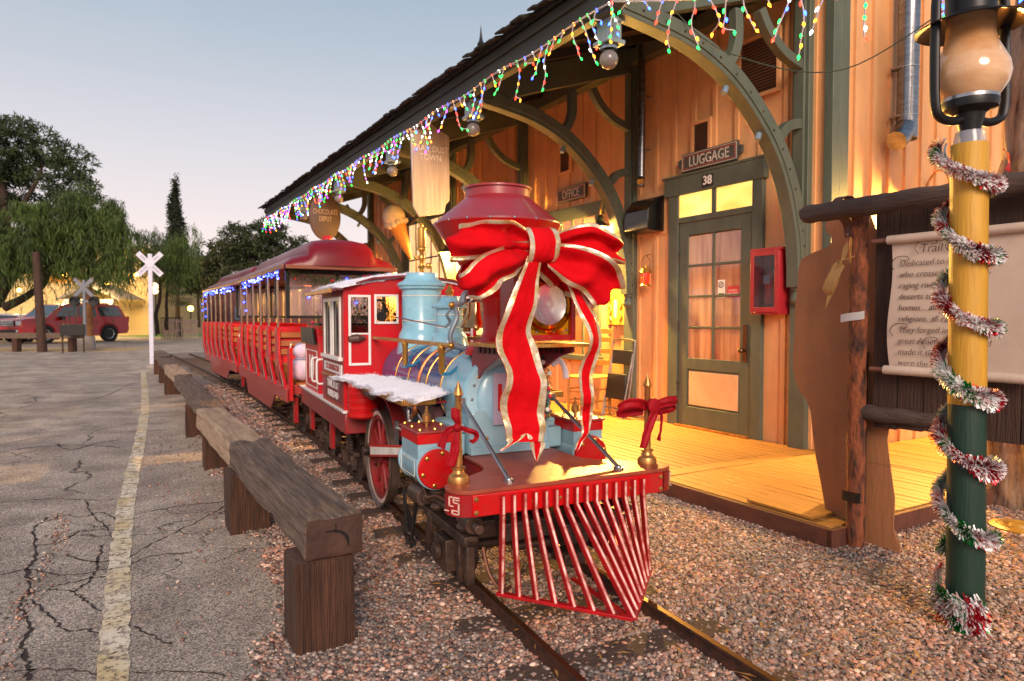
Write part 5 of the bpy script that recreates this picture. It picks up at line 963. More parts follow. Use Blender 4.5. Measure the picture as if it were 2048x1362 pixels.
def small_bow(v, u, z, label, k):
    t = thing('ribbon_bow', label, 'bow', tuple(LP(v, u, z)), LR+(0 if k > 0 else -.5)); m = [M('burgundy_ribbon', (.34, .003, .010), .6, 0, c2=(.24, .002, .008), scale=8, spec=.2)]; m = m*2; w = .036
    if k < 0:
        V3 = Vector
        for A, B_ in (([(0, -.03, .01), (-.03, -.05, .05), (-.028, -.045, .10), (-.010, -.03, .095), (.008, -.03, .04), (.006, -.02, .0)], [(.018, -.03, .0), (.012, -.055, .05), (.006, -.05, .085), (.012, -.02, .08), (.014, -.02, .04), (.012, -.015, .0)]),
                      ([(0, -.03, .008), (.05, -.05, .0), (.10, -.04, -.02), (.105, -.02, -.06), (.08, -.03, -.085), (.075, -.04, -.06)], [(0, -.03, -.014), (.05, -.045, -.028), (.078, -.03, -.042), (.08, -.01, -.06), (.066, -.03, -.07), (.062, -.04, -.055)]),
                      ([(0, -.035, .012), (-.05, -.05, -.0), (-.085, -.045, -.05), (-.10, -.05, -.095)], [(0, -.035, -.014), (-.035, -.05, -.03), (-.052, -.045, -.07), (-.062, -.05, -.115)]),
                      ([(-.012, -.04, 0), (-.03, -.055, -.07), (-.040, -.05, -.13), (-.060, -.055, -.195)], [(.016, -.035, -.005), (.012, -.045, -.07), (.010, -.045, -.13), (-.012, -.05, -.205)])):
            A = [V3(q)*.82 for q in A]; B_ = [V3(q)*.82 for q in B_]
            ribbon('ribbon_loop' if len(A) > 4 else 'tail', [V3(q) for q in A], [V3(q) for q in B_], t, amp=.003, gold=False, mats=m, n=5)
        g = MB(); g.ball((0, -.04, 0), .018, n=12); g.build('knot', m[0], t); return t
    for s in (-1, 1):
        up = .05 if k < 0 else 0; A = [Vector((s*.02, -.03, w*.5)), Vector((s*.08, -.05, .04+up)), Vector((s*.15, -.04, .035+up*(.5 if s < 0 else -1))), Vector((s*.165, 0, .005)), Vector((s*.10, .015, -.01)), Vector((s*.02, -.005, 0))]
        ribbon('loop', A, [q+Vector((0, .012, -w*1.4)) for q in A], t, amp=.003, gold=False, mats=m, n=5)
    A = [Vector((.0, -.035, .0)), Vector((-.035, -.05, -.06)), Vector((-.06, -.045, -.12)), Vector((-.085, -.05, -.19))]; ribbon('tail', A, [q+Vector((.05, .005, -.01)) for q in A], t, amp=.004, gold=False, mats=m, n=5)
    A = [Vector((.02, -.03, .0)), Vector((.05, -.04, -.06)), Vector((.045, -.04, -.12)), Vector((.035, -.04, -.17))]; ribbon('tail', A, [q+Vector((.012, .02, -.0)) for q in A], t, amp=.004, gold=False, mats=m, n=5)
    g = MB(); g.lathe([(0, -.062), (.018, -.062), (.034, -.056), (.036, -.04), (.03, -.028), (0, -.026)], (0, 0, 0), 16, ax='Y'); g.build('knot', m[0], t); return t
small_bow(.472, .126, .885, 'dark red ribbon bow tied round the brass post at the boardwalk side', 1)
small_bow(-.472, .152, .845, 'dark red ribbon bow hanging over the near brass post by the cylinder', -1)
# wreath on the smokebox door
t = thing('wreath', 'small evergreen wreath with red and white trim on the smokebox front beside the big bow', 'wreath', tuple(LP(.165, .615, .93)), LR)
g = MB(); random.seed(3)
for k in range(1500):
    a = random.uniform(0, 6.28); rr = random.gauss(.0, .016); p = Vector((.03*math.cos(a)+rr, random.uniform(-.03, .02), .15*math.sin(a)+random.gauss(0, .012))); d = Vector((random.uniform(-1, 1), random.uniform(-1, .4), random.uniform(-1, 1))).normalized()*.026; n_ = d.cross(Vector((0, 0, 1)))
    n_ = (n_.normalized() if n_.length > 0 else Vector((1, 0, 0)))*.002; g.add([p-n_, p+n_, p+d], [(0, 1, 2)], 0)
g.build('needles', M('pine_needles', '#2e4a26', .6, c2='#4c6a34', scale=30), t, smooth=0)
g = MB(); [g.ball((.03*math.cos(a)+random.uniform(-.01, .01), -.035, .14*math.sin(a)), .013, mi=i % 2, n=10) for i, a in enumerate([k*.6 for k in range(11)])]; g.build('baubles', [M('bauble_red', '#a8142a', .2, coat=.5), WHITE], t)
g = MB(); g.tube(bez([(.05, -.02, .12), (.09, -.03, .14), (.12, -.03, .10), (.13, -.03, .05)], 4), .016, 8); g.build('cotton_curl', M('cotton', '#dfe0ec', .95), t)
# ================================================================= COACHES (local: origin front centre on the ground, Y back)
CR_ = M('coach_red', (.52, .004, .010), .38, 0, c2=(.40, .003, .008), scale=3, coat=.15, spec=.35, grime=.3); CS = M('coach_side', '#94302e', .42, 0, c2='#a63c38', scale=4, coat=.2)
ROOF = M('coach_roof', (.17, .004, .012), .34, 0, c2=(.12, .004, .010), scale=2, coat=.1, spec=.3); POST = M('coach_post', '#a89080', .3, .6, c2='#8c7464', scale=6); PINS = M('pin_line', '#d6a898', .5); SEATW = M('bench_wood', '#a2602c', .45, c2='#7c4620', scale=5, st=(1, 6, 6))
VIN = M('clear_vinyl', '#b8a8ae', .08, 0, alpha=.30, spec=.9, scale=2, bump=.6, bscale=5)
def coach(label, loc, rz, rows):
    t = thing('open_coach', label, 'train coach', loc, rz, 'open coaches behind the locomotive'); L = 3.95; HW = .55
    def yrow(i): return .55+.60*i
    g = MB()      # canopy: nose, sides, monitor
    sec = [(-.585, 1.80), (-.58, 1.815), (-.50, 1.885), (-.40, 1.92), (-.345, 1.93), (-.325, 2.02), (-.27, 2.07), (-.12, 2.095), (0, 2.10)]; sec = sec+[(-x, z) for x, z in reversed(sec[:-1])]
    st_ = [(0.0, 1.80, .0), (.005, 1.80, .30), (.025, 1.80, .58), (.06, 1.80, .80), (.12, 1.80, .94), (.22, 1.80, 1.0), (L-.5, 1.80, 1.0), (L-.18, 1.80, .8), (L-.02, 1.80, .3), (L, 1.80, .02)]
    n = len(sec); vs = [(x*(1 if f > .9 else .985+.015*f), y-(.10*math.cos(x/.585*1.5) if y < .3 else 0)*(1-y/.3), 1.80+(z-1.80)*f+.012) for y, z0, f in st_ for x, z in sec]; fs = [(i*n+j, i*n+j+1, (i+1)*n+j+1, (i+1)*n+j) for i in range(len(st_)-1) for j in range(n-1)]; g.add(vs, fs)
    k = len(vs); g.build('canopy', ROOF, t, smooth=50)
    g = MB(); g.bx(-.575, .575, .0, L-.02, 1.795, 1.806); g.build('ceiling', M('ceiling_dark', '#3a2030', .5), t); g = MB(); [g.bx(s*.575, s*.592, .02, L-.02, 1.775, 1.822) for s in (-1, 1)]; g.bx(-.57, .57, -.06, -.03, 1.775, 1.815); g.build('canopy_rim', M('rim_lamplit', '#a06a52', .3, .6, c2='#8a5240', scale=5), t, bevel=.004)  # orange lamplight along the roof edge is painted into the rim colour
    g = MB(); g.lathe([(0, 2.10), (.055, 2.10), (.055, 2.15), (.04, 2.17), (0, 2.17)], (-.05, .42, 0), 14); g.build('roof_vent', CR_, t)
    g = MB(); g.bx(-.54, .54, .1, L-.08, .505, .60); g.build('floor_frame', CS, t, bevel=.006)
    for s in (-1, 1):
        g = MB(); T = frame((s*.548-.008, 0, 0), (0, 1, 0), (0, 0, 1)); g.prism([(.08, .43), (.75, .44), (1.05, .26), (2.85, .26), (3.1, .44), (L-.1, .43), (L-.1, .56), (.08, .56)], .016, T); g.build('side_skirt', CS, t, bevel=.003)
    g = MB(); g.bx(-.45, .45, .05, L-.05, .60, .62); g.build('floor', SEATW, t)
    for i in range(rows):
        y = yrow(i); se = new_obj('bench', None, t)
        for s in (-1, 1):
            T = frame((s*.545-.014, y, 0), (0, 1, 0), (0, 0, 1)); pl = [(-.02, 1.16), (0, 1.185), (.13, 1.185), (.15, 1.165), (.15, .82), (.10, .70), (-.16, .555), (-.40, .555), (-.38, .60), (-.10, .80), (-.03, .92)]
            g = MB(); g.prism(pl, .028, T); g.build('end_panel', CR_, se, bevel=.004)
            X = s*.56; ir = new_obj('panel_trim', None, None); bpy.data.objects.remove(ir)
            g = MB(); cx, cz = .05, .9; q = [(cx+(a-cx)*.86, cz+(b-cz)*.93) for a, b in pl]; q2 = [(cx+(a-cx)*.74, cz+(b-cz)*.905) for a, b in pl]; T2 = frame((s*.5605, y, 0), (0, 1, 0), (0, 0, 1)); n = len(q)
            vs = [(a, b, 0) for a, b in q]+[(a, b, 0) for a, b in q2]; g.add(vs, [(i_, (i_+1) % n, n+(i_+1) % n, n+i_) for i_ in range(n)], T=T2)
            for r_ in range(6): a = r_*math.pi/3; g.lathe([(0, .001), (.010, .001)], (.055+.02*math.cos(a), .80+.02*math.sin(a), 0), 8, T=T2)
            g.build('trim_line', PINS, se, smooth=0)
            g = MB(); g.prism([(-.30, .575), (-.24, .575), (-.06, .70), (-.09, .72)], .003, frame((s*.5605, y, 0), (0, 1, 0), (0, 0, 1))); g.build('slot', BLACK, se)
        g = MB(); g.box((0, y+.06, .96), (1.06, .045, .46), rx=-.10); g.build('backrest', CR_, se, bevel=.015)
        g = MB(); [g.box((0, y-.10-.06*k_, .80), (1.04, .05, .02)) for k_ in range(5)]; [g.box((0, y+.02, .92+.09*k_), (1.04, .02, .06), rx=-.10) for k_ in range(3)]; g.bx(-.5, .5, y-.02, y+.02, .62, .79); g.build('seat_slats', SEATW, se, bevel=.004)
        for s in (-1, 1):
            g = MB(); g.bx(s*.545, s*.525, y+.06, y+.095, 1.17, 1.80); g.build('post', POST, t, bevel=.003)
            g = MB(); g.tube(bez([(s*.535, y+.15, 1.79), (s*.54, y+.18, 1.6), (s*.535, y+.15, 1.4), (s*.54, y+.17, 1.3)], 4), .022, 8, flat=.5); g.build('rolled_strap', BLACK, t)
    g = MB(); g.bx(-.52, .52, .20, .215, 1.28, 1.31); g.bx(-.52, .52, .20, .215, 1.74, 1.79); g.bx(-.53, -.49, .20, .22, 1.28, 1.79); g.bx(.49, .53, .20, .22, 1.28, 1.79); g.bx(-.015, .015, .2, .22, 1.31, 1.74); g.build('curtain_border', BLACK, t)
    g = MB(); nx = 16; vs = [(-.49+.98*i/nx, .207+.006*math.sin(i*1.7)+.004*math.sin(j*2), 1.31+.43*j/3) for j in range(4) for i in range(nx+1)]; g.add(vs, [(j*(nx+1)+i, j*(nx+1)+i+1, (j+1)*(nx+1)+i+1, (j+1)*(nx+1)+i) for j in range(3) for i in range(nx)]); g.build('vinyl_curtain', VIN, t)
    for y in (.24, 2.2, 3.7):
        g = MB(); g.bx(.51, .515, y, y+1.4 if y < 3 else y+.1, 1.31, 1.76); g.build('side_curtain', VIN, t)
    g = MB(); g.bx(.505, .52, .24, 3.6, 1.27, 1.31); g.build('curtain_rail', BLACK, t)
    g = MB(); g.bx(-.535, -.50, .02, .12, .45, .98); g.bx(.50, .535, .02, .12, .45, .98); g.build('front_upright', CR_, t, bevel=.004)
    g = MB(); g.tube(bez([(-.50, .14, .62), (-.50, .14, .98), (-.46, .15, 1.03), (-.36, .15, 1.03), (-.32, .14, .98), (-.32, .14, .62)], 5), .010, 8); g.build('gate_rail', POST, t)
    for u in (.55, 3.35): truck(u, t, r=.115, sp=.36, w=.30)
    g = MB(); g.bx(-.03, .03, -.38, .15, .40, .46); g.bx(-.05, .05, L-.1, L+.05, .40, .46); g.build('drawbar', IRON, t); g = MB(); [g.box((s*.45, .16, .34), (.04, .06, .26)) for s in (-1, 1)]; g.build('step', REDD, t)
    return t
C1 = (2.075, 6.98, 0); C1R = -R(1.9); C2 = (2.225, 11.15, 0); C2R = R(.3)
coach('red open coach with clear vinyl curtains directly behind the locomotive cab', C1, C1R, 6)
coach('red open coach at the tail end of the train', C2, C2R, 7)
def blue_lights(label, loc, rz, L, nside=46, extra=()):
    t = thing('blue_fairy_lights', label, 'string lights', loc, rz); g = MB(); P = [(-.60, y, 1.77+.012*math.sin(y*9)) for y in np.linspace(.1, L-.1, 40)]; g.tube(P, .003, 5); g.build('wire', M('dark_wire', '#22301f', .6), t)
    BB = M('bulb_led_blue', '#4a60ff', .3, emit='#2a3cff', es=11); BB.cycles.emission_sampling = 'NONE'; BW = M('bulb_led_core', '#b0c0ff', .3, emit='#7088ff', es=9); BW.cycles.emission_sampling = 'NONE'
    for i in range(nside):
        y = random.uniform(.1, L-.1); p = (-.60+random.uniform(-.01, .02), y, 1.765-abs(random.gauss(0, .035))); g = MB(); g.ball(p, .0105, n=8); g.build('bulb', BB if i % 3 else BW, t, smooth=80)
    for p in extra: g = MB(); g.ball(p, .014, n=8); g.build('bulb', BB, t, smooth=80)
blue_lights('blue fairy lights along the roof edge of the front coach', C1, C1R, 3.2, 44, [(-.56, 3.1, 1.62), (-.56, 3.15, 1.5), (-.56, 2.95, 1.38), (.1, .19, 1.7), (.3, .19, 1.68), (.42, .19, 1.73), (.2, .19, 1.45), (.45, .19, 1.6), (-.3, .19, 1.5), (.0, .19, 1.38)])
blue_lights('blue fairy lights along the roof edge of the tail coach', C2, C2R, 3.7, 52, [(-.56, 3.7, 1.6), (-.56, 3.72, 1.45), (-.56, 3.7, 1.3), (-.6, 3.8, 1.55), (-.6, 3.85, 1.42)])
# garland and red bow at the front of the coach, evergreen in the cab opening
def greens(name, label, cat, loc, rz, pts, r, nn, berries=0):
    t = thing(name, label, cat, loc, rz); g = MB(); P = bez(pts, 6)
    for k in range(nn):
        p = P[random.randrange(len(P))]+Vector((random.gauss(0, r), random.gauss(0, r), random.gauss(0, r*.8))); d = Vector((random.uniform(-1, 1), random.uniform(-1, 1), random.uniform(-1, 1))).normalized()*.04; q = d.cross(Vector((.1, .2, 1))).normalized()*.004; g.add([p-q, p+q, p+d], [(0, 1, 2)])
    g.build('needles', M('pine_needles', '#2e4a26', .6), t, smooth=0)
    if berries: g = MB(); [g.ball(tuple(P[random.randrange(len(P))]+Vector((random.gauss(0, r), random.gauss(0, r)-.02, random.gauss(0, r)))), .016, n=8) for k in range(berries)]; g.build('berries', M('bauble_red', '#a8142a', .2, coat=.5), t)
    return t
greens('evergreen_garland', 'dark garland with red trim hung under the front canopy of the first coach', 'garland', C1, C1R, [(-.5, .1, 1.74), (-.25, .08, 1.68), (0, .08, 1.66), (.25, .08, 1.69), (.5, .1, 1.75)], .035, 1500, 10)
greens('evergreen_bough', 'bushy green fir bough behind the cab of the locomotive', 'fir bough', tuple(LP(-.12, 3.3, 1.28)), 0, [(-.3, 0, -.05), (0, 0, .05), (.2, 0, .0), (.4, 0, -.05)], .09, 2600, 12)
t = thing('stuffed_snowman', 'white stuffed snowman sitting in the front seat of the first coach', 'toy', (1.72, 7.22, .64), 0); g = MB(); g.ball((0, 0, .12), .13, n=18); g.ball((0, -.01, .30), .095, n=18); g.build('body', M('plush_white', '#c9c4dc', .8), t); g = MB(); [g.lathe([(.085, -.008), (.095, 0), (.085, .008)], (0, 0, z), 20) for z in (.215,)]; g.build('scarf', GREYBLUE, t)
# ================================================================= TIMBER BARRIER
TIM = M('creosoted_timber', '#3e2c24', .85, 0, c2='#8a7464', scale=5, st=(11, .6, 11), bump=2.2, bscale=16, contrast=.05, detail=9)
TIMV = M('creosoted_post', '#2c180f', .8, 0, c2='#5c3a28', scale=5, st=(11, 11, .5), bump=2.2, bscale=16, contrast=.05, detail=9); TIML = M('bleached_timber', '#8c705a', .85, 0, c2='#c0a488', scale=4, st=(9, .7, 9), bump=1.8, bscale=14)
ENDG = M('end_grain', '#4c3026', .8, c2='#33201a', scale=9, bump=.8, bscale=30)
def rough_block(name, x0, x1, y0, y1, z0, z1, mats, parent, amp=.008, nx=5, ny=5, nz=5, bev=.012, endx=None, crack=True):
    bm = bmesh.new(); bmesh.ops.create_cube(bm, size=1); bmesh.ops.scale(bm, vec=(x1-x0, y1-y0, z1-z0), verts=bm.verts); bmesh.ops.translate(bm, vec=((x0+x1)/2, (y0+y1)/2, (z0+z1)/2), verts=bm.verts)
    bmesh.ops.bevel(bm, geom=list(bm.edges), offset=bev, segments=2, affect='EDGES', profile=.5)
    L = max(x1-x0, y1-y0, z1-z0)
    for ax, (a, b) in enumerate(((x0, x1), (y0, y1), (z0, z1))):
        k = max(3, int((b-a)/.045))
        for i in range(1, k):
            no = [0, 0, 0]; no[ax] = 1; co = [0, 0, 0]; co[ax] = a+(b-a)*i/k; bmesh.ops.bisect_plane(bm, geom=list(bm.verts)+list(bm.edges)+list(bm.faces), plane_co=co, plane_no=no)
    lx = (y1-y0) > (z1-z0)
    for v in bm.verts:
        p = v.co; s = Vector((p.x*18, p.y*(2.2 if lx else 18), p.z*(18 if lx else 2.2)))+Vector((y0*3, 0, 0)); n = Vector((mnoise.noise(s), 0 if lx else mnoise.noise(s+Vector((7, 3, 1))), mnoise.noise(s+Vector((3, 9, 2))) if lx else 0)); v.co = p+n*amp+Vector((mnoise.noise(p*5+Vector((y0, 0, 0)))*amp, 0, mnoise.noise(p*4)*amp))
        if crack:
            c = mnoise.noise(Vector((p.x*26, p.y*(1.1 if lx else 26), p.z*(26 if lx else 1.1)))+Vector((y0*7, 2, 2)))
            if c > .42: v.co -= v.normal*.010
    me = bpy.data.meshes.new(name); bm.normal_update(); bm.to_mesh(me); bm.free()
    for m in mats: me.materials.append(m)
    if len(mats) > 1:
        for p in me.polygons:
            if (abs(p.normal.y) > .8 if lx else abs(p.normal.z) > .8): p.material_index = 1
    me.shade_smooth(); me.set_sharp_from_angle(angle=R(28)); return new_obj(name, me, parent)
BEAMS = [(.735, 2.60, 4.52, .365, .525, TIM, .225, 0, 'dark weathered timber barrier, the nearest section with its end grain facing the camera'),
 (.735, 4.53, 6.42, .350, .510, TIML, .22, 0, 'pale bleached timber barrier section, second from the camera'),
 (.80, 6.44, 8.30, .345, .500, TIM, .20, 0, 'third timber barrier section, dark with a split top'), (.84, 8.32, 10.5, .34, .49, TIM, .20, 0, 'fourth timber barrier section along the track'), (.875, 10.52, 12.9, .34, .49, TIML, .20, 0, 'fifth timber barrier section, slightly paler, along the track'),
 (.91, 12.92, 15.2, .34, .49, TIM, .20, 0, 'sixth timber barrier section, near the crossing sign'), (.95, 15.22, 17.7, .34, .52, TIM, .20, 0, 'farthest timber barrier section by the foot of the crossing sign')]
for k, (x, y0, y1, z0, z1, m, w, _, lb) in enumerate(BEAMS):
    t = thing('timber_barrier', lb, 'barrier', (0, 0, 0), 0, 'timber barriers between the car park and the track')
    b = rough_block('beam', x-w/2, x+w/2, y0, y1, z0, z1, [m, ENDG], t)
    if k < 2: b.location = (-.055*0, 0, 0)
    px = [(.70, 2.62), (.71, 4.36), (.78, 6.25), (.80, 8.05), (.87, 10.4), (.88, 12.65), (.92, 14.9), (.95, 17.2)]
    for j, (a, c_) in enumerate(px):
        if y0-.1 <= c_ < y1-.15 and (k > 0 or j < 2): rough_block('post', a-.115, a+.115, c_-.01, c_+.20, -.05, z0-.004, [TIMV, ENDG], t, amp=.007)
    if k == 0: rough_block('post', .595, .825, 4.30, 4.52, -.05, z0-.004, [TIMV, ENDG], t, amp=.009)
    if k == 0:
        g = MB(); g.strip(bez([(.70, y0-.003, .47), (.745, y0-.003, .465), (.775, y0-.003, .44), (.785, y0-.003, .405)], 5), bez([(.70, y0-.003, .475), (.75, y0-.003, .474), (.786, y0-.003, .446), (.788, y0-.003, .405)], 5), .002); g.strip([(.735, y0-.003, .50), (.738, y0-.003, .46)], [(.740, y0-.003, .50), (.7385, y0-.003, .46)], .002); g.build('end_crack', BLACK, t)
    if k == 0: g = MB(); g.ball((.80, 2.80, .53), .008, n=6, sc=(1, 1, .5)); g.build('bolt', STEEL, t)
# ================================================================= RIGHT FOREGROUND
YEL = M('pole_yellow', '#c8962a', .5, 0, c2='#b07f24', scale=5, st=(6, 6, .5), bump=.3, bscale=20); DGR = M('pole_green', '#16362a', .42, 0, c2='#122c24', scale=5, st=(6, 6, .5), bump=.3, bscale=20)
PX, PY = 3.075, 1.47
lp_ = thing('lantern_post', 'round wooden post painted yellow above green carrying a big black storm lantern', 'lamp post', (PX, PY, 0)); lp_.rotation_euler = (0, -R(1.5), 0)
r = .069
g = MB(); g.lathe([(r+.002, -.1), (r+.001, .5), (r, .94)], (0, 0, 0), 32); g.build('green_shaft', DGR, lp_, smooth=60); g = MB(); g.lathe([(r, .941), (r-.001, 1.5), (r-.002, 2.0), (0, 2.0)], (0, 0, 0), 32); g.build('yellow_shaft', YEL, lp_, smooth=60)
g = MB(); g.lathe([(.055, 1.93), (.056, 2.02), (.05, 2.05), (0, 2.06)], (0, 0, 0), 16); g.build('plastic_wrap', M('plastic_film', '#b8b8c4', .12, alpha=.5, spec=.8), lp_)
ln = new_obj('storm_lantern', None, lp_); BKM = M('lantern_black', '#161618', .42, .4, c2='#242427', scale=12)
g = MB(); g.lathe([(.034, 1.99), (.04, 2.06), (.055, 2.12), (.075, 2.135), (.098, 2.14), (.102, 2.16), (.100, 2.175)], (0, 0, 0), 28); g.build('burner', BKM, ln)
g = MB(); g.lathe([(.098, 2.17), (.101, 2.172), (.101, 2.185), (.098, 2.188)], (0, 0, 0), 28); g.build('burner_ring', STEEL, ln)
g = MB(); g.lathe([(.094, 2.176), (.104, 2.19), (.131, 2.23), (.141, 2.27), (.136, 2.31), (.117, 2.35), (.097, 2.39), (.088, 2.43), (.086, 2.50)], (0, 0, 0), 44); g.build('chimney', M('amber_glass', '#e2bc94', .14, 0, c2='#b88252', scale=3, st=(1, 1, 2.5), coat=.8, sub=.25, grime=.18, alpha=.93), ln)
g = MB(); g.lathe([(.085, 2.50), (.12, 2.492), (.195, 2.462), (.198, 2.466), (.12, 2.503), (.09, 2.515), (.09, 2.62), (.105, 2.63), (.105, 2.66), (.07, 2.72), (0, 2.74)], (0, 0, 0), 40); g.build('hood', BKM, ln)
g = MB()
for s in (-1, 1): g.tube(bez([(s*.03, 0, 2.10), (s*.09, 0, 2.09), (s*.145, 0, 2.11), (s*.162, 0, 2.16), (s*.165, 0, 2.30), (s*.162, 0, 2.48), (s*.155, 0, 2.58), (s*.12, 0, 2.63), (s*.08, 0, 2.64)], 6), .021, 12, flat=.8)
g.build('side_tubes', BKM, ln).rotation_euler = (0, 0, -.35)
# tinsel
random.seed(5)
def tinsel(name, label, loc):
    t = thing(name, label, 'garland', loc); t.rotation_euler = (0, -R(1.5), 0); V = []; F = []; MI = []; turns = -6.4; n = 42000
    for k in range(n):
        s = random.random(); z = .16+1.84*s; z = z if s > .07 else .14+random.uniform(-.05, .05); a = 2*math.pi*turns*s+4.2; rr = .085 if s > .07 else .105
        if s > .95: rr = .1
        c = Vector((rr*math.cos(a), rr*math.sin(a), z+.045*math.sin(a+1.0))); tg = Vector((-math.sin(a), math.cos(a), .5)); tg.normalize()
        ph = random.uniform(0, 6.28); o = Vector((math.cos(a), math.sin(a), 0)); u = tg.cross(o); d = (o*math.cos(ph)+u*math.sin(ph)); d = (d if d.dot(o) > -.3 else -d); d = (d+tg*random.uniform(-.3, .3)).normalized()
        L = random.uniform(.022, .050)*(1+.5*mnoise.noise(c*9)); w = tg*random.uniform(.0012, .0032)+u*random.uniform(-.001, .001); q = c+d*L+Vector((0, 0, -.15*L)); i = len(V); V += [tuple(c-w), tuple(c+w), tuple(q+w), tuple(q-w)]; F.append((i, i+1, i+2, i+3)); q_ = mnoise.noise(c*22)+random.uniform(-.35, .35); MI.append(1 if q_ > .30 else 2 if q_ < -.30 else random.choice((0, 0, 0, 3)))
    np_mesh('foil_strands', V, F, [M('foil_silver', '#f2f0f4', .35, .25), M('foil_red', '#c01828', .25, .8), M('foil_green', '#108a36', .25, .8), M('foil_rose', '#d8c0bc', .35, .3)], t, mi=MI)
    g = MB(); g.tube([((.085 if s > .07 else .1)*math.cos(2*math.pi*turns*s+4.2), (.085 if s > .07 else .1)*math.sin(2*math.pi*turns*s+4.2), (.16+1.84*s)+.045*math.sin(2*math.pi*turns*s+5.2)) for s in np.linspace(.09, 1, 160)], .004, 5); g.build('core_string', GREYBLUE, t)
    return t
tinsel('tinsel_garland', 'silver, red and green tinsel garland wound around the yellow and green post', (PX, PY, 0))
t = thing('poinsettia_petal', 'small red silk flower petal sticking out of the tinsel at the top of the post', 'flower', (PX+.08, PY-.07, 1.93)); g = MB(); g.strip([(0, 0, -.03), (.02, -.01, .0), (.035, 0, .04)], [(.05, 0, -.035), (.055, .01, .0), (.04, .01, .045)], .003); g.strip([(.0, -.01, .02), (-.015, -.01, .035), (-.02, 0, .05)], [(.02, 0, .01), (.015, 0, .03), (-.01, 0, .052)], .003); g.build('petal', RED, t)
# trail board: log frame with planks
LOG = M('weathered_log', '#3a2c28', .85, 0, c2='#5a4840', scale=4, st=(9, .8, 9), bump=1.2, bscale=14); BARK = M('orange_bark', '#9c5530', .8, 0, c2='#3b2620', scale=7, st=(4, 4, 1.3), bump=1.5, bscale=16, contrast=.35)
fr = thing('trail_board', 'rustic board of dark vertical planks hung in a frame of logs', 'notice board', (0, 0, 0))
def log(name, a, b, r, mat, parent, n=22, seed=0):
    a, b = Vector(a), Vector(b); pts = [a.lerp(b, i/n)+Vector((mnoise.noise(Vector((i*.4, seed, 0)))*.010, mnoise.noise(Vector((i*.4, seed, 5)))*.010, mnoise.noise(Vector((i*.4, seed, 9)))*.008)) for i in range(n+1)]
    rs = [r*(1+.10*mnoise.noise(Vector((i*.7, seed, 3)))) for i in range(n+1)]; rs[0] *= .86; rs[-1] *= .86; g = MB(); g.tube(pts, r, 20, rs=rs)
    for i, q in enumerate(g.v): v = Vector(q); g.v[i] = tuple(v+Vector((mnoise.noise(v*26+Vector((seed, 0, 0))), mnoise.noise(v*26+Vector((0, seed, 7))), mnoise.noise(v*26+Vector((1, 2, seed)))))*.007)
    return g.build(name, mat, parent, smooth=50)
log('post', (3.60, 2.30, -.08), (3.585, 2.30, 1.90), .047, BARK, fr, 40, 1)
log('top_rail', (3.46, 2.56, 1.885), (3.56, 1.20, 1.90), .052, LOG, fr, 30, 2); log('lower_rail', (3.60, 2.30, .765), (3.745, 1.20, .765), .043, LOG, fr, 30, 3)
PLK = M('dark_plank', '#33221c', .85, 0, c2='#4b342a', scale=4, st=(8, 8, .6), bump=1.0, bscale=14)
y = 2.23; k = 0
while y > 1.0:
    w = random.uniform(.13, .17); g = MB(); g.bx(3.63, 3.65, y-w+.006, y, .70+random.uniform(-.01, .01), 1.87); g.build('plank', PLK, fr, bevel=.003); y -= w; k += 1
t = thing('leather_strap', 'brown riveted leather strap looped over the top rail and nailed to the log post', 'strap', (0, 0, 0)); g = MB(); P = [(3.535, 2.335, 1.74), (3.525, 2.335, 1.80), (3.44, 2.335, 1.88), (3.44, 2.335, 1.92), (3.49, 2.335, 1.955), (3.545, 2.335, 1.94), (3.56, 2.335, 1.89)]
P = bez([(3.55, 2.36, 1.74), (3.53, 2.365, 1.82), (3.45, 2.37, 1.87), (3.44, 2.37, 1.92), (3.48, 2.37, 1.955), (3.54, 2.36, 1.955), (3.58, 2.35, 1.90)], 5); g.strip(P, [p+Vector((0, -.055, 0)) for p in P], .006); g.build('strap', M('leather', '#5c3a34', .5, c2='#4a2c28', scale=12), t); g = MB(); [g.ball((3.538, 2.335, z), .006, n=8) for z in (1.755, 1.79)]; g.build('rivet', STEEL, t)
# scroll
PAR = M('parchment', '#c2ac9c', .6, 0, c2='#d0bcaa', scale=4, grime=.15); sc = thing('trail_scroll', 'parchment scroll with antique lettering on rollers, mounted on the dark planks', 'sign', (3.60, 1.80, 1.36)); T = frame((0, 0, 0), (0, -1, 0), (0, 0, 1))
W = .315; n = 14; A = [(-W+.012*math.sin(i*.45), .33-.66*i/n, .012+.012*math.sin(math.pi*i/n)) for i in range(n+1)]; B_ = [(W-.01*math.sin(i*.45+1), .33-.66*i/n, .012+.010*math.sin(math.pi*i/n+.4)) for i in range(n+1)]
g = MB(); g.strip(A, B_, .004, T=T); g.build('sheet', PAR, sc)
g = MB(); g.tube([(-W-.012, .345, .026), (W+.012, .345, .026)], .024, 16, T=T); g.tube([(-W-.02, -.345, .026), (W+.02, -.345, .026)], .024, 16, T=T); g.build('rolled_ends', PAR, sc)
g = MB(); [g.tube([(s*(W+.01), z, .026), (s*(W+.10), z, .026)], .013, 12, T=T) for s in (-1, 1) for z in (.345, -.345)]; g.build('roller', M('roller_wood', '#6a4436', .6, c2='#8a5a48', scale=8), sc)
INKB = M('antique_ink', '#4e342c', .7)
lines = ["Trail Dust", "Dedicated to those", "who crossed the prairies,", "raging rivers and hot", "deserts to make a new", "homes... all nations, all", "religions, all races...", "They forged into the", "great American West and", "made it their own... they", "were the heart of it."]
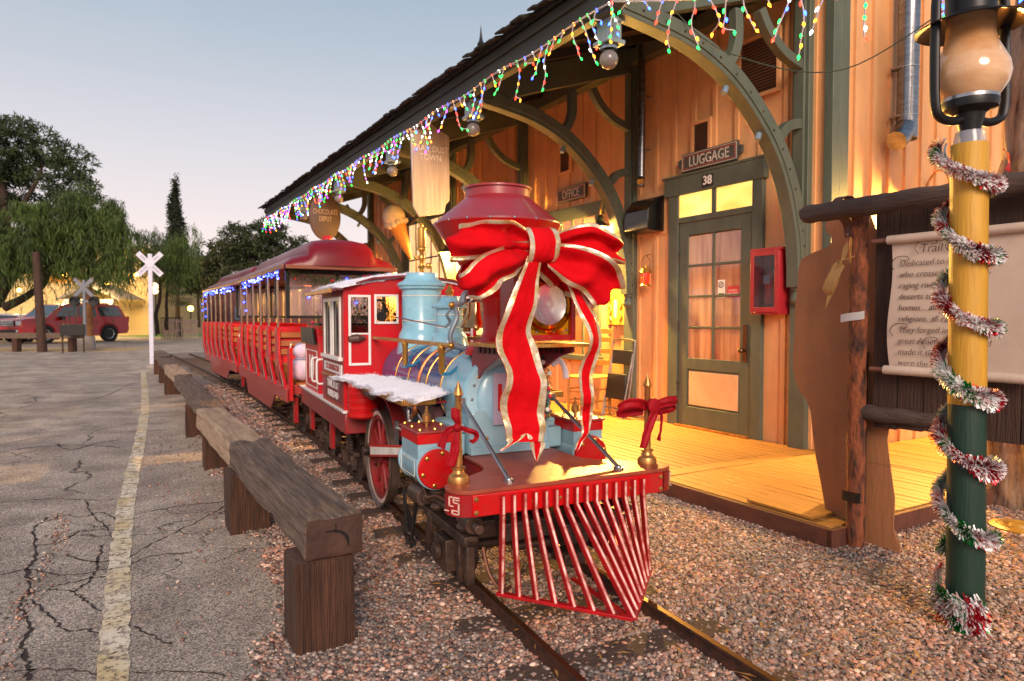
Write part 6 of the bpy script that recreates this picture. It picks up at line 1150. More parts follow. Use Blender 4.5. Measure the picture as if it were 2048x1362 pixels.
for i, s in enumerate(lines):
    z = .285-.0575*i-(.012 if i else 0); text('lettering', s, .064 if i == 0 else .046, T @ Matrix.Translation((-.265 if i else -.04, z, .030)), INKB, sc, .0006, shear=.22, align='LEFT' if i else 'CENTER', sx=.92 if i == 0 else .92, offset=-.0006)
# flourish capitals
for (x, z, w) in ((-.13, .29, 1.2), (.02, .29, 1.2), (-.26, .215, 1), (-.26, -.135, 1), (-.10, -.195, .8)):
    g = MB(); g.tube(bez([(x-.03*w, z-.028, .031), (x-.045*w, z+.0, .031), (x-.02*w, z+.035*w, .031), (x+.03*w, z+.038*w, .031), (x+.045*w, z+.02, .031), (x+.02*w, z+.012, .031)], 5), .0018, 5, T=T); g.build('flourish', INKB, sc)
# cardboard figure seen from behind
CRD = M('cardboard', '#a8714a', .8, 0, c2='#986440', scale=3, st=(1, 1, .3), bump=.3, bscale=60, bst=(1, 1, .2), grime=.2); cf = thing('cardboard_cutout', 'brown cardboard back of a life-size cutout figure taped to the log post', 'cutout', (3.70, 2.30, 0), 0); T = frame((0, 0, 0), (0, -1, 0), (0, 0, 1))
def yy(y): return 2.30-y
po = [(yy(a), b) for a, b in ((2.50, 1.90), (2.555, 1.885), (2.585, 1.85), (2.58, 1.81), (2.545, 1.775), (2.54, 1.74), (2.57, 1.71), (2.66, 1.69), (2.745, 1.655), (2.765, 1.60), (2.77, 1.50), (2.785, 1.35), (2.79, 1.15), (2.795, .98), (2.77, .88), (2.735, .82), (2.70, .79), (2.665, .72), (2.65, .60), (2.625, .45), (2.585, .28), (2.55, .12), (2.50, .045), (2.47, .01), (2.10, .01), (2.10, .05), (2.125, .09), (2.14, .14), (2.135, .3), (2.165, .48), (2.185, .62), (2.16, .78), (2.10, .95), (2.06, 1.2), (2.05, 1.5), (2.12, 1.62), (2.24, 1.70), (2.27, 1.78), (2.30, 1.86), (2.36, 1.90))]
g = MB(); g.prism([(round(a, 3), b) for a, b in po], .006, T); g.build('figure_sheet', CRD, cf)
g = MB(); g.bx(-.0085+.0, -.0065, -.49, .0, 1.118, 1.121); g.bx(-.0085, -.0065, -.38, .2, .475, .478); g.build('fold_crease', M('crease', '#9c6a4a', .8), cf)
g = MB(); g.bx(-.03, -.008, .0, .035, .0, 1.10); g.build('wood_stiffener', PLK, cf)
t = thing('tape_strip', 'torn white tape strip across the bark of the log post', 'tape', (3.545, 2.30, 1.30)); g = MB(); P = [(.0, .075, -.012), (-.008, .04, -.006), (-.006, .0, .0), (-.002, -.04, .004), (.005, -.062, .010)]; g.strip([Vector(p)+Vector((0, 0, .022)) for p in P], [Vector(p)-Vector((0, 0, .022)) for p in P], .002); g.build('tape', M('tape_white', '#c8c4c2', .4, var=.05), t)
t = thing('tape_strip', 'black tape strip around the log post near its foot', 'tape', (3.545, 2.30, .295)); g = MB(); P = [(.02, .065, 0), (-.008, .04, 0), (-.009, .0, 0), (-.006, -.04, 0), (.01, -.055, 0)]; g.strip([Vector(p)+Vector((0, 0, .028)) for p in P], [Vector(p)-Vector((0, 0, .028)) for p in P], .002); g.build('tape', M('tape_black', '#141416', .2, coat=.4), t)
t = thing('corn_husk_bundle', 'dried corn husk bow tied to the log post', 'husk bow', (3.535, 2.37, 1.60)); HU = M('husk', '#b8935a', .6, 0, c2='#9a7440', scale=12, st=(6, 6, 1)); 
for A, B_ in (([(0, -.02, .02), (0, -.04, .07), (0, -.035, .115)], [(0, .0, .02), (0, -.01, .08), (0, -.035, .12)]), ([(0, .0, 0), (-.02, .06, -.06), (-.02, .10, -.14), (0, .09, -.17)], [(0, -.02, -.02), (-.02, .0, -.08), (-.02, .03, -.15), (0, .06, -.18)]), ([(0, -.01, 0), (.01, .02, -.1), (.0, .06, -.19), (0, .09, -.25)], [(0, .01, 0), (.01, .05, -.1), (.0, .08, -.18), (0, .095, -.25)]), ([(0, -.01, .01), (-.015, .03, .0), (-.01, .08, -.07)], [(0, .0, -.02), (-.015, .04, -.05), (-.01, .07, -.11)])): g = MB(); g.strip(bez(A, 5), bez(B_, 5), .003); g.build('husk_leaf', HU, t)
g = MB(); g.tube(bez([(-.01, .03, -.01), (-.015, .0, .01), (-.01, -.05, .02), (0, -.08, .03)], 5), .003, 6); g.tube([(-.012, -.02, .02), (-.012, .02, -.03)], .006, 6); g.build('tie', HU, t)
# red upright behind the cardboard
g = MB(); g.bx(3.84, 3.90, 2.52, 2.66, .12, 1.35); tag(g.build('red_upright', M('old_red_paint', '#7c2416', .6, c2='#5c1a12', scale=8, st=(4, 4, .8), bump=.3), bevel=.004), 'old dark red painted timber upright standing behind the cardboard cutout', 'post')
# eucalyptus trunk at the right
def trunk(label, path, rs, mat, name='old_tree'):
    t = thing(name, label, 'tree', path[0]); o = Vector(path[0]); P = bez([Vector(p)-o for p in path], 10); k = len(P); rr = np.interp(np.linspace(0, 1, k), np.linspace(0, 1, len(rs)), rs); g = MB(); g.tube(P, .2, 36, rs=list(rr))
    for i, q in enumerate(g.v): v = Vector(q); g.v[i] = tuple(v+Vector((mnoise.noise(Vector((v.x*7, v.y*7, v.z*1.6))), mnoise.noise(Vector((v.x*7, v.y*7, v.z*1.6+9))), 0))*.07+Vector((mnoise.noise(Vector((v.x*22, v.y*22, v.z*4))), mnoise.noise(Vector((v.x*22, v.y*22, v.z*4+5))), 0))*.025)
    g.build('trunk', mat, t, smooth=60); return t
GUM = M('peeling_bark', '#b89c84', .8, 0, c2='#4a3026', scale=3, st=(2.4, 2.4, .7), bump=1.6, bscale=8, contrast=.45, detail=8)
trunk('thick old tree trunk with peeling pale bark behind the trail board', [(5.62, 2.12, -.05), (5.55, 2.15, .25), (5.48, 2.15, .8), (5.38, 2.1, 1.8), (5.42, 2.05, 3.0), (5.55, 2.0, 4.6)], [.52, .38, .33, .31, .30, .27], GUM)
t = thing('valve_cover', 'round yellow metal valve cover lying on the mulch by the tree', 'valve cover', (4.75, 1.98, .012)); g = MB(); g.lathe([(0, .0), (.15, .0), (.155, .012), (.12, .02), (.11, .012), (.06, .012), (.05, .03), (0, .03)], (0, 0, 0), 30); g.bx(-.02, .2, -.02, .02, .0, .014); g.build('lid', M('cover_yellow', '#c89a30', .45, c2='#8a5a24', scale=8), t)
g = MB(); g.bx(5.9, 8.6, 2.9, 2.94, .2, .6); 
# ================================================================= BACKGROUND
def at(px, D):      # ground point seen at photo column px, D metres of depth
    th = R(30.483); f = Vector((math.sin(th), math.cos(th), 0)); r = Vector((math.cos(th), -math.sin(th), 0)); return f*D+r*((px-1024)/1365*D)
def zz(py, D): return 1.3+(633-py)/1365*D
# crossing sign beside the track
def crossbuck(t, z, L, w, mat, txt=True, th=.02):
    for k, a in enumerate((45, -45)):
        T = frame((0, -.03-.012*k, z), (1, 0, 0), (0, 0, 1)) @ Matrix.Rotation(R(a), 4, 'Z'); g = MB(); g.bx(-L/2, L/2, -w/2, w/2, 0, .012, T=T); b = g.build('sign_arm', mat, t, bevel=.002)
        if txt: [text('lettering', s_, w*.62, T @ Matrix.Translation((x, 0, .0125)), M('sign_ink', '#5c627c', .6), b, .001) for s_, x in ((('RAIL', -L*.27), ('ROAD', L*.27)) if k else (('CROSS', -L*.28), ('ING', L*.28)))]
p = at(303, 17.3); t = thing('crossing_sign', 'white railroad crossbuck sign on a slim white post at the end of the barrier', 'sign', (p.x, p.y, 0), R(-18)); CW = M('sign_white', '#b8bcd4', .5, var=.05)
g = MB(); g.bx(-.05, .05, -.03, .03, 0, 2.88); g.build('post', CW, t, bevel=.005); crossbuck(t, 2.62, .78, .135, CW); g = MB(); g.lathe([(0, .0), (.16, 0), (.14, .09), (0, .1)], (0, 0, 0), 14); g.build('footing', M('concrete', '#8c8580', .9, bump=.3), t)
# SUV -----------------------------------------------------------------
CARR = M('car_red', (.52, .006, .014), .3, 0, c2=(.28, .003, .008), scale=1, coat=.35); CARW = M('car_white', '#c8c8cc', .25, .1, var=.04, coat=1); GLA = M('car_glass', '#1c2426', .05, 0, spec=.9, coat=1); TYR = M('car_tyre', '#161515', .8); CHR = M('chrome', '#d4d6da', .25, .6, var=.05)
def car(name, label, loc, rz, prof, glass, W, col_, wheels, wr, front, rear, grille=True):
    t = thing(name, label, 'car', loc, rz); g = MB(); n = len(prof)
    lay = [(-W/2, .90, .0), (-W/2+.06, .97, .02), (-W/2+.14, 1.0, 0), (W/2-.14, 1.0, 0), (W/2-.06, .97, .02), (W/2, .90, 0)]; vs = []
    for (yv, k, _) in lay:
        for (x, z) in prof:
            tum = max(0, z-1.05)*.17*(1 if abs(yv) > W/2-.15 else 0); vs.append((x*(.985+.015*k), yv-math.copysign(tum, yv), z if z < 1.2 else 1.2+(z-1.2)*(.97+.03*(k if k < 1 else 1))))
    for i in range(len(lay)-1): g.f += [(i*n+j, i*n+(j+1) % n, (i+1)*n+(j+1) % n, (i+1)*n+j) for j in range(n)]
    g.f += [tuple(reversed(range(n))), tuple((len(lay)-1)*n+j for j in range(n))]; g.v = vs; g.m = [0]*len(g.f); g.build('body', col_, t, bevel=.03)
    for pl in glass:
        for s in (-1, 1): g = MB(); vs = [(x, s*(W/2-max(0, z-1.05)*.17+.006), z) for x, z in pl]; vs += [(x, y-s*.02, z) for x, y, z in vs]; m_ = len(pl); g.add(vs, [tuple(range(m_)), tuple(range(m_, 2*m_))]+[(i, (i+1) % m_, m_+(i+1) % m_, m_+i) for i in range(m_)]); g.build('side_window', GLA, t)
    for nm, (x0, z0, x1, z1, hw) in (('windscreen', front), ('rear_window', rear)):
        g = MB(); e = -.012 if x0 < 0 else .012; a, b = Vector((x0, 0, z0)), Vector((x1, 0, z1)); g.add([(x0+e, -hw, z0+.01), (x0+e, hw, z0+.01), (x1+e, hw-.08, z1+.01), (x1+e, -hw+.08, z1+.01)], [(0, 1, 2, 3)]); g.add([(x0, -hw, z0-.01), (x0, hw, z0-.01), (x1, hw-.08, z1-.01), (x1, -hw+.08, z1-.01)], [(0, 1, 2, 3)]); g.build(nm, GLA, t)
    for x in wheels:
        for s in (-1, 1):
            w = new_obj('wheel', None, t); T = Matrix.Translation((x, s*(W/2-.08), wr)) @ Matrix.Rotation(R(90), 4, 'X'); g = MB(); g.lathe([(wr*.62, -.11), (wr*.95, -.12), (wr, -.08), (wr, .08), (wr*.95, .12), (wr*.62, .11)], (0, 0, 0), 28, T=T); g.build('tyre', TYR, w)
            g = MB(); g.lathe([(wr*.52, -.06), (wr*.64, -.112), (wr*.64, .112), (wr*.52, .06)], (0, 0, 0), 28, T=T); g.lathe([(0, -.06), (wr*.18, -.06), (wr*.18, .06), (0, .06)], (0, 0, 0), 14, T=T)
            for q in range(6): a = q*math.pi/3; g.box((wr*.34*math.cos(a), wr*.34*math.sin(a), 0), (wr*.5, wr*.13, .1), T=T @ Matrix.Rotation(0, 4, 'Z')) if False else g.tube([(wr*.1*math.cos(a), wr*.1*math.sin(a), 0), (wr*.6*math.cos(a), wr*.6*math.sin(a), 0)], .035, 8, T=T)
            g.build('rim', CHR, w); g = MB(); g.lathe([(0, 0), (wr*.62, 0), (wr*.62, .01), (0, .01)], (0, 0, 0), 24, T=T); g.build('brake_disc', BLACK, w)
            g = MB(); vs = [(x+(wr+.07)*math.cos(R(a)), s*(W/2+.004), wr+(wr+.07)*math.sin(R(a))) for a in range(0, 181, 15)]; vs2 = [(x+(wr+.13)*math.cos(R(a)), s*(W/2+.022), wr+(wr+.13)*math.sin(R(a))) for a in range(0, 181, 15)]; g.strip(vs, vs2, .02); g.build('wheel_arch', col_, t)
            g = MB(); g.lathe([(0, 0), (wr+.065, 0)], (x, s*(W/2+.003), wr), 28, ax='Y'); g.build('wheel_well', BLACK, t)
    X = min(q[0] for q in prof)
    for s in (-1, 1):
        hl_ = MB(); hl_.box((X+.05, s*(W/2-.22), .98), (.14, .34, .20)); hl_.build('headlight', M('lamp_lens', '#c8ccd4', .08, .3, coat=1), t, bevel=.02)
        g = MB(); g.box((max(q[0] for q in prof)-.02, s*(W/2-.09), 1.15), (.08, .12, .34)); g.build('tail_light', M('tail_red', '#a0141c', .2, coat=1), t, bevel=.01)
        g = MB(); g.box((-.95, s*(W/2+.12), 1.22), (.16, .22, .18)); g.build('wing_mirror', BLACK, t, bevel=.03); g = MB(); [g.box((x, s*(W/2+.005), 1.02), (.2, .03, .035)) for x in (.0, 1.0)]; g.build('door_handle', col_, t, bevel=.005)
    g = MB(); g.box((X+.03, 0, .97), (.10, 1.05, .26)); gr = g.build('grille', BLACK, t, bevel=.01); g = MB(); [g.box((X-.025, 0, z), (.02, 1.0, .022)) for z in (.88, .96, 1.04, 1.1)]; g.build('grille_bar', CHR, gr); g = MB(); g.box((X+.03, 0, .60), (.12, 1.3, .16)); g.build('lower_intake', BLACK, t); g = MB(); [g.cyl((X-.03, s*(W/2-.28), .62), (X+.05, s*(W/2-.28), .62), .06, 12) for s in (-1, 1)]; g.build('fog_lamp', CHR, t)
    return t
suv = [(-2.75, .45), (-2.80, .75), (-2.76, 1.10), (-2.60, 1.18), (-1.55, 1.26), (-.80, 1.86), (-.5, 1.92), (1.6, 1.95), (2.25, 1.88), (2.62, 1.25), (2.72, 1.1), (2.75, .62), (2.65, .42), (1.5, .34), (-1.4, .34)]
sg = [[(-1.18, 1.30), (-.72, 1.78), (-.05, 1.82), (-.05, 1.30)], [(.03, 1.30), (.03, 1.82), (.88, 1.82), (.95, 1.30)], [(1.12, 1.32), (1.05, 1.82), (2.15, 1.79), (2.38, 1.32)]]
c0 = at(133, 34.5); car('parked_suv', 'parked dark red SUV with a tall square body and chrome grille', (c0.x, c0.y, 0), R(37), suv, sg, 2.0, CARR, (-1.72, 1.58), .42, (-1.5, 1.28, -.83, 1.84, .82), (2.64, 1.30, 2.28, 1.84, .76))
for s in (-1, 1): pass
sed = [(-2.2, .35), (-2.28, .6), (-2.22, .82), (-2.0, .92), (-1.15, 1.0), (-.45, 1.42), (.5, 1.46), (1.2, 1.36), (1.85, 1.05), (2.2, 1.0), (2.25, .6), (2.15, .32)]
sgl = [[(-.92, 1.04), (-.42, 1.36), (.1, 1.38), (.1, 1.04)], [(.16, 1.04), (.16, 1.38), (.95, 1.33), (1.35, 1.06)]]
c0 = at(40, 38); car('parked_sedan', 'white parked car partly hidden behind the red SUV', (c0.x, c0.y, 0), R(24), sed, sgl, 1.8, CARW, (-1.4, 1.35), .33, (-1.12, 1.02, -.5, 1.41, .72), (1.82, 1.08, 1.25, 1.36, .66))
c0 = at(-25, 34); car('parked_sedan', 'silver white car at the left edge of the car park', (c0.x, c0.y, 0), R(24), sed, sgl, 1.8, CARW, (-1.4, 1.35), .33, (-1.12, 1.02, -.5, 1.41, .72), (1.82, 1.08, 1.25, 1.36, .66))
# yellow building with a porch
th = R(30.483)
def obox(g, px0, px1, D, z0, z1, dep_=.3, mi=0):      # box facing the view direction of the street, D metres out
    a, b = at(px0, D), at(px1, D); v = Vector((math.sin(th), math.cos(th), 0))*dep_; vs = [Vector((q.x, q.y, z)) for z in (z0, z1) for q in (a, b, b+v, a+v)]; g.add(vs, [(0, 1, 2, 3), (4, 5, 6, 7), (0, 1, 5, 4), (1, 2, 6, 5), (2, 3, 7, 6), (3, 0, 4, 7)], mi)
SY = M('yellow_siding', '#d4bc84', .7, 0, c2='#c4a870', scale=2, st=(.3, .3, 6)); WHT = M('porch_white', '#c8c4c8', .6)
t = thing('yellow_building', 'long pale yellow clapboard building with a white gabled porch behind the red SUV', 'building', (0, 0, 0)); D = 47
g = MB(); obox(g, -260, 302, D, 0, zz(500, D), 8)
z = .2
while z < zz(502, D): obox(g, -259, 301, D-.03, z, z+.015, .02); z += .22
g.build('wall', SY, t); g = MB(); obox(g, 300, 306, D-.05, 0, zz(500, D)+.1, .4); obox(g, -262, 306, D-.6, zz(500, D), zz(492, D), 9); g.build('trim', WHT, t)
g = MB(); 
a, b = at(112, D-3.2), at(240, D-3.2); v = Vector((math.sin(th), math.cos(th), 0))*3.1; za, zp = zz(598, D-3.2), zz(566, D-3.2); m_ = (a+b)/2
g.add([(a.x, a.y, za), (m_.x, m_.y, zp), (b.x, b.y, za)]+[((q+v).x, (q+v).y, zq) for q, zq in ((a, za), (m_, zp), (b, za))]+[(a.x, a.y, za-.15), (m_.x, m_.y, zp-.15), (b.x, b.y, za-.15)], [(0, 1, 4, 3), (1, 2, 5, 4), (0, 6, 7, 1), (1, 7, 8, 2)]); g.build('porch_roof', M('porch_grey', '#6a666a', .7), t)
g = MB(); obox(g, 130, 138, D-3, 0, za, .2); obox(g, 218, 226, D-3, 0, za, .2); obox(g, 128, 228, D-3.02, za-.25, za-.02, .2); g.build('porch_frame', WHT, t)
g = MB(); obox(g, 160, 182, D-.2, .1, 2.2, .1); g.build('door', M('far_door', '#5a3020', .6), t); g = MB(); obox(g, 78, 172, D-7, zz(566, D-7), zz(548, D-7), .3); g.build('sign_beam', M('ochre_beam', '#a0702a', .6), t)
for px, D_, z_, e in ((133, 39, zz(549, 39), 480), (178, 43.5, zz(590, 43.5), 420), (215, 44.5, zz(566, 44.5), 300), (40, 44, zz(580, 44), 140), (275, 44.5, zz(548, 44), 130)):
    p = at(px, D_); f = thing('flood_lamp', {133: 'bright flood lamp on the beam under the drooping tree', 178: 'warm lamp glowing inside the white porch', 215: 'warm lamp shining through the foliage right of the porch', 40: 'warm lamp on the yellow wall at the far left', 275: 'warm lamp high on the yellow wall near its right corner'}[px], 'lamp', (p.x, p.y, z_)); g = MB(); g.ball((0, 0, 0), .13, n=12); g.build('bulb', M('flood_bulb', '#ffe0a0', .3, emit='#ffc040', es=30), f); g = MB(); g.cyl((0, 0, .1), (0, 0, .26), .05, 8); g.build('bracket', BLACK, f); lamp('lamp_light', (p.x-.3, p.y-1.0, z_-.2), e, (1, .66, .22), .2)
# wooden poles, signal, timber rail
def pole(label, px, D, r_, z1, mat, lean=0): p = at(px, D); t = thing('wooden_pole', label, 'pole', (p.x, p.y, 0)); g = MB(); g.tube([(0, 0, 0), (lean*.5, 0, z1*.5), (lean, 0, z1)], r_, 14, rs=[r_*1.15, r_, r_*.85]); g.build('shaft', mat, t)
PW = M('pole_wood', '#4a3024', .8, 0, c2='#30201a', scale=5, st=(4, 4, .5)); pole('dark leaning wooden pole in front of the SUV bonnet', 84, 25, .14, zz(505, 25), PW, -.12); pole('wooden pole coloured as if lit orange, behind the far crossing signal', 178, 28, .15, zz(575, 28), M('pole_lit_orange', '#8a5a2c', .8, c2='#5c3a22', scale=5))  # orange light on the second pole is painted into its wood colour
p = at(170, 26.5); t = thing('crossing_signal', 'far railroad crossing signal with two dark lamps on a concrete base', 'signal', (p.x, p.y, 0), R(-25)); g = MB(); g.cyl((0, 0, .3), (0, 0, zz(560, 26.5)), .06, 10); g.bx(-.45, .45, -.03, .03, 1.85, 1.93); g.build('mast', M('signal_grey', '#6e707c', .5), t); crossbuck(t, zz(575, 26.5), .95, .14, M('signal_grey', '#6e707c', .5), False)
for s in (-1, 1): g = MB(); g.lathe([(0, -.05), (.19, -.06), (.20, 0), (.2, .06), (0, .06)], (s*.36, 0, 1.89), 20, ax='Y'); g.lathe([(.12, -.14), (.125, -.06)], (s*.36, 0, 1.89), 16, ax='Y', a0=0, a1=180); g.build('signal_lamp', BLACK, t)
g = MB(); g.lathe([(0, 0), (.36, 0), (.34, .52), (0, .54)], (0, 0, 0), 18); g.build('concrete_base', M('concrete', '#8c8580', .9, bump=.3), t)
D = 25; t = thing('timber_rail', 'low dark timber rail on stub posts across the far side of the car park', 'rail', (0, 0, 0)); g = MB(); obox(g, -60, 160, D, .50, .70, .25); g.build('rail', TIM, t)
for q in (-40, 28, 78, 140): g = MB(); obox(g, q-5, q+5, D-.02, 0, .50, .25); g.build('stub_post', TIMV, t)
p = at(146, 24.5); t = thing('planter_box', 'black iron planter stand with wire hoops beside the signal', 'planter', (p.x, p.y, 0)); g = MB(); g.bx(-.38, .38, -.2, .2, .62, 1.02); g.build('box', BLACK, t, bevel=.01); g = MB(); [g.tube(bez([(x-.1, 0, 1.0), (x-.08, 0, 1.35), (x, 0, 1.5), (x+.08, 0, 1.35), (x+.1, 0, 1.0)], 5), .012, 6) for x in (-.2, 0, .2)]; [g.cyl((x, 0, 0), (x, 0, .62), .03, 8) for x in (-.32, .32)]; g.build('hoops', IRON, t)
# far side: lawn strip, kerb, low building, fence
g = MB(); obox(g, 225, 400, 44, .0, .006, 4.0); tag(g.build('grass', M('lawn', '#5c9a24', .9, c2='#3e7a1c', scale=3)), kind='structure')
g = MB(); obox(g, -200, 240, 25.6, .0, .007, 2.6); tag(g.build('path', M('sand_path', '#b8966a', .9, c2='#a08260', scale=3)), kind='structure')
BRK = M('brick_pink', '#7e4a44', .8, 0, c2='#5e3a3a', scale=3); t = thing('brick_building', 'low reddish brick building far behind the tail coach', 'building', (0, 0, 0)); g = MB(); obox(g, 330, 700, 62, 0, zz(560, 62), 6); g.build('wall', BRK, t); g = MB(); obox(g, 326, 702, 61.4, zz(560, 62), zz(554, 62), 8); g.build('roof', M('dark_roof', '#3a3436', .8), t); g = MB(); [obox(g, q, q+9, 61.95, 1.0, 2.2, .1) for q in (352, 372, 410, 470)]; g.build('window', M('far_window', '#6a86a0', .2), t)
D = 40; t = thing('picket_fence', 'pale low fence beyond the far end of the track', 'fence', (0, 0, 0)); g = MB(); obox(g, 325, 395, D, .95, 1.08, .06); obox(g, 325, 395, D, .45, .55, .06); [obox(g, q, q+1.6, D-.04, 0, 1.15, .04) for q in range(325, 395, 4)]; g.build('pickets', M('fence_pale', '#b8a098', .7), t)
D = 38; t = thing('iron_fence', 'dark metal railing panel left of the pale fence', 'fence', (0, 0, 0)); g = MB(); [obox(g, q, q+.6, D, 0, 1.25, .03) for q in range(322, 366, 3)]; obox(g, 322, 366, D, 1.2, 1.25, .04); g.build('railing', BLACK, t)
p = at(382, 44); t = thing('globe_lamp', 'small glowing globe lamp beyond the tail coach', 'lamp', (p.x, p.y, zz(617, 44))); g = MB(); g.ball((0, 0, 0), .17, n=14); g.build('globe', M('flood_bulb', '#ffe0a0', .3), t); g = MB(); g.cyl((0, 0, -.17), (0, 0, -1.8), .04, 8); g.build('pole', BLACK, t)
p = at(312, 45); t = thing('wall_lantern', 'pale lamp on the corner of the yellow building beside the crossing sign', 'lamp', (p.x, p.y, zz(577, 45))); g = MB(); g.ball((0, 0, 0), .30, n=14, sc=(.8, .8, 1.3)); g.build('globe', M('far_globe', '#fff0d0', .3, emit='#ffd9a0', es=2.2), t); g = MB(); g.cyl((0, 0, .3), (0, 0, .55), .06, 8); g.cyl((0, 0, -.35), (0, 0, -4), .05, 8); g.build('bracket', BLACK, t)
# ----------------------------------------------------------- trees
LEAFM = {}
def leafmat(n_, a, b): return M(n_, a, .7, 0, c2=b, scale=.9, sub=0)
def crown(parent, blobs, n, size, mat, droop=0, asp=2.2, fringe=0, seed=1, shell=.55, cl=26, sp=.085):
    rs = np.random.RandomState(seed); vols = np.array([(b[3]*b[4]*b[5]) for b in blobs])**.8; idx = rs.choice(len(blobs), n, p=vols/vols.sum()); Bc = np.array([b[:3] for b in blobs])[idx]; Br = np.array([b[3:6] for b in blobs])[idx]
    # twigs: leaves gather in clumps near the outside of each blob
    K = max(6, n//cl); tw = rs.normal(size=(len(blobs), K//len(blobs)+3, 3)); tw /= np.linalg.norm(tw, axis=2)[..., None]; tw *= rs.uniform(shell, 1.12, tw.shape[:2])[..., None]; tk = rs.randint(0, tw.shape[1], n)
    P = Bc+tw[idx, tk]*Br+rs.normal(0, 1, (n, 3))*Br*sp
    if droop: P[:, 2] -= rs.exponential(droop, n)*rs.uniform(0, 1, n)
    d = rs.normal(size=(n, 3)); 
    if droop: d = d*.35+np.array([0, 0, -1.0])
    d /= np.linalg.norm(d, axis=1)[:, None]; u = np.cross(d, rs.normal(size=(n, 3))); u /= np.linalg.norm(u, axis=1)[:, None]; s = size*rs.uniform(.6, 1.5, n)[:, None]
    V = np.stack([P-u*s/asp*.5, P+d*s*.5-u*s*.1/asp, P+d*s, P+u*s/asp*.5+d*s*.4], 1).reshape(-1, 3); F_ = np.arange(4*n).reshape(-1, 4)
    return np_mesh('crown', V, F_, mat, parent)
def branches(parent, paths, mat):
    g = MB()
    for pts, r0, r1 in paths: P = bez(pts, 6); k = len(P); g.tube([p+Vector((mnoise.noise(p*1.3), mnoise.noise(p*1.3+Vector((5, 5, 5))), 0))*.12*(i > 0) for i, p in enumerate(P)], r0, 9, rs=[r0+(r1-r0)*i/(k-1) for i in range(k)])
    g.build('trunk', mat, parent)
TB = M('tree_bark', '#241a14', .9, c2='#3c2c20', scale=6, bump=.6)
def loc_(p, px, py, D): q = at(px, D); return (q.x-p.x, q.y-p.y, zz(py, D))
def tree(name, label, px, D, blobs, paths, n, size, mat, **k):
    p = at(px, D); t = thing(name, label, 'tree', (p.x, p.y, 0)); sc = D/1365
    bb = [(*loc_(p, bx_, by, D+dd), rx*sc, rx*sc*.8, ry*sc) for bx_, by, rx, ry, dd in blobs]; crown(t, bb, n, size, mat, **k)
    branches(t, [([loc_(p, a, b, D+dd) for a, b, dd in pts], r0, r1) for pts, r0, r1 in paths], TB); return t
G1 = leafmat('leaf_dark_green', '#36461e', '#1c280e'); G2 = leafmat('leaf_feathery', '#4e6420', '#22320e'); G3 = leafmat('leaf_olive', '#36401f', '#20280f'); G4 = leafmat('leaf_cypress', '#1a2613', '#10180c')
tree('spreading_tree', 'huge dark spreading tree filling the left edge of the sky', 10, 30, [(20, 300, 75, 50, 0), (-60, 330, 100, 80, 0), (90, 340, 70, 45, 1), (150, 380, 55, 50, 0), (60, 400, 90, 50, 2), (-60, 430, 90, 50, 0), (170, 330, 34, 30, 1), (30, 262, 55, 28, 0), (100, 300, 55, 36, 0), (-100, 250, 70, 40, 0)],
     [([(-45, 700, 0), (-35, 640, 0), (0, 590, 0), (25, 540, 0), (20, 450, 0), (10, 350, 0)], .42, .12), ([(10, 615, 0), (60, 590, 0), (95, 560, 0), (110, 500, 0)], .2, .06), ([(25, 560, 0), (90, 490, 0), (150, 420, 0)], .2, .05), ([(20, 500, 0), (-60, 430, 0)], .2, .06), ([(20, 450, 0), (70, 380, 0), (95, 330, 0)], .14, .04)], 30000, .20, G1, seed=2, asp=2.4, cl=55, sp=.075)
tree('weeping_tree', 'feathery weeping tree hanging over the parked SUV', 150, 28, [(60, 500, 90, 45, 0), (150, 440, 75, 50, 0), (215, 450, 55, 50, 0), (120, 500, 100, 40, 1), (235, 510, 42, 50, 0), (180, 520, 60, 30, 0), (0, 500, 70, 50, 0), (252, 480, 26, 40, 0), (120, 420, 80, 40, 0), (190, 400, 50, 34, 0), (60, 440, 80, 40, 1), (225, 430, 40, 34, 0)],
     [([(85, 560, 0), (110, 520, 0), (150, 470, 0)], .10, .04), ([(100, 540, 0), (190, 480, 0), (230, 450, 0)], .08, .03)], 42000, .30, G2, droop=.5, asp=7, seed=3, shell=.45, cl=110, sp=.075)
tree('slender_tree', 'slender tree with a curved bare trunk beside the crossing sign', 316, 36, [(300, 480, 34, 30, 0), (330, 500, 42, 40, 0), (375, 490, 34, 42, 0), (350, 530, 38, 36, 0), (290, 520, 22, 30, 0)],
     [([(316, 668, 0), (312, 630, 0), (320, 600, 0), (322, 560, 0), (316, 510, 0)], .12, .05), ([(320, 580, 0), (340, 530, 0), (350, 490, 0)], .07, .03), ([(334, 660, 2), (333, 600, 2), (340, 540, 2)], .1, .05)], 9000, .30, G2, droop=.55, asp=8, seed=4, shell=.3)
tree('cypress', 'tall narrow dark cypress spire rising behind the crossing sign', 356, 48, [(355, 385, 5, 34, 0), (355, 410, 8, 34, 0), (355, 440, 12, 40, 0), (357, 480, 16, 42, 0), (355, 530, 18, 40, 0)], [([(356, 660, 0), (356, 600, 0), (355, 480, 0)], .2, .08)], 14000, .24, G4, seed=5, shell=.1, sp=.16)
tree('desert_tree', 'broad dark bushy tree behind the roofs of the coaches', 520, 46, [(500, 480, 60, 34, 0), (450, 510, 46, 34, 0), (550, 490, 60, 34, 0), (600, 520, 46, 30, 0), (430, 550, 36, 40, 0), (500, 540, 90, 40, 1), (540, 455, 30, 14, 0), (640, 540, 40, 40, 0)], [([(520, 660, 0), (515, 590, 0), (500, 510, 0)], .3, .08), ([(515, 590, 0), (560, 530, 0), (590, 500, 0)], .12, .04), ([(515, 570, 0), (470, 530, 0), (440, 500, 0)], .12, .04)], 17000, .30, G3, seed=6, asp=2.2)
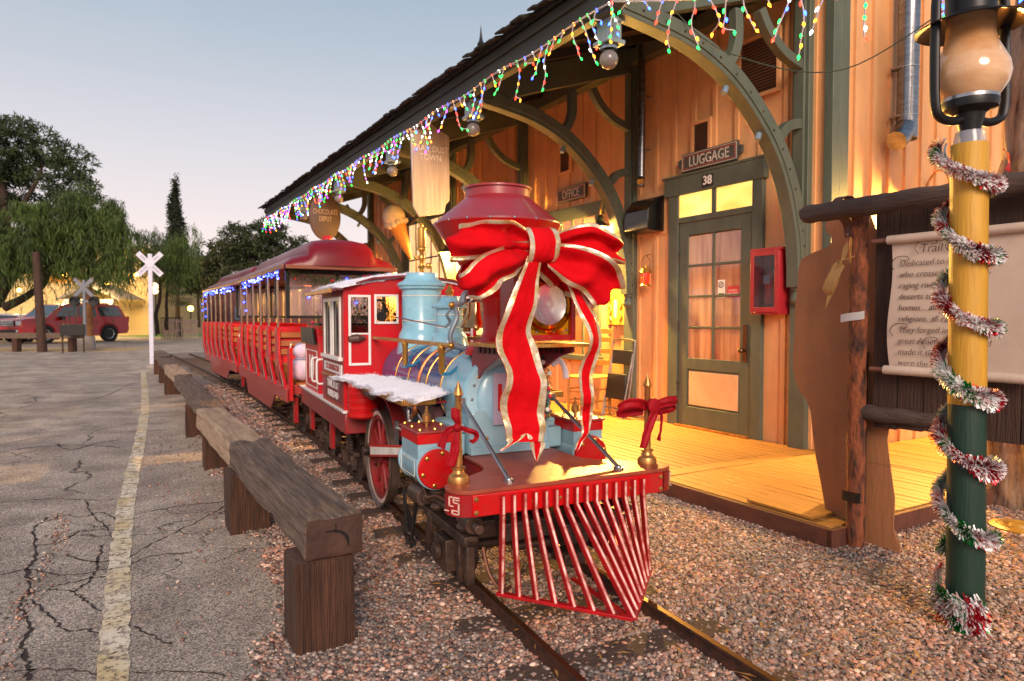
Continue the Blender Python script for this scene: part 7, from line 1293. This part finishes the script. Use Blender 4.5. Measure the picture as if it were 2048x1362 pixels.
tree('shrubby_tree', 'small olive tree between the cypress and the coaches', 400, 50, [(395, 560, 26, 30, 0), (372, 560, 20, 26, 0), (415, 540, 24, 22, 0)], [([(398, 655, 0), (397, 600, 0), (395, 560, 0)], .12, .05)], 4000, .3, G3, seed=7)
# fan palm, small
p = at(357, 44); t = thing('palm', 'small fan palm behind the dark railing', 'palm', (p.x, p.y, 0)); g = MB(); g.tube([(0, 0, 0), (0, 0, zz(597, 44))], .13, 10); g.build('trunk', TB, t); g = MB()
for k in range(26):
    a = random.uniform(0, 6.28); e = random.uniform(-.6, 1.1); L = .95; d = Vector((math.cos(a)*math.cos(e), math.sin(a)*math.cos(e), math.sin(e))); o = Vector((0, 0, zz(597, 44))); s_ = d.cross(Vector((0, 0, 1))).normalized()
    for f_ in range(-3, 4): q = (d+s_*f_*.16).normalized(); g.add([o+q*.25, o+q*.8+s_*.03, o+q*L+Vector((0, 0, -.15)), o+q*.8-s_*.03], [(0, 1, 2, 3)])
g.build('crown', G3, t, smooth=0)
# distant tree belt closing the horizon
rs_ = np.random.RandomState(9); t_blobs = []
for k in range(26): px = -700+k*70; D = 85; q = at(px, D); t_blobs.append((q.x, q.y, 2.2+rs_.uniform(-.5, 1.5), 4, 3, 3.2))
o = crown(None, t_blobs, 16000, .7, G3, seed=10); o.name = 'far_tree_belt'; tag(o, kind='stuff')
# ================================================================= every far-apart piece its own part
def split_far_pieces():
    from collections import defaultdict
    for o in list(col.objects):
        if o.type != 'MESH' or o.get('kind') == 'stuff' or len(o.data.vertices) > 4000 or o.parent is None: continue
        me = o.data; n = len(me.vertices); par = list(range(n))
        def find(a):
            while par[a] != a: par[a] = par[par[a]]; a = par[a]
            return a
        for e in me.edges:
            a, b = find(e.vertices[0]), find(e.vertices[1])
            if a != b: par[a] = b
        isl = defaultdict(list)
        for i in range(n): isl[find(i)].append(i)
        if len(isl) < 2 or len(isl) > 60: continue
        keys = list(isl); co = np.array([v.co[:] for v in me.vertices]); lo = np.array([co[isl[k]].min(0) for k in keys]); hi = np.array([co[isl[k]].max(0) for k in keys]); sz = (hi-lo).max(1)
        gap = np.maximum(0, np.maximum(lo[:, None]-hi[None], lo[None]-hi[:, None])); near = np.sqrt((gap**2).sum(2)) <= np.maximum(.02, .5*np.maximum(sz[:, None], sz[None]))
        grp = list(range(len(keys)))
        for a in range(len(keys)):
            for b in range(a+1, len(keys)):
                if near[a, b]:
                    ga, gb = grp[a], grp[b]
                    if ga != gb: grp = [ga if q == gb else q for q in grp]
        ids = sorted(set(grp))
        if len(ids) < 2 or len(ids) > 20: continue
        vg = np.zeros(n, int)
        for k, q in zip(keys, grp): vg[isl[k]] = ids.index(q)
        for j in range(1, len(ids)):
            d = me.copy(); bm = bmesh.new(); bm.from_mesh(d); bmesh.ops.delete(bm, geom=[v for v in bm.verts if vg[v.index] != j], context='VERTS'); bm.to_mesh(d); bm.free(); c = o.copy(); c.data = d; c.name = o.name.split('.')[0]; col.objects.link(c)
        bm = bmesh.new(); bm.from_mesh(me); bmesh.ops.delete(bm, geom=[v for v in bm.verts if vg[v.index] != 0], context='VERTS'); bm.to_mesh(me); bm.free()
split_far_pieces()
